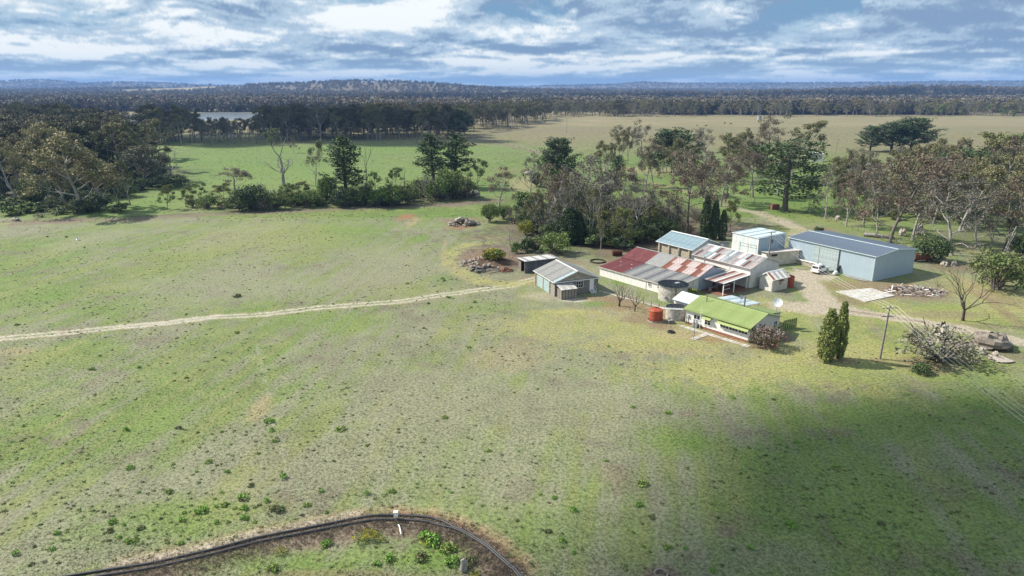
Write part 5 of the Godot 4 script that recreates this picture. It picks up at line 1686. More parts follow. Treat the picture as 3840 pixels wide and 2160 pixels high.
		"tree_wattle":
			for i in 3: out.append(make_gum(520 + i, {"tones": [mossy[0], mossy[1], Color(0.17, 0.16, 0.04)], "limbs": 4, "leaves": 36, "spread": 0.7, "fork": 0.18, "stems": 2, "puff": 1.2}))
		"column":
			for i in 2: out.append(make_column(600 + i, {"tones": [Color(0.19, 0.23, 0.06), Color(0.23, 0.26, 0.08), Color(0.14, 0.18, 0.05)]}))
		"column_dark":
			for i in 2: out.append(make_column(620 + i, {"tones": deep}))
		"bare":
			for i in 3: out.append(make_bare(700 + i, {"limbs": 6, "spread": 0.75, "girth": 0.2}))
		"bare_small":
			for i in 3: out.append(make_bare(720 + i, {"limbs": 5, "depth": 3, "spread": 0.9, "girth": 0.42}))
		"dead_white":
			for i in 3: out.append(make_bare(740 + i, {"limbs": 6, "depth": 2, "spread": 0.9, "tall": true, "fork": 0.34, "girth": 0.3}))
		"dead_pole":
			for i in 2: out.append(make_bare(760 + i, {"limbs": 4, "depth": 1, "spread": 0.9, "tall": true, "fork": 0.55, "girth": 0.26}))
		"twigs":
			for i in 3: out.append(make_bare(780 + i, {"limbs": 7, "depth": 3, "spread": 1.0, "fork": 0.05, "girth": 0.14, "fan": 0.7}))
	kinds[asked] = out
	return out

var bark_of := {"gum_olive": "palebark", "gum_tan": "palebark", "gum_dark": "bark", "gum_brown": "palebark", "gum_ruddy": "bark", "gum_sparse": "palebark", "gum_thin": "palebark", "pine_old": "darkbark", "pine_round": "darkbark", "pine_wide": "bark", "tree_light": "bark", "tree_wattle": "bark", "column": "darkbark", "column_dark": "darkbark", "bare": "darkbark", "bare_small": "darkbark", "dead_white": "deadwood", "dead_pole": "darkbark", "twigs": "bark"}
var called_of := {"gum_olive": "gum_tree", "gum_tan": "gum_tree", "gum_dark": "gum_tree", "gum_brown": "gum_tree", "gum_ruddy": "gum_tree", "gum_sparse": "gum_tree", "gum_thin": "gum_tree", "pine_old": "pine_tree", "pine_round": "pine_tree", "pine_wide": "pine_tree", "tree_light": "leafy_tree", "tree_wattle": "wattle_tree", "column": "cypress_tree", "column_dark": "cypress_tree", "bare": "bare_tree", "bare_small": "bare_tree", "dead_white": "dead_tree", "dead_pole": "dead_tree", "twigs": "twiggy_shrub"}
var leaf_mat: Material

func plant(kind: String, x: float, z: float, h: float, w: float, label: String, group := "", y := 0.0) -> Node3D:
	var set_ := kind_of(kind + ("_big" if kind.begins_with("bush") and h > 4.0 else ""))
	var pick: int = int(absf(x * 7.3 + z * 3.1)) % set_.size()
	var d: Dictionary = set_[pick]
	var called: String = called_of.get(kind, "shrub")
	var o := thing(called, label, "shrub" if called.contains("shrub") else "tree", Vector3(x, y if y != 0.0 else ground_y(x, z) - 0.02, z), fmod(absf(x * 12.9 + z * 4.7), TAU), group)
	var sy: float = h / d.height
	var sx: float = w / d.width
	sx = clampf(sx, sy * 0.45, sy * 2.6)
	o.scale = Vector3(sx, sy, sx)
	part("trunk" if called.contains("tree") else "stems", d.trunk, M[bark_of.get(kind, "bark")], o)
	if d.crown:
		part("crown" if called.contains("tree") else "foliage", d.crown, leaf_mat, o)
	return o

func build_trees() -> void:
	leaf_mat = leafy(Color(1, 1, 1), 0.35)
	for a in named_trees():
		plant(a[0], a[1], a[2], a[3], a[4], a[5], a[6] if a.size() > 6 else "")
	# woods where single trees merge: the wood on the left, the belts beyond the paddocks, the wood on the right
	rng.seed = 77
	var spots := []
	for b in wood_plots():
		# [kinds, corner list, count, lowest, highest, label, group]
		var poly := PackedVector2Array(b[1])
		var lo := poly[0]; var hi := poly[0]
		for p in poly:
			lo = lo.min(p); hi = hi.max(p)
		var got := 0
		var tries := 0
		while got < b[2] and tries < 4000:
			tries += 1
			var p := Vector2(rng.randf_range(lo.x, hi.x), rng.randf_range(lo.y, hi.y))
			if not Geometry2D.is_point_in_polygon(p, poly):
				continue
			var close := false
			for q in spots:
				if q.distance_to(p) < b[7]:
					close = true
					break
			if close:
				continue
			spots.append(p)
			got += 1
			var names: Array = b[0]
			var keep := rng.state
			var hgt := rng.randf_range(b[3], b[4])
			var kd: String = names[rng.randi() % names.size()]
			var wd := hgt * rng.randf_range(0.5, 0.85)
			keep = rng.state
			plant(kd, p.x, p.y, hgt, wd, b[5], b[6])
			rng.state = keep
	build_back_woods()
	build_far_woods()

func merged(d: Dictionary, bark: Color) -> ArrayMesh:
	var s := Shape.new()
	var t: Shape = d.shapes[0]
	var c: Shape = d.shapes[1]
	s.v.append_array(t.v); s.n.append_array(t.n); s.uv.append_array(t.uv)
	for i in t.v.size():
		s.c.append(bark)
	s.v.append_array(c.v); s.n.append_array(c.n); s.uv.append_array(c.uv); s.c.append_array(c.c)
	return s.mesh()

func build_back_woods() -> void:
	# rows behind the front trees of each wood, and the undergrowth, where no one tree stands out
	rng.seed = 1212
	var m := leafy(Color(1, 1, 1), 0.3)
	for b in back_plots():
		var poly := PackedVector2Array(b[1])
		var lo := poly[0]; var hi := poly[0]
		for p in poly:
			lo = lo.min(p); hi = hi.max(p)
		var src: Array = kind_of(b[0] + ("_big" if b[0].begins_with("bush") else ""))
		var d: Dictionary = src[b[5] % src.size()]
		var places := []
		var tints := []
		while places.size() < b[2]:
			var p := Vector2(rng.randf_range(lo.x, hi.x), rng.randf_range(lo.y, hi.y))
			if not Geometry2D.is_point_in_polygon(p, poly):
				continue
			var h: float = rng.randf_range(b[3], b[4]) / d.height
			var w := h * rng.randf_range(0.9, 1.4)
			places.append(Transform3D(Basis(Vector3.UP, rng.randf() * TAU).scaled(Vector3(w, h, w)), Vector3(p.x, ground_y(p.x, p.y) - 0.05, p.y)))
			var k := rng.randf_range(0.75, 1.2)
			tints.append(Color(k * rng.randf_range(0.95, 1.15), k, k * 0.95))
		stuff(numbered("back_wood" if b[4] > 8.0 else "undergrowth"), merged(d, Color(0.2, 0.18, 0.16)), m, places, tints, b[6], "woods" if b[4] > 8.0 else "undergrowth")

func build_far_woods() -> void:
	# wooded plain and hills too far off to tell the trees apart
	rng.seed = 909
	var s := Shape.new()
	var tones := [Color(0.95, 0.95, 0.9), Color(1.0, 0.98, 0.9), Color(0.85, 0.9, 0.85)]
	for i in 9:
		clump(s, Vector3(rng.randf_range(-3.2, 3.2), rng.randf_range(6.0, 14.0), rng.randf_range(-3.2, 3.2)), Vector3(3.0, 2.3, 3.0), 14, 2.4, tones, 0.3)
	for k in 3:
		s.tint = Color(1.3, 1.2, 1.1)
		s.tube([Vector3(k - 1.0, -0.5, 0.5 * k), Vector3(k * 1.6 - 1.6, 8, 0.4)], [0.35, 0.2], 4, false)
	var m := leafy(Color(1, 1, 1), 0.2)
	var places := []
	var tints := []
	var tries := 0
	while places.size() < 52000 and tries < 300000:
		tries += 1
		var r := rng.randf()
		var z := -1020.0 - 7800.0 * r * r
		var x := rng.randf_range(-1.0, 1.0) * (absf(z) * 0.86 + 60.0)
		if z < -6600.0 and land_height(x, z) < 30.0 and rng.randf() < 0.7:
			continue
		var a := broad.get_noise_2d(x * 0.42, z * 0.42) * 0.5 + 0.5
		var lake := x < -250.0 and x > -900.0 and z > -1110.0
		if lake:
			continue
		var keepout := 0.42 if x > -100.0 else 0.36
		if a < keepout and rng.randf() > 0.03:
			continue
		if clearing(x, z) > 0.3 and rng.randf() > 0.04:
			continue
		if Vector2((x + 640.0) / 620.0, (z + 3600.0) / 500.0).length() < 1.0 and rng.randf() < 0.45:
			continue
		var hgt := rng.randf_range(0.8, 1.35) * (1.0 + maxf(0.0, -z - 2000.0) / 6000.0)
		places.append(Transform3D(Basis(Vector3.UP, rng.randf() * TAU).scaled(Vector3(hgt, rng.randf_range(0.7, 1.3), hgt)), Vector3(x, land_height(x, z) - 0.3, z)))
		var k := rng.randf_range(0.65, 1.3) * (0.85 + 0.7 * broad.get_noise_2d(x * 0.9 + 200.0, z * 0.5))
		tints.append(Color(0.165 * k * rng.randf_range(0.88, 1.2), 0.148 * k, 0.112 * k))
	stuff("far_woods", s.mesh(), m, places, tints, "wooded plain and hills far behind the paddocks, reading as one mass", "woods")

func named_trees() -> Array:
	# kind, x, z, height, width, label
	return [
		["gum_tan", -173.0, -253.3, 26.6, 18.8, "tall tan-crowned gum at the left end of the dark wood"],
		["gum_tan", -141.0, -222.6, 26.3, 24.2, "broad pale-topped gum at the front of the left wood"],
		["gum_tan", -174.2, -239.6, 22.6, 17.0, "tan gum nearest the left picture edge at the front of the wood"],
		["gum_tan", -154.3, -234.0, 19.4, 13.9, "tan gum between the two tallest tan gums"],
		["gum_olive", -137.0, -228.7, 16.4, 12.3, "olive gum right of the broad pale-topped gum"],
		["gum_tan", -191.1, -271.6, 26.8, 17.7, "tan crown rising behind the left front gums"],
		["gum_olive", -165.6, -268.0, 25.5, 18.0, "olive crown rising behind the broad pale-topped gum"],
		["bush_moss", -141.4, -221.2, 4.8, 8.0, "leafy shrub at the foot of the broad pale-topped gum"],
		["bush_green", -159.6, -223.6, 3.5, 7.4, "light green shrub at the front left of the wood"],
		["bush_moss", -129.6, -223.6, 3.5, 6.9, "mossy shrub at the right front of the left wood"],
		["gum_olive", -133.2, -236.8, 16.7, 9.9, "slim gum at the right front corner of the left wood"],
		["gum_olive", -136.5, -235.7, 13.0, 6.3, "short gum beside the slim gum at the left wood edge"],
		["bush_moss", -164.8, -236.8, 10.1, 12.1, "dense vine-covered tree at the foot of the left wood"],
		["bush_dark", -138.6, -226.1, 5.3, 9.1, "dark shrub in the shade under the left wood"],
		["gum_dark", -153.8, -299.3, 18.2, 16.7, "dark gum at the right edge of the left wood"],
		["gum_dark", -152.3, -282.8, 17.3, 18.4, "shaded gum behind the fallen white trunk"],
		["dead_white", -158.0, -317.7, 12.1, 9.5, "leaning pale dead trunk at the right edge of the left wood"],
		["bush_green", -161.5, -217.3, 3.2, 6.2, "round bright shrub at the far left paddock edge"],
		["bush_moss", -168.5, -231.3, 3.6, 12.0, "low sprawling shrub near the left picture edge"],
		["bush_moss", -147.5, -221.2, 2.6, 9.2, "low mossy shrub before the left wood"],
		["bush_grey", -148.9, -214.1, 1.7, 7.0, "low grey scrub along the left paddock edge"],
		["bush_dark", -141.3, -282.8, 5.4, 14.5, "dark thicket at the tip of the left wood"],
		["tree_wattle", -115.9, -227.7, 8.6, 5.9, "leftmost small olive tree on the creek line"],
		["tree_wattle", -112.4, -233.5, 7.2, 6.2, "second small olive tree from the left on the creek line"],
		["tree_light", -114.0, -248.4, 6.3, 6.3, "small open-crowned tree behind the creek line scrub"],
		["tree_wattle", -100.0, -236.8, 7.4, 8.7, "yellow-topped wattle on the creek line"],
		["gum_brown", -111.2, -273.7, 9.6, 15.8, "rounded brown gum leaning over the creek paddock"],
		["bush_dark", -87.8, -228.7, 8.5, 11.8, "dense dark green shrub right of the yellow-topped wattle"],
		["bush_grey", -82.9, -226.1, 4.9, 6.5, "grey-brown shrub at the foot of the dense dark shrub"],
		["tree_light", -77.5, -231.3, 8.6, 7.7, "yellow-green round tree below the white dead tree"],
		["tree_wattle", -78.7, -248.4, 6.1, 4.2, "narrow leafy tree right of the yellow-green round tree"],
		["dead_white", -96.5, -289.2, 19.8, 12.8, "tall white dead tree standing in the green paddock"],
		["gum_thin", -81.4, -282.8, 19.2, 10.1, "tall thin brown-topped gum between dead tree and big pine"],
		["tree_wattle", -74.5, -247.2, 7.1, 6.5, "grey-green tree on the creek line under the thin gum"],
		["bush_green", -64.9, -240.1, 10.6, 6.3, "yellowish leafy shrub at the left foot of the big pine"],
		["bush_green", -103.4, -230.3, 5.1, 6.8, "pale green shrub between the olive trees on the creek line"],
		["bush_moss", -90.5, -226.1, 6.2, 8.4, "mossy shrub left of the dense dark shrub"],
		["bush_moss", -79.7, -228.7, 5.4, 6.5, "mossy shrub left of the yellow-green round tree"],
		["bush_green", -70.0, -234.0, 5.9, 7.5, "green shrub under the tall thin gum"],
		["bush_moss", -53.5, -236.8, 7.4, 7.5, "mossy shrub right of the big pine"],
		["bush_green", -46.4, -235.7, 6.6, 7.4, "light shrub left of the wide creek shrub"],
		["bush_moss", -36.7, -239.6, 7.9, 8.4, "mossy shrub right of the wide creek shrub"],
		["bush_green", -27.6, -247.2, 8.3, 8.6, "green shrub between the grey round tree and large rounded tree"],
		["bush_moss", -17.8, -251.5, 8.8, 8.7, "mossy tree at the foot of the right open pine"],
		["pine_old", -58.1, -239.0, 23.7, 12.1, "big dark pine on the creek line"],
		["bush_dark", -58.5, -234.0, 6.9, 8.3, "dark blue-green shrub at the foot of the big pine"],
		["dead_pole", -54.7, -257.2, 18.9, 4.0, "blackened dead trunk just right of the big pine"],
		["bush_dark", -53.6, -251.5, 6.3, 4.9, "dark conical shrub round the blackened trunk"],
		["tree_light", -53.7, -268.0, 8.5, 5.2, "clump of pale green saplings right of the blackened trunk"],
		["tree_light", -46.0, -261.1, 10.6, 7.1, "tall pale green tree behind the wide creek shrub"],
		["bush_green", -41.9, -235.7, 8.5, 11.5, "wide green shrub in the middle of the creek line"],
		["dead_pole", -43.1, -273.7, 8.9, 2.3, "short broken dead trunk behind the wide creek shrub"],
		["gum_sparse", -30.9, -246.0, 9.0, 8.0, "round grey leafless-looking tree on the creek line"],
		["bush_green", -24.3, -253.3, 10.8, 10.9, "large rounded green tree right of the grey round tree"],
		["bush_moss", -33.3, -257.8, 8.5, 9.0, "mossy green tree behind the grey round tree"],
		["pine_old", -32.0, -279.0, 22.1, 12.0, "left one of two tall open pines by the creek"],
		["pine_old", -22.8, -279.0, 22.3, 12.0, "right one of two tall open pines by the creek"],
		["tree_light", -14.8, -287.6, 11.2, 9.0, "bright green tree right of the two open pines"],
		["bush_grey", -17.3, -251.5, 6.3, 8.7, "grey-brown thicket right of the creek pines"],
		["gum_brown", -4.4, -232.4, 14.4, 11.2, "spreading brown gum at the corner of the upper paddock"],
		["bush_green", -6.9, -206.5, 6.1, 5.3, "green shrub at the corner of the upper paddock"],
		["bush_green", -2.5, -210.9, 4.8, 5.0, "light green shrub right of the paddock corner shrub"],
		["bush_grey", 0.4, -204.0, 5.1, 5.5, "dull brown shrub behind the stone heap"],
		["gum_sparse", 7.0, -255.9, 17.0, 9.8, "open brown gum with bent limbs left of the grey wood"],
		["bush_green", 4.4, -244.8, 3.8, 7.5, "rounded green shrub under the bent-limbed gum"],
		["pine_round", 18.5, -279.0, 20.7, 15.0, "dark green pine crown rising behind the grey-brown wood"],
		["bush_dark", 9.9, -282.8, 6.5, 5.4, "dark conifer left of the rising pine"],
		["gum_sparse", 20.5, -199.1, 21.1, 19.3, "huge grey-brown gum in the centre of the middle wood"],
		["gum_brown", 15.5, -205.3, 18.1, 13.5, "brown gum at the left of the middle wood"],
		["gum_sparse", 29.8, -203.2, 15.9, 10.3, "grey open gum at the right of the middle wood"],
		["gum_sparse", 24.1, -186.0, 20.8, 15.3, "grey-brown gum right of the huge one in the middle wood"],
		["gum_brown", 10.4, -193.3, 16.7, 11.2, "bushy brown gum above the yellow-green conifer"],
		["gum_sparse", 34.8, -187.8, 16.0, 11.8, "grey gum above the maroon roof"],
		["gum_brown", 34.5, -218.8, 15.8, 11.9, "russet-tinged gum behind the grey gum in the middle wood"],
		["tree_wattle", 17.8, -195.2, 10.8, 9.9, "leafy green tree inside the middle wood"],
		["tree_wattle", 26.5, -179.2, 8.3, 7.7, "dark green tree left above the maroon roof"],
		["gum_sparse", 13.6, -179.2, 15.3, 9.1, "grey gum behind the dark column trees"],
		["gum_thin", 20.4, -176.0, 15.1, 6.2, "pale thin gum in the front of the middle wood"],
		["gum_sparse", 28.8, -176.0, 13.7, 8.3, "bare-looking gum above the maroon roof left end"],
		["gum_brown", 41.9, -191.4, 13.6, 9.9, "brown gum left of the reddish gum"],
		["gum_sparse", 44.9, -187.8, 10.5, 6.7, "small grey gum behind the teal roof"],
		["gum_olive", 6.1, -191.4, 12.9, 7.4, "olive gum left of the middle wood"],
		["bush_yellow", 3.9, -187.8, 4.6, 4.7, "yellow-green conifer at the left front of the middle wood"],
		["column_dark", 15.1, -176.0, 10.1, 4.8, "dark ivy-clad column tree behind the garage"],
		["column_dark", 17.2, -176.0, 8.8, 4.1, "second dark column tree behind the garage"],
		["bush_grey", 9.7, -187.8, 6.7, 8.7, "grey twiggy scrub between the yellow conifer and column trees"],
		["bush_green", 10.4, -165.5, 5.5, 7.8, "rounded green shrub behind the dark slab shed"],
		["bush_moss", 5.8, -169.8, 3.8, 7.3, "olive shrub at the left back of the dark slab shed"],
		["bush_dark", 3.7, -166.9, 3.7, 3.3, "dark shrub at the left corner of the dark slab shed"],
		["gum_thin", 22.6, -169.8, 8.2, 2.8, "pale-stemmed sapling with a light green top in the middle wood"],
		["tree_wattle", 28.8, -171.3, 11.0, 7.4, "dark leafy tree behind the maroon roof"],
		["bush_dark", 22.1, -172.9, 3.8, 6.1, "dark shrub under the pale-stemmed sapling"],
		["bush_dark", 28.1, -171.3, 3.1, 6.1, "dark undergrowth behind the maroon roof"],
		["tree_wattle", 38.9, -187.8, 8.2, 6.7, "green tree left of the teal roof"],
		["bush_moss", 45.0, -195.2, 6.2, 7.0, "leafy shrub behind the teal roof left corner"],
		["dead_white", 40.3, -203.2, 12.0, 7.2, "grey dead branching tree in the middle wood"],
		["twigs", 34.1, -195.2, 7.8, 8.4, "pale tangle of dead branches in the middle wood"],
		["dead_white", 36.8, -261.1, 14.1, 6.1, "white dead limb tree beside the dark conifers"],
		["gum_thin", 56.7, -369.6, 20.7, 12.5, "left tall gum of the trio behind the middle wood"],
		["gum_thin", 60.9, -364.4, 17.8, 7.0, "narrow middle gum of the trio behind the middle wood"],
		["gum_sparse", 68.6, -364.4, 24.0, 13.6, "tallest right gum of the trio behind the middle wood"],
		["pine_old", 41.4, -273.7, 13.9, 7.6, "dark conifer below the trio of gums"],
		["pine_round", 76.9, -329.8, 22.1, 22.0, "large dark pine right of the trio of gums"],
		["gum_ruddy", 50.0, -190.7, 20.0, 13.0, "reddish-brown gum with pale twin trunks behind the teal roof"],
		["gum_brown", 58.6, -201.1, 21.9, 13.7, "olive-brown gum right of the reddish gum"],
		["column_dark", 52.4, -182.2, 12.2, 2.6, "tallest of the three cypress columns behind the teal roof"],
		["column_dark", 54.8, -181.9, 11.0, 2.4, "middle one of the three cypress columns behind the teal roof"],
		["column_dark", 56.8, -180.9, 8.3, 2.2, "shortest of the three cypress columns behind the teal roof"],
		["tree_wattle", 62.3, -191.4, 9.5, 4.7, "leafy tree at the right of the cypress columns"],
		["gum_sparse", 100.5, -355.7, 20.1, 16.2, "grey-brown gum behind the large dark pine"],
		["gum_olive", 104.5, -315.7, 22.4, 12.7, "tall olive gum with a pale trunk right of the dark pine"],
		["gum_brown", 130.8, -355.7, 26.0, 16.6, "orange-brown gum rising above the wide pine"],
		["gum_olive", 150.1, -355.7, 24.3, 22.8, "wide olive gum left of the white hut"],
		["pine_wide", 91.1, -226.1, 23.9, 22.0, "huge spreading pine with grey bare limbs"],
		["tree_light", 96.4, -290.8, 5.0, 7.0, "small bright tree left of the spreading pine"],
		["gum_thin", 97.7, -223.1, 10.8, 5.4, "slender sapling right of the spreading pine"],
		["gum_thin", 98.1, -220.2, 4.9, 3.1, "shortest sapling right of the spreading pine"],
		["gum_sparse", 98.3, -211.8, 17.2, 8.1, "tall bare-stemmed gum at the left of the right wood"],
		["gum_thin", 101.7, -213.6, 9.7, 4.5, "thin forked gum second from the left in the right wood"],
		["gum_brown", 98.9, -199.1, 16.4, 8.6, "crooked brown gum by the fence in the right wood"],
		["gum_brown", 103.6, -198.3, 18.4, 12.1, "white-trunked gum by the fence behind the blue shed"],
		["gum_ruddy", 100.2, -176.9, 23.9, 24.3, "huge russet gum spreading behind the blue shed"],
		["gum_sparse", 108.1, -163.3, 19.7, 18.2, "grey gum with a pale leaning trunk right of the blue shed"],
		["gum_ruddy", 125.1, -169.0, 19.7, 14.2, "russet gum near the right picture edge"],
		["gum_brown", 108.3, -180.9, 21.4, 13.8, "brown gum between the russet gum and grey gum"],
		["gum_sparse", 102.4, -187.8, 17.8, 9.9, "grey gum left of the huge russet gum"],
		["gum_sparse", 120.4, -172.9, 18.9, 13.8, "grey gum right of the pale leaning trunk"],
		["gum_olive", 135.1, -199.1, 19.5, 13.9, "olive gum in the heart of the right wood"],
		["gum_brown", 127.2, -203.2, 19.8, 13.8, "brown gum behind the grey leaning gum"],
		["gum_olive", 111.7, -221.2, 13.8, 10.5, "olive gum at the left of the right wood"],
		["gum_olive", 139.3, -180.9, 18.6, 13.2, "olive gum cut by the right picture edge"],
		["pine_round", 227.6, -440.9, 16.4, 15.1, "left smallest pine of the dark pine clump"],
		["pine_round", 241.0, -440.9, 19.9, 22.0, "middle pine of the dark pine clump"],
		["pine_round", 253.5, -440.9, 21.6, 26.7, "right largest pine of the dark pine clump"],
		["pine_round", 167.0, -257.8, 18.8, 21.1, "dark green tree behind the grey gum at right"],
		["tree_wattle", 195.7, -279.0, 23.0, 28.6, "large green tree crown near the right picture edge"],
		["gum_ruddy", 196.2, -264.5, 22.7, 17.6, "red-brown tree at the right picture edge"],
		["dead_white", 164.1, -221.2, 18.0, 13.7, "white dead branching tree at the right edge"],
		["bush_dark", 99.6, -157.9, 6.6, 7.8, "dense dark shrub at the right end of the blue shed"],
		["bush_moss", 99.0, -134.1, 8.3, 10.7, "large rounded green shrub near the right edge"],
		["dead_white", 121.4, -169.0, 9.9, 4.0, "small bare white sapling in the right wood"],
		["twigs", 105.1, -151.2, 4.7, 8.6, "grey leafless scrub right of the dark shrub"],
		["bush_dark", 87.9, -192.1, 1.5, 2.6, "small dark bush behind the blue shed roof"],
		["bush_dark", 125.2, -162.7, 6.6, 6.3, "dark shrub cut by the right picture edge"],
		["tree_wattle", 157.4, -338.4, 6.4, 8.5, "grey-green bushy tree right of the white hut"],
		["column", 47.4, -95.8, 8.5, 2.6, "left wider pencil cypress by the power pole"],
		["column", 49.7, -96.9, 9.3, 1.8, "right taller pencil cypress by the power pole"],
		["scrub_low", 64.5, -96.5, 5.5, 10.5, "low wide grey-green scrub growing among the boulders"],
		["bush_dark", 59.5, -91.7, 1.5, 2.7, "small dark bush at the foot of the boulder tree"],
		["bare", 80.1, -114.7, 12.3, 14.3, "leafless spreading tree at the edge of the yard"],
		["bare_small", 20.3, -123.0, 5.0, 3.9, "left leafless fruit tree before the long building"],
		["bare_small", 22.7, -119.8, 4.2, 3.0, "right leafless fruit tree before the long building"],
		["bush_bloom", 40.7, -101.8, 3.8, 4.8, "pink and russet flowering shrub at the house corner"],
		["bush_yellow", 35.1, -129.9, 1.7, 3.2, "bright yellow shrub behind the concrete tank"],
		["bush_yellow", -4.2, -156.1, 3.8, 4.9, "yellow-green shrub growing on the rubbish mound"],
		["twigs", -0.9, -156.1, 3.5, 5.5, "grey bramble on the rubbish mound"],
		["dead_white", -0.6, -174.4, 5.3, 2.4, "thin dead sapling behind the rubbish mound"],
		["dead_white", -7.3, -174.4, 2.8, 1.6, "short dead sapling left behind the rubbish mound"],
		["bush_green", 1.0, -165.5, 3.0, 2.3, "leafy sapling at the left of the dark slab shed"],
		["twigs", 1.8, -150.0, 3.1, 4.1, "dry twigs by the dark slab shed"],
		["twigs", 88.4, -136.1, 2.5, 7.0, "dry fallen branches beside the timber heap"],
		["gum_olive", 106.9, -338.4, 15.4, 12.2, "olive gum behind the small bright tree"],
		["gum_sparse", 79.0, -317.7, 12.1, 10.0, "bare gum below the large dark pine"],
		["gum_brown", 76.2, -242.4, 13.2, 10.7, "brown gum between dark pine and spreading pine"],
		["gum_olive", 58.5, -282.8, 15.1, 9.9, "olive gum below the trio of gums"],
		["gum_sparse", 107.2, -299.3, 13.7, 10.9, "grey gum left of the spreading pine"],
		["gum_olive", 305.4, -783.7, 12.6, 10.8, "lone gum standing in the far tan paddock"],
		["tree_light", 512.3, -965.2, 9.7, 14.1, "bright rounded tree at the far edge of the tan paddock"],
		["tree_light", 495.2, -956.7, 6.5, 8.2, "tiny tree left of the bright rounded far tree"],
		["tree_light", 597.3, -1000.7, 8.6, 19.4, "light green tree left of the far white-blossom tree"],
		["bush_yellow", 7258.7, -11125.9, 60.0, 151.0, "yellow-green tree on the distant rise at right"],
		["gum_thin", -130.6, -550.7, 10.2, 4.3, "slim gum before the dark belt"],
		["pine_round", -43.2, -565.2, 23.9, 22.6, "black-green conifer mass at the end of the belt"],
		["tree_light", -168.7, -487.6, 12.1, 11.8, "bright green tree before the dark belt"],
		["gum_brown", -135.2, -428.4, 9.6, 6.8, "small brown tree behind the dead white tree"],
		["tree_wattle", -121.6, -487.6, 8.1, 9.6, "dark bushy tree at the foot of the belt"],
	]

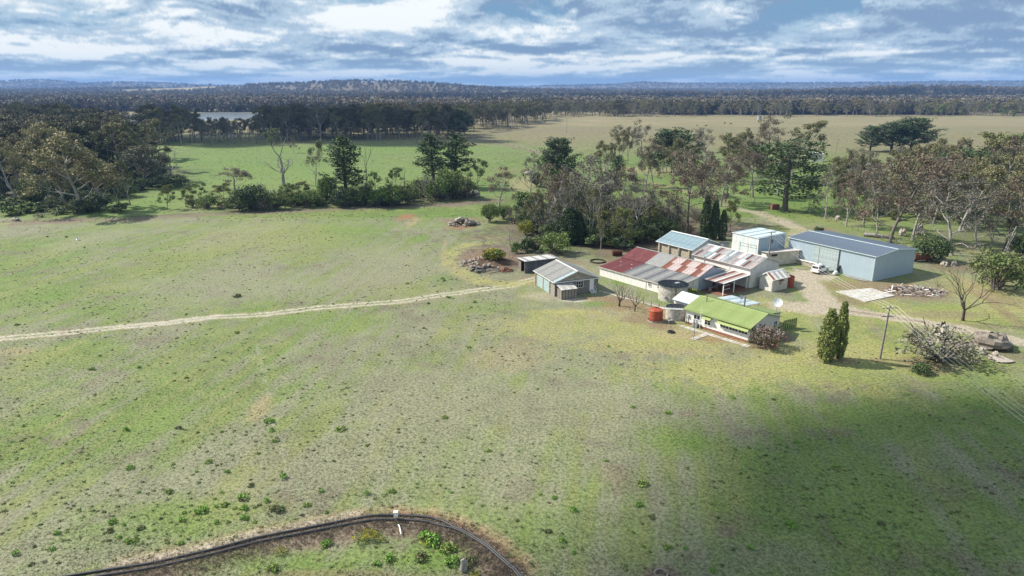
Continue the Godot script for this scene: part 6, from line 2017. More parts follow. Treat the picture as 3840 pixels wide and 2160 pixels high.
func wood_plots() -> Array:
	return [
		[["gum_dark", "gum_olive", "gum_dark"], [Vector2(-192.8, -236.8), Vector2(-171.5, -248.4), Vector2(-308.5, -456.1), Vector2(-362.8, -456.1)], 20, 19, 27, "dark gum in the left third of the left wood", "dark gums of the left wood", 6],
		[["gum_dark", "gum_olive", "gum_dark"], [Vector2(-171.5, -248.4), Vector2(-162.6, -261.1), Vector2(-278.7, -456.1), Vector2(-308.5, -456.1)], 20, 19, 27, "dark gum in the middle of the left wood", "dark gums of the left wood", 6],
		[["gum_dark", "gum_olive", "gum_dark"], [Vector2(-162.6, -261.1), Vector2(-167.8, -308.2), Vector2(-167.9, -338.4), Vector2(-202.4, -403.7), Vector2(-262.9, -456.1), Vector2(-278.7, -456.1)], 20, 19, 27, "dark gum in the right third of the left wood", "dark gums of the left wood", 6],
		[["gum_dark", "gum_dark", "gum_olive", "gum_sparse"], [Vector2(-251.0, -481.0), Vector2(-217.0, -487.6), Vector2(-250.7, -565.2), Vector2(-294.0, -565.2)], 14, 19, 28, "dark gum in the belt behind the leaning dead trunk", "gums of the belt behind the green paddock", 7],
		[["gum_dark", "gum_dark", "gum_olive", "gum_sparse"], [Vector2(-182.9, -496.7), Vector2(-149.4, -506.2), Vector2(-172.7, -587.0), Vector2(-211.9, -577.5)], 14, 19, 28, "dark gum in the belt behind the white dead tree", "gums of the belt behind the green paddock", 7],
		[["gum_dark", "gum_dark", "gum_olive", "gum_sparse"], [Vector2(-150.1, -508.6), Vector2(-104.3, -523.6), Vector2(-120.5, -606.9), Vector2(-172.7, -587.0)], 14, 19, 28, "dark gum in the belt behind the big pine", "gums of the belt behind the green paddock", 7],
		[["gum_dark", "gum_dark", "gum_olive", "gum_sparse"], [Vector2(-104.3, -523.6), Vector2(-41.7, -545.0), Vector2(-48.2, -632.0), Vector2(-120.5, -606.9)], 14, 19, 28, "dark gum in the belt behind the two open pines", "gums of the belt behind the green paddock", 7],
		[["gum_dark", "gum_olive"], [Vector2(-30.5, -613.9), Vector2(2.7, -702.1), Vector2(3.1, -819.3), Vector2(-36.6, -740.7)], 13, 19, 26, "dark gum right after the black conifer mass", "gums of the bend in the belt", 8],
		[["gum_dark", "gum_olive"], [Vector2(2.7, -702.1), Vector2(43.6, -819.3), Vector2(49.5, -932.0), Vector2(3.1, -819.3)], 13, 19, 26, "dark gum where the belt bends to the far side", "gums of the bend in the belt", 8],
		[["gum_dark", "gum_olive", "gum_sparse"], [Vector2(45.6, -924.1), Vector2(169.7, -932.0), Vector2(185.4, -1019.4), Vector2(49.8, -1010.0)], 14, 16, 24, "gum of the far belt behind the trio of gums", "gums of the far straight belt", 9],
		[["gum_dark", "gum_olive", "gum_sparse"], [Vector2(169.7, -932.0), Vector2(313.8, -940.1), Vector2(343.1, -1029.1), Vector2(185.4, -1019.4)], 14, 16, 24, "gum of the far belt behind the grazing cattle", "gums of the far straight belt", 9],
		[["gum_dark", "gum_olive", "gum_sparse"], [Vector2(313.8, -940.1), Vector2(460.3, -948.3), Vector2(503.7, -1038.9), Vector2(343.1, -1029.1)], 14, 16, 24, "gum of the far belt above the white hut", "gums of the far straight belt", 9],
		[["gum_dark", "gum_olive", "gum_sparse"], [Vector2(460.3, -948.3), Vector2(568.2, -948.3), Vector2(621.8, -1038.9), Vector2(503.7, -1038.9)], 14, 16, 24, "gum of the far belt above the dark pine clump", "gums of the far straight belt", 9],
		[["gum_dark", "gum_olive", "gum_sparse"], [Vector2(568.2, -948.3), Vector2(712.1, -948.3), Vector2(779.2, -1038.9), Vector2(621.8, -1038.9)], 14, 16, 24, "gum of the far belt towards the right edge", "gums of the far straight belt", 9],
		[["gum_sparse", "gum_olive", "gum_thin", "gum_brown"], [Vector2(105.6, -221.2), Vector2(113.3, -207.4), Vector2(119.7, -197.1), Vector2(173.4, -290.8), Vector2(126.8, -268.0)], 18, 14, 21, "slim gum in the wood behind the blue shed", "slim gums of the right wood", 4.5],
		[["gum_sparse", "gum_olive", "gum_thin", "gum_brown"], [Vector2(119.7, -197.1), Vector2(128.2, -186.0), Vector2(193.5, -286.8), Vector2(173.4, -290.8)], 18, 14, 21, "slim gum in the wood above the dark shrub", "slim gums of the right wood", 4.5],
		[["gum_sparse", "gum_olive", "gum_thin", "gum_brown"], [Vector2(128.2, -186.0), Vector2(135.9, -171.3), Vector2(218.5, -282.8), Vector2(193.5, -286.8)], 18, 14, 21, "slim gum in the wood by the right edge", "slim gums of the right wood", 4.5],
		[["tree_wattle", "bush_moss", "tree_light"], [Vector2(559.9, -965.2), Vector2(688.3, -916.3), Vector2(842.8, -1124.7), Vector2(651.3, -1124.7)], 22, 10, 16, "rounded green tree at the far right field edge", "green trees at the far right field edge", 10],
		[["gum_olive", "gum_brown", "gum_sparse"], [Vector2(43.3, -338.4), Vector2(95.2, -361.9), Vector2(141.7, -338.4), Vector2(115.8, -254.6), Vector2(69.5, -226.1), Vector2(57.9, -254.6), Vector2(34.6, -268.0)], 20, 14, 21, "gum scattered behind the farm roofs left of the spreading pine", "scattered gums behind the farm", 8],
		[["gum_dark", "gum_sparse"], [Vector2(-229.9, -483.2), Vector2(-175.2, -496.7), Vector2(-198.9, -565.2), Vector2(-263.9, -556.4)], 30, 14, 18, "low gum in the belt in front of the lake", "low gums before the lake", 6],
	]

func back_plots() -> Array:
	return [
		["gum_dark", [Vector2(-227.4, -268.0), Vector2(-184.3, -282.8), Vector2(-183.1, -327.7), Vector2(-198.1, -388.8), Vector2(-280.6, -487.6), Vector2(-425.0, -511.1)], 110, 18, 27, 1, "shaded interior of the dense left wood"],
		["gum_olive", [Vector2(-397.9, -456.1), Vector2(-278.1, -476.7), Vector2(-337.3, -580.6), Vector2(-532.0, -613.9)], 90, 20, 28, 0, "back rows of the left wood"],
		["gum_dark", [Vector2(-266.5, -503.8), Vector2(-239.8, -508.6), Vector2(-265.9, -565.2), Vector2(-293.7, -556.4)], 22, 17, 24, 2, "back rows of the belt left of the lake"],
		["gum_dark", [Vector2(-183.6, -521.1), Vector2(-155.9, -528.8), Vector2(-39.1, -568.2), Vector2(-47.5, -693.1), Vector2(-201.2, -643.3), Vector2(-223.1, -635.7)], 120, 17, 26, 2, "back rows of the belt behind the green paddock"],
		["gum_dark", [Vector2(-42.2, -613.9), Vector2(44.9, -844.9), Vector2(53.1, -1000.7), Vector2(-53.6, -783.7)], 70, 17, 24, 3, "back rows of the bend in the belt"],
		["gum_olive", [Vector2(46.8, -948.3), Vector2(285.4, -965.2), Vector2(749.4, -973.8), Vector2(855.4, -1113.2), Vector2(319.0, -1080.1), Vector2(51.6, -1048.9)], 260, 15, 22, 1, "back rows of the far straight belt"],
		["bush_dark", [Vector2(-176.3, -221.2), Vector2(-141.4, -221.2), Vector2(-133.3, -242.4), Vector2(-147.4, -290.8), Vector2(-184.8, -361.9), Vector2(-256.9, -327.7)], 120, 2.5, 6, 0, "dark undergrowth in the left wood"],
		["bush_moss", [Vector2(-118.9, -228.7), Vector2(-83.4, -230.3), Vector2(-39.6, -240.1), Vector2(-12.0, -254.6), Vector2(-18.0, -271.6), Vector2(-52.5, -257.8), Vector2(-97.1, -242.4)], 42, 1.5, 5, 1, "mossy undergrowth along the creek line"],
		["bush_green", [Vector2(-117.1, -228.7), Vector2(-83.8, -231.3), Vector2(-39.8, -241.3), Vector2(-14.1, -257.8), Vector2(-51.9, -254.6), Vector2(-96.1, -239.6)], 34, 1.5, 4.5, 2, "light green undergrowth along the creek line"],
		["bush_grey", [Vector2(-107.6, -223.6), Vector2(-65.6, -231.3), Vector2(-30.2, -240.1), Vector2(-13.8, -251.5), Vector2(-50.7, -248.4), Vector2(-92.9, -231.3)], 30, 1, 3, 1, "grey brown scrub along the creek line"],
		["bush_dark", [Vector2(2.3, -191.4), Vector2(16.2, -176.0), Vector2(34.6, -172.9), Vector2(45.7, -191.4), Vector2(46.3, -221.2), Vector2(21.4, -236.8), Vector2(5.5, -231.3)], 120, 2.5, 6.5, 2, "dark undergrowth in the middle wood"],
		["bush_grey", [Vector2(6.2, -195.2), Vector2(27.4, -180.9), Vector2(46.2, -180.9), Vector2(65.1, -195.2), Vector2(59.3, -221.2), Vector2(25.5, -231.3)], 70, 2, 5, 0, "grey dead scrub in the middle wood"],
		["bush_moss", [Vector2(111.4, -211.8), Vector2(148.0, -187.8), Vector2(218.5, -282.8), Vector2(167.8, -290.8)], 60, 1.5, 4.5, 2, "scattered undergrowth in the right wood"],
	]

# ---------------------------------------------------------------- yard things
func rock_shape(seed_: int, size: Vector3, nu := 10, nv := 7) -> Shape:
	var f := FastNoiseLite.new()
	f.seed = seed_
	f.frequency = 0.9
	f.fractal_octaves = 3
	var pt := func(i: int, j: int) -> Vector3:
		var a := TAU * (i % nu) / nu
		var b := PI * j / nv
		var d := Vector3(sin(b) * cos(a), cos(b), sin(b) * sin(a))
		var k := 1.0 + f.get_noise_3dv(d * 1.3) * 0.5 + f.get_noise_3dv(d * 4.0) * 0.12
		return Vector3(d.x * size.x * 0.5, maxf(d.y, -0.5) * size.y * 0.62, d.z * size.z * 0.5) * k + Vector3(0, size.y * 0.3, 0)
	var s := Shape.new()
	for j in nv:
		for i in nu:
			s.quad(pt.call(i, j), pt.call(i + 1, j), pt.call(i + 1, j + 1), pt.call(i, j + 1))
	return s

func build_yard() -> void:
	build_tanks()
	build_paths()
	build_car()
	build_poles()
	build_heaps()
	build_boulders()
	build_fences()

func build_tanks() -> void:
	var t := thing("concrete_tank", "large round concrete water tank with a dark flat roof", "water tank", Vector3(31.4, 0, -127.6))
	var s := Shape.new()
	s.lathe(Vector3.ZERO, [Vector2(2.75, 0), Vector2(2.75, 3.0)], 32)
	part("drum", s, M.concrete, t)
	s = Shape.new()
	s.lathe(Vector3.ZERO, [Vector2(2.95, 2.98), Vector2(2.95, 3.1), Vector2(0.0, 3.45)], 32)
	part("roof", s, M.zincdark, t)
	s = Shape.new()
	s.box(Vector3(0.6, 3.45, 0.6), Vector3(0.9, 0.12, 0.7), Basis(Vector3.UP, 0.5))
	part("hatch", s, M.zinc, t)
	s = Shape.new()
	s.box(Vector3(-0.1, 1.5, 2.8), Vector3(0.2, 2.9, 0.1))
	part("strap", s, M.rust, t)
	s = Shape.new()
	s.tube([Vector3(-1.7, 0.9, 2.15), Vector3(-1.85, 0.9, 2.35)], [0.3, 0.3], 10)
	part("outlet", s, M.zincdark, t)
	t = thing("small_concrete_tank", "smaller stained concrete tank with a tilted grey lid beside the house", "water tank", Vector3(29.3, 0, -116.1))
	s = Shape.new()
	s.lathe(Vector3.ZERO, [Vector2(1.7, 0), Vector2(1.7, 2.1)], 26)
	part("drum", s, M.concrete, t)
	s = Shape.new()
	s.lathe(Vector3.ZERO, [Vector2(1.85, 2.08), Vector2(1.85, 2.16), Vector2(0, 2.45)], 8)
	part("lid", s, M.fibro2, t)
	s = Shape.new()
	s.tube([Vector3(0.2, 0, 1.85), Vector3(0.35, 2.0, 1.8)], [0.05, 0.05], 6)
	part("pipe", s, M.zinc, t)
	t = thing("red_tank", "terracotta red plastic water tank at the corner of the house", "water tank", Vector3(25.5, 0, -114.6))
	s = Shape.new()
	s.lathe(Vector3.ZERO, [Vector2(1.4, 0), Vector2(1.4, 0.25), Vector2(0, 0.25)], 24)
	part("stand", s, M.pier, t)
	s = Shape.new()
	s.lathe(Vector3.ZERO, [Vector2(1.2, 0.25), Vector2(1.22, 0.8), Vector2(1.19, 0.85), Vector2(1.22, 0.9), Vector2(1.22, 1.4), Vector2(1.19, 1.45), Vector2(1.22, 1.5), Vector2(1.2, 2.05)], 28)
	part("drum", s, M.poly, t)
	s = Shape.new()
	s.lathe(Vector3.ZERO, [Vector2(1.23, 2.05), Vector2(1.16, 2.13), Vector2(0.3, 2.42), Vector2(0.28, 2.48), Vector2(0, 2.5)], 28)
	for k in 6:
		var an := TAU * k / 6.0
		s.bar(Vector3(cos(an) * 1.1, 2.16, sin(an) * 1.1), Vector3(cos(an) * 0.3, 2.45, sin(an) * 0.3), 0.08, 0.06)
	part("lid", s, M.poly, t)
	t = thing("rust_tank", "tall rust-red round tank behind the cream hut", "water tank", Vector3(57.6, 0, -136.3))
	s = Shape.new()
	s.lathe(Vector3.ZERO, [Vector2(0.95, 0), Vector2(0.95, 2.2), Vector2(0.9, 2.25), Vector2(0, 2.35)], 20)
	part("drum", s, M.poly, t)
	s = Shape.new()
	s.tube([Vector3(-0.5, 2.3, 0), Vector3(-0.6, 3.0, 0), Vector3(-1.2, 3.2, 0)], [0.07, 0.07, 0.07], 6)
	part("inlet", s, M.rust, t)
	# gutter pipes across to the red tank
	var house := Transform3D(Basis(Vector3.UP, -0.89), Vector3(37.72, 0, -111.05))
	for k in 2:
		s = Shape.new()
		s.tube([house * Vector3(-6.5, 2.66 - 0.1 * k, 4.5 + 0.3 * k), Vector3(26.3, 2.5 - 0.02 * k, -114.3 + 0.4 * k)], [0.06, 0.06], 8)
		solo("gutter_pipe", s, M.trim, ["upper white pipe from the house gutter to the red tank", "lower white pipe from the house gutter to the red tank"][k], "pipe")
	# gas bottles at the wall
	for k in 2:
		t = thing("gas_bottle", ["left grey gas bottle against the white house wall", "right grey gas bottle against the white house wall"][k], "gas bottle", house * Vector3(-4.2 + k * 0.55, 0, 4.75), 0.0, "gas bottles at the house")
		s = Shape.new()
		s.lathe(Vector3.ZERO, [Vector2(0.2, 0), Vector2(0.2, 0.1), Vector2(0.23, 0.15), Vector2(0.23, 1.0), Vector2(0.15, 1.16), Vector2(0, 1.2)], 16)
		part("cylinder", s, M.steel, t)
		s = Shape.new()
		s.lathe(Vector3(0, 1.14, 0), [Vector2(0.13, 0), Vector2(0.13, 0.2)], 12)
		part("collar", s, M.zinc, t)
	t = thing("clothes_pole", "thin dark yard pole with a small crossbar before the house", "pole", house * Vector3(-0.6, 0, 9.5))
	s = Shape.new()
	s.tube([Vector3(0, 0, 0), Vector3(0, 2.9, 0)], [0.05, 0.045], 7)
	part("post", s, M.zincdark, t)
	s = Shape.new()
	s.bar(Vector3(-0.3, 2.75, 0), Vector3(0.3, 2.75, 0), 0.06, 0.06)
	s.box(Vector3(0, 0.05, 0), Vector3(0.4, 0.1, 0.4))
	part("crossbar", s, M.zinc, t)
	# stone-ringed bin near the red tank, pump and box
	t = thing("fire_ring", "old tyre lying on the lawn before the red tank", "tyre", Vector3(26.9, 0, -108.6))
	s = Shape.new()
	var pts := []
	var rad := []
	for i in 17:
		pts.append(Vector3(cos(TAU * i / 16.0) * 0.5, 0.14, sin(TAU * i / 16.0) * 0.5)); rad.append(0.16)
	s.tube(pts, rad, 7, false)
	part("tread", s, M.rubber, t)
	t = thing("pump_box", "small dark pump box beside the red tank", "pump", Vector3(27.7, 0, -113.2), 0.4)
	panel_part(t, "case", Vector3(0, 0.3, 0), Vector3(0.9, 0.6, 0.6), M.zincdark)
	panel_part(t, "cover", Vector3(0, 0.64, 0), Vector3(1.0, 0.07, 0.7), M.zinc)
	# green paling fence at the house corner
	t = thing("green_paling_fence", "dark green paling screen at the right corner of the house", "fence", house * Vector3(6.5, 0, -6.9), -0.89)
	for i in 13:
		panel_part(t, "paling", Vector3(0.6 * (i / 12.0), 0.9, 1.3 - i * 0.26), Vector3(0.04, 1.8 + 0.03 * (i % 3), 0.23), M.green3 if i % 2 else mat(lin(0.12, 0.15, 0.05), 0.9))
	for y in [0.4, 1.5]:
		var rl := Shape.new()
		rl.bar(Vector3(-0.06, y, 1.4), Vector3(0.54, y, -1.9), 0.05, 0.08)
		part("rail", rl, M.timber, t)
	# far tank in the tan paddock
	t = thing("far_tank", "small grey round tank standing in the far tan paddock", "water tank", Vector3(302.0, 0, -858.0))
	s = Shape.new()
	s.lathe(Vector3.ZERO, [Vector2(2.6, 0), Vector2(2.6, 4.6), Vector2(0, 5.0)], 16)
	part("drum", s, M.zinc, t)

func build_paths() -> void:
	var house := Transform3D(Basis(Vector3.UP, -0.89), Vector3(37.72, 0, -111.05))
	var s := Shape.new()
	var slabs := Node3D.new()
	slabs.name = "path"
	slabs.set_meta("kind", "structure")
	add_child(slabs)
	slabs.transform = house
	for i in 11:
		panel_part(slabs, "paver", Vector3(-5.4 + i * 1.2, 0.03, 6.0 - 0.04 * i), Vector3(1.17, 0.1, 0.95), M.concrete if i % 3 else M.pier)
	for i in 3:
		panel_part(slabs, "paver", Vector3(-0.55, 0.03, 7.05 + i * 1.12), Vector3(0.95, 0.1, 1.08), M.pier if i % 2 else M.concrete)
	# narrow concrete edging before the long building
	var a := Vector3(17.6, 0.03, -133.0); var b := Vector3(29.5, 0.03, -120.5)
	for i in 13:
		var p := a.lerp(b, (i + 0.5) / 13.0)
		panel_part(slabs, "paver", slabs.transform.affine_inverse() * p, Vector3(1.28, 0.08, 0.55), M.concrete if i % 2 else M.pier, 0.89 - atan2(b.z - a.z, b.x - a.x))
	# bare concrete slab of a vanished shed
	var t := thing("concrete_floor_slab", "broken pale concrete floor slab beside the timber heap", "slab", Vector3(70.8, 0, -130.4))
	var c := [Vector2(-5.3, -2.0), Vector2(-2.8, 5.1), Vector2(5.2, 1.0), Vector2(3.0, -4.2)]
	for i in 3:
		for j in 2:
			var q := []
			for e in [Vector2(0, 0), Vector2(1, 0), Vector2(1, 1), Vector2(0, 1)]:
				var u: float = (i + e.x) / 3.0; var v: float = (j + e.y) / 2.0
				var p: Vector2 = c[0].lerp(c[1], u).lerp(c[3].lerp(c[2], u), v)
				var mid: Vector2 = c[0].lerp(c[1], (i + 0.5) / 3.0).lerp(c[3].lerp(c[2], (i + 0.5) / 3.0), (j + 0.5) / 2.0)
				q.append(mid + (p - mid) * 0.985)
			var sl := Shape.new()
			sl.extrude(q, 0.14, Vector3(0, 0.07 + 0.012 * ((i + j) % 2), 0), Vector3(1, 0, 0), Vector3(0, 0, 1), Vector3(0, 1, 0))
			part("slab_panel", sl, M.slab if (i + j) % 2 else M.concrete, t)

func build_car() -> void:
	var t := thing("parked_car", "white four-wheel-drive wagon parked by the blue shed", "car", Vector3(68.9, 0, -147.6), 0.68)
	# x runs forward
	var b := Shape.new()
	var side := [Vector2(-2.42, 0.5), Vector2(-1.95, 0.45), Vector2(-1.85, 0.75), Vector2(-1.45, 0.95), Vector2(-1.05, 0.75), Vector2(-0.95, 0.4), Vector2(0.95, 0.4), Vector2(1.05, 0.75), Vector2(1.45, 0.95), Vector2(1.85, 0.75), Vector2(1.95, 0.45), Vector2(2.4, 0.5), Vector2(2.45, 0.85), Vector2(2.35, 1.05), Vector2(1.3, 1.16), Vector2(-2.4, 1.14), Vector2(-2.48, 0.8)]
	b.extrude(side, 1.86, Vector3.ZERO, Vector3(1, 0, 0), Vector3(0, 1, 0), Vector3(0, 0, 1))
	for s in [-1.0, 1.0]:
		b.box(Vector3(-0.1, 0.9, s * 0.945), Vector3(4.6, 0.3, 0.05))
		b.box(Vector3(-0.05, 0.5, s * 0.95), Vector3(1.9, 0.12, 0.1))
	# cabin: bottom and top rings
	var lo := [Vector3(-2.4, 1.13, -0.9), Vector3(1.25, 1.13, -0.9), Vector3(1.25, 1.13, 0.9), Vector3(-2.4, 1.13, 0.9)]
	var hi := [Vector3(-2.2, 1.82, -0.72), Vector3(0.4, 1.82, -0.72), Vector3(0.4, 1.82, 0.72), Vector3(-2.2, 1.82, 0.72)]
	for k in 4:
		b.quad(lo[k], lo[(k + 1) % 4], hi[(k + 1) % 4], hi[k])
	var top := [Vector3(-2.05, 1.9, -0.6), Vector3(0.2, 1.9, -0.6), Vector3(0.2, 1.9, 0.6), Vector3(-2.05, 1.9, 0.6)]
	for k in 4:
		b.quad(hi[k], hi[(k + 1) % 4], top[(k + 1) % 4], top[k])
	b.quad(top[0], top[1], top[2], top[3])
	part("body", b, M.carpaint, t)
	var on := func(u: float, v: float, k: int) -> Vector3:
		var a: Vector3 = lo[k].lerp(lo[(k + 1) % 4], u); var c: Vector3 = hi[k].lerp(hi[(k + 1) % 4], u)
		return a.lerp(c, v) + Vector3((a + c).x * 0.004 if k % 2 else 0.0, 0, (0.015 if k == 2 else -0.015) if k % 2 == 0 else 0.0)
	for k in [0, 2]:
		for w in [[0.06, 0.3], [0.33, 0.56], [0.59, 0.8]]:
			var g := Shape.new()
			g.quad(on.call(w[0] if k == 0 else 1.0 - w[1], 0.12, k), on.call(w[1] if k == 0 else 1.0 - w[0], 0.12, k), on.call(w[1] if k == 0 else 1.0 - w[0], 0.86, k), on.call(w[0] if k == 0 else 1.0 - w[1], 0.86, k))
			part("window", g, M.glass, t)
	var g := Shape.new()
	g.quad(Vector3(1.22, 1.2, -0.78), Vector3(1.22, 1.2, 0.78), Vector3(0.52, 1.78, 0.66), Vector3(0.52, 1.78, -0.66))
	part("windscreen", g, M.glass, t)
	g = Shape.new()
	g.quad(Vector3(-2.4, 1.24, 0.74), Vector3(-2.4, 1.24, -0.74), Vector3(-2.24, 1.74, -0.62), Vector3(-2.24, 1.74, 0.62))
	part("rear_window", g, M.glass, t)
	for x in [-1.45, 1.45]:
		for s in [-1.0, 1.0]:
			var w := Shape.new()
			w.tube([Vector3(0, 0, -0.12), Vector3(0, 0, -0.1), Vector3(0, 0, 0.1), Vector3(0, 0, 0.12)], [0.33, 0.38, 0.38, 0.33], 18)
			var wh := part("wheel", w, M.rubber, t, Vector3(x, 0.38, s * 0.86))
			var rm := Shape.new()
			rm.tube([Vector3(0, 0, s * 0.1), Vector3(0, 0, s * 0.135)], [0.24, 0.22], 14)
			part("rim", rm, M.steel, wh)
	for s in [-1.0, 1.0]:
		panel_part(t, "headlight", Vector3(2.4, 0.92, s * 0.7), Vector3(0.1, 0.17, 0.34), M.lamp)
		panel_part(t, "tail_light", Vector3(-2.43, 0.98, s * 0.8), Vector3(0.08, 0.22, 0.24), M.redlamp)
		panel_part(t, "mirror", Vector3(0.95, 1.22, s * 1.03), Vector3(0.12, 0.17, 0.2), M.carpaint)
		var rr := Shape.new()
		rr.bar(Vector3(-1.9, 1.94, s * 0.56), Vector3(0.1, 1.94, s * 0.56), 0.05, 0.05)
		part("roof_rail", rr, M.zincdark, t)
	panel_part(t, "bumper", Vector3(-2.46, 0.55, 0), Vector3(0.14, 0.2, 1.8), M.carpaint)
	panel_part(t, "number_plate", Vector3(-2.5, 0.84, 0), Vector3(0.03, 0.12, 0.4), M.offwhite)
	# tyre, drum and scrap by the shed door
	t = thing("tractor_tyre", "black tractor tyre leaning against the blue shed", "tyre", Vector3(72.9, 0, -147.0), 0.55)
	var s2 := Shape.new()
	var pts := []
	var rad := []
	for i in 21:
		pts.append(Vector3(cos(TAU * i / 20.0) * 0.62, 0.9 + sin(TAU * i / 20.0) * 0.62, 0.1 * sin(TAU * i / 20.0))); rad.append(0.26)
	s2.tube(pts, rad, 8, false)
	part("tread", s2, M.rubber, t)
	s2 = Shape.new()
	s2.tube([Vector3(0, 0.9, -0.08), Vector3(0, 0.9, 0.14)], [0.38, 0.3], 14)
	part("hub", s2, M.fibro3, t)
	t = thing("gas_drum", "pale horizontal gas cylinder lying by the tractor tyre", "drum", Vector3(71.3, 0, -145.3), 0.9)
	s2 = Shape.new()
	s2.tube([Vector3(-0.85, 0.42, 0), Vector3(-0.7, 0.42, 0), Vector3(0.7, 0.42, 0), Vector3(0.85, 0.42, 0)], [0.2, 0.4, 0.4, 0.2], 16)
	part("shell", s2, M.coldwall, t)
	for x in [-0.5, 0.5]:
		panel_part(t, "foot", Vector3(x, 0.05, 0), Vector3(0.12, 0.1, 0.6), M.zincdark)
	t = thing("bent_pipe_hoop", "grey bent pipe frame standing against the blue shed wall", "frame", Vector3(74.6, 0, -144.6), -1.05)
	s2 = Shape.new()
	s2.tube([Vector3(-0.8, 0, 0), Vector3(-0.8, 1.3, -0.1), Vector3(0.8, 1.5, -0.1), Vector3(0.9, 0, 0)], [0.04, 0.04, 0.04, 0.04], 6)
	part("hoop", s2, M.zincdark, t)
	s2 = Shape.new()
	s2.bar(Vector3(-0.8, 0.7, 0), Vector3(0.86, 0.8, 0), 0.05, 0.05)
	part("rail", s2, M.zincdark, t)
	t = thing("plank_stack", "loose stack of pale boards along the blue shed wall", "planks", Vector3(74.2, 0, -142.3), -1.05)
	rng.seed = 51
	for i in 12:
		var p := panel_part(t, "plank", Vector3(rng.randf_range(-2.5, 2.5), 0.05 + 0.07 * (i / 4), rng.randf_range(-0.7, 0.6)), Vector3(rng.randf_range(1.8, 3.6), 0.06, 0.2), M.palewood if i % 2 else M.zinc)
		p.rotation.y = rng.randf_range(-0.3, 0.3)

func wire(p: Vector3, q: Vector3, sag: float, label: String, thick := 0.019) -> void:
	var pts := []
	var rad := []
	for i in 15:
		var k := i / 14.0
		pts.append(p.lerp(q, k) - Vector3(0, sag * 4.0 * k * (1.0 - k), 0)); rad.append(thick)
	var s := Shape.new()
	s.tube(pts, rad, 5)
	solo("power_line", s, M.wire, label, "power line", Vector3.ZERO, 0.0, "power lines")

func pole(at: Vector3, h: float, arms: Array, face: float, label: String, lean := 0.0) -> Node3D:
	var t := thing("power_pole", label, "power pole", at, face, "power poles")
	var s := Shape.new()
	s.tube([Vector3(0, -0.5, 0), Vector3(lean * 0.5, h * 0.5, 0), Vector3(lean, h, 0)], [0.19, 0.16, 0.13], 9)
	part("shaft", s, M.polewood, t)
	for a in arms:
		s = Shape.new()
		s.box(Vector3(lean * a[0] / h, a[0], 0.15), Vector3(a[1], 0.13, 0.1))
		var arm := part("crossarm", s, M.timber, t)
		for k in 4:
			s = Shape.new()
			var x: float = lean * a[0] / h + a[1] * (-0.45 + 0.3 * k)
			s.tube([Vector3(x, a[0] + 0.05, 0.15), Vector3(x, a[0] + 0.22, 0.15)], [0.05, 0.04], 6)
			part("insulator", s, M.trim, arm)
	return t

func build_poles() -> void:
	pole(Vector3(56.2, 0, -97.0), 8.5, [[8.2, 2.4], [6.9, 2.2]], 0.12, "tall grey timber power pole with two crossarms on the lawn", 0.25)
	var b := pole(Vector3(58.9, 0, -152.2), 8.3, [[8.1, 2.2]], 0.3, "power pole carrying a transformer before the white box shed")
	var s := Shape.new()
	s.tube([Vector3(0.45, 5.6, 0.1), Vector3(0.45, 6.5, 0.1)], [0.25, 0.25], 10)
	s.box(Vector3(0.2, 6.3, 0.1), Vector3(0.5, 0.1, 0.1))
	s.box(Vector3(0, 7.2, 0.12), Vector3(1.3, 0.1, 0.1))
	part("transformer", s, M.zincdark, b)
	pole(Vector3(49.9, 0, -35.0), 8.5, [[8.2, 2.4]], 0.12, "nearest power pole at the lower right, carrying the wires on")
	for k in 4:
		var x := -1.05 + 0.7 * k
		wire(Vector3(56.45 + x, 8.45, -97.0), Vector3(49.9 + x, 8.45, -35.0), 1.1, ["outer left", "inner left", "inner right", "outer right"][k] + " wire running from the lawn pole to the lower right")
	for k in 3:
		var x := -0.9 + 0.9 * k
		wire(Vector3(58.9 + x * 0.9, 8.2, -152.0), Vector3(56.4 + x, 8.4, -97.2), 1.3, ["left", "middle", "right"][k] + " wire between the lawn pole and the transformer pole", 0.014)
	pole(Vector3(48.9, 0, -624.6), 12.6, [[12.2, 2.4]], 0.0, "distant power pole in front of the bend in the belt")
	pole(Vector3(196.6, 0, -421.5), 9.4, [[9.0, 2.0]], 0.0, "distant leaning power pole right of the white hut", 0.9)
	# pipe scaffold between the roofs
	var t := thing("pipe_rack", "grey pipe rack standing between the rusty roof and white box", "rack", Vector3(54.8, 0, -154.6), -0.95)
	for x in [-2.2, 0.0, 2.2]:
		s = Shape.new()
		s.tube([Vector3(x, 0, 0), Vector3(x, 4.9, 0)], [0.05, 0.05], 6)
		part("post", s, M.zincdark, t)
	for y in [4.2, 4.8]:
		s = Shape.new()
		s.bar(Vector3(-2.4, y, 0.06), Vector3(2.4, y, 0.06), 0.06, 0.06)
		part("rail", s, M.zincdark, t)
	s = Shape.new()
	s.lathe(Vector3(-2.6, 3.6, -1.6), [Vector2(1.3, -3.6), Vector2(1.3, 1.0), Vector2(0, 1.3)], 18)
	solo("round_silo", s, M.zinc, "round grey tank top peeking over the rusty roof", "water tank", Vector3(52.5, 0, -155.2), 0.0)

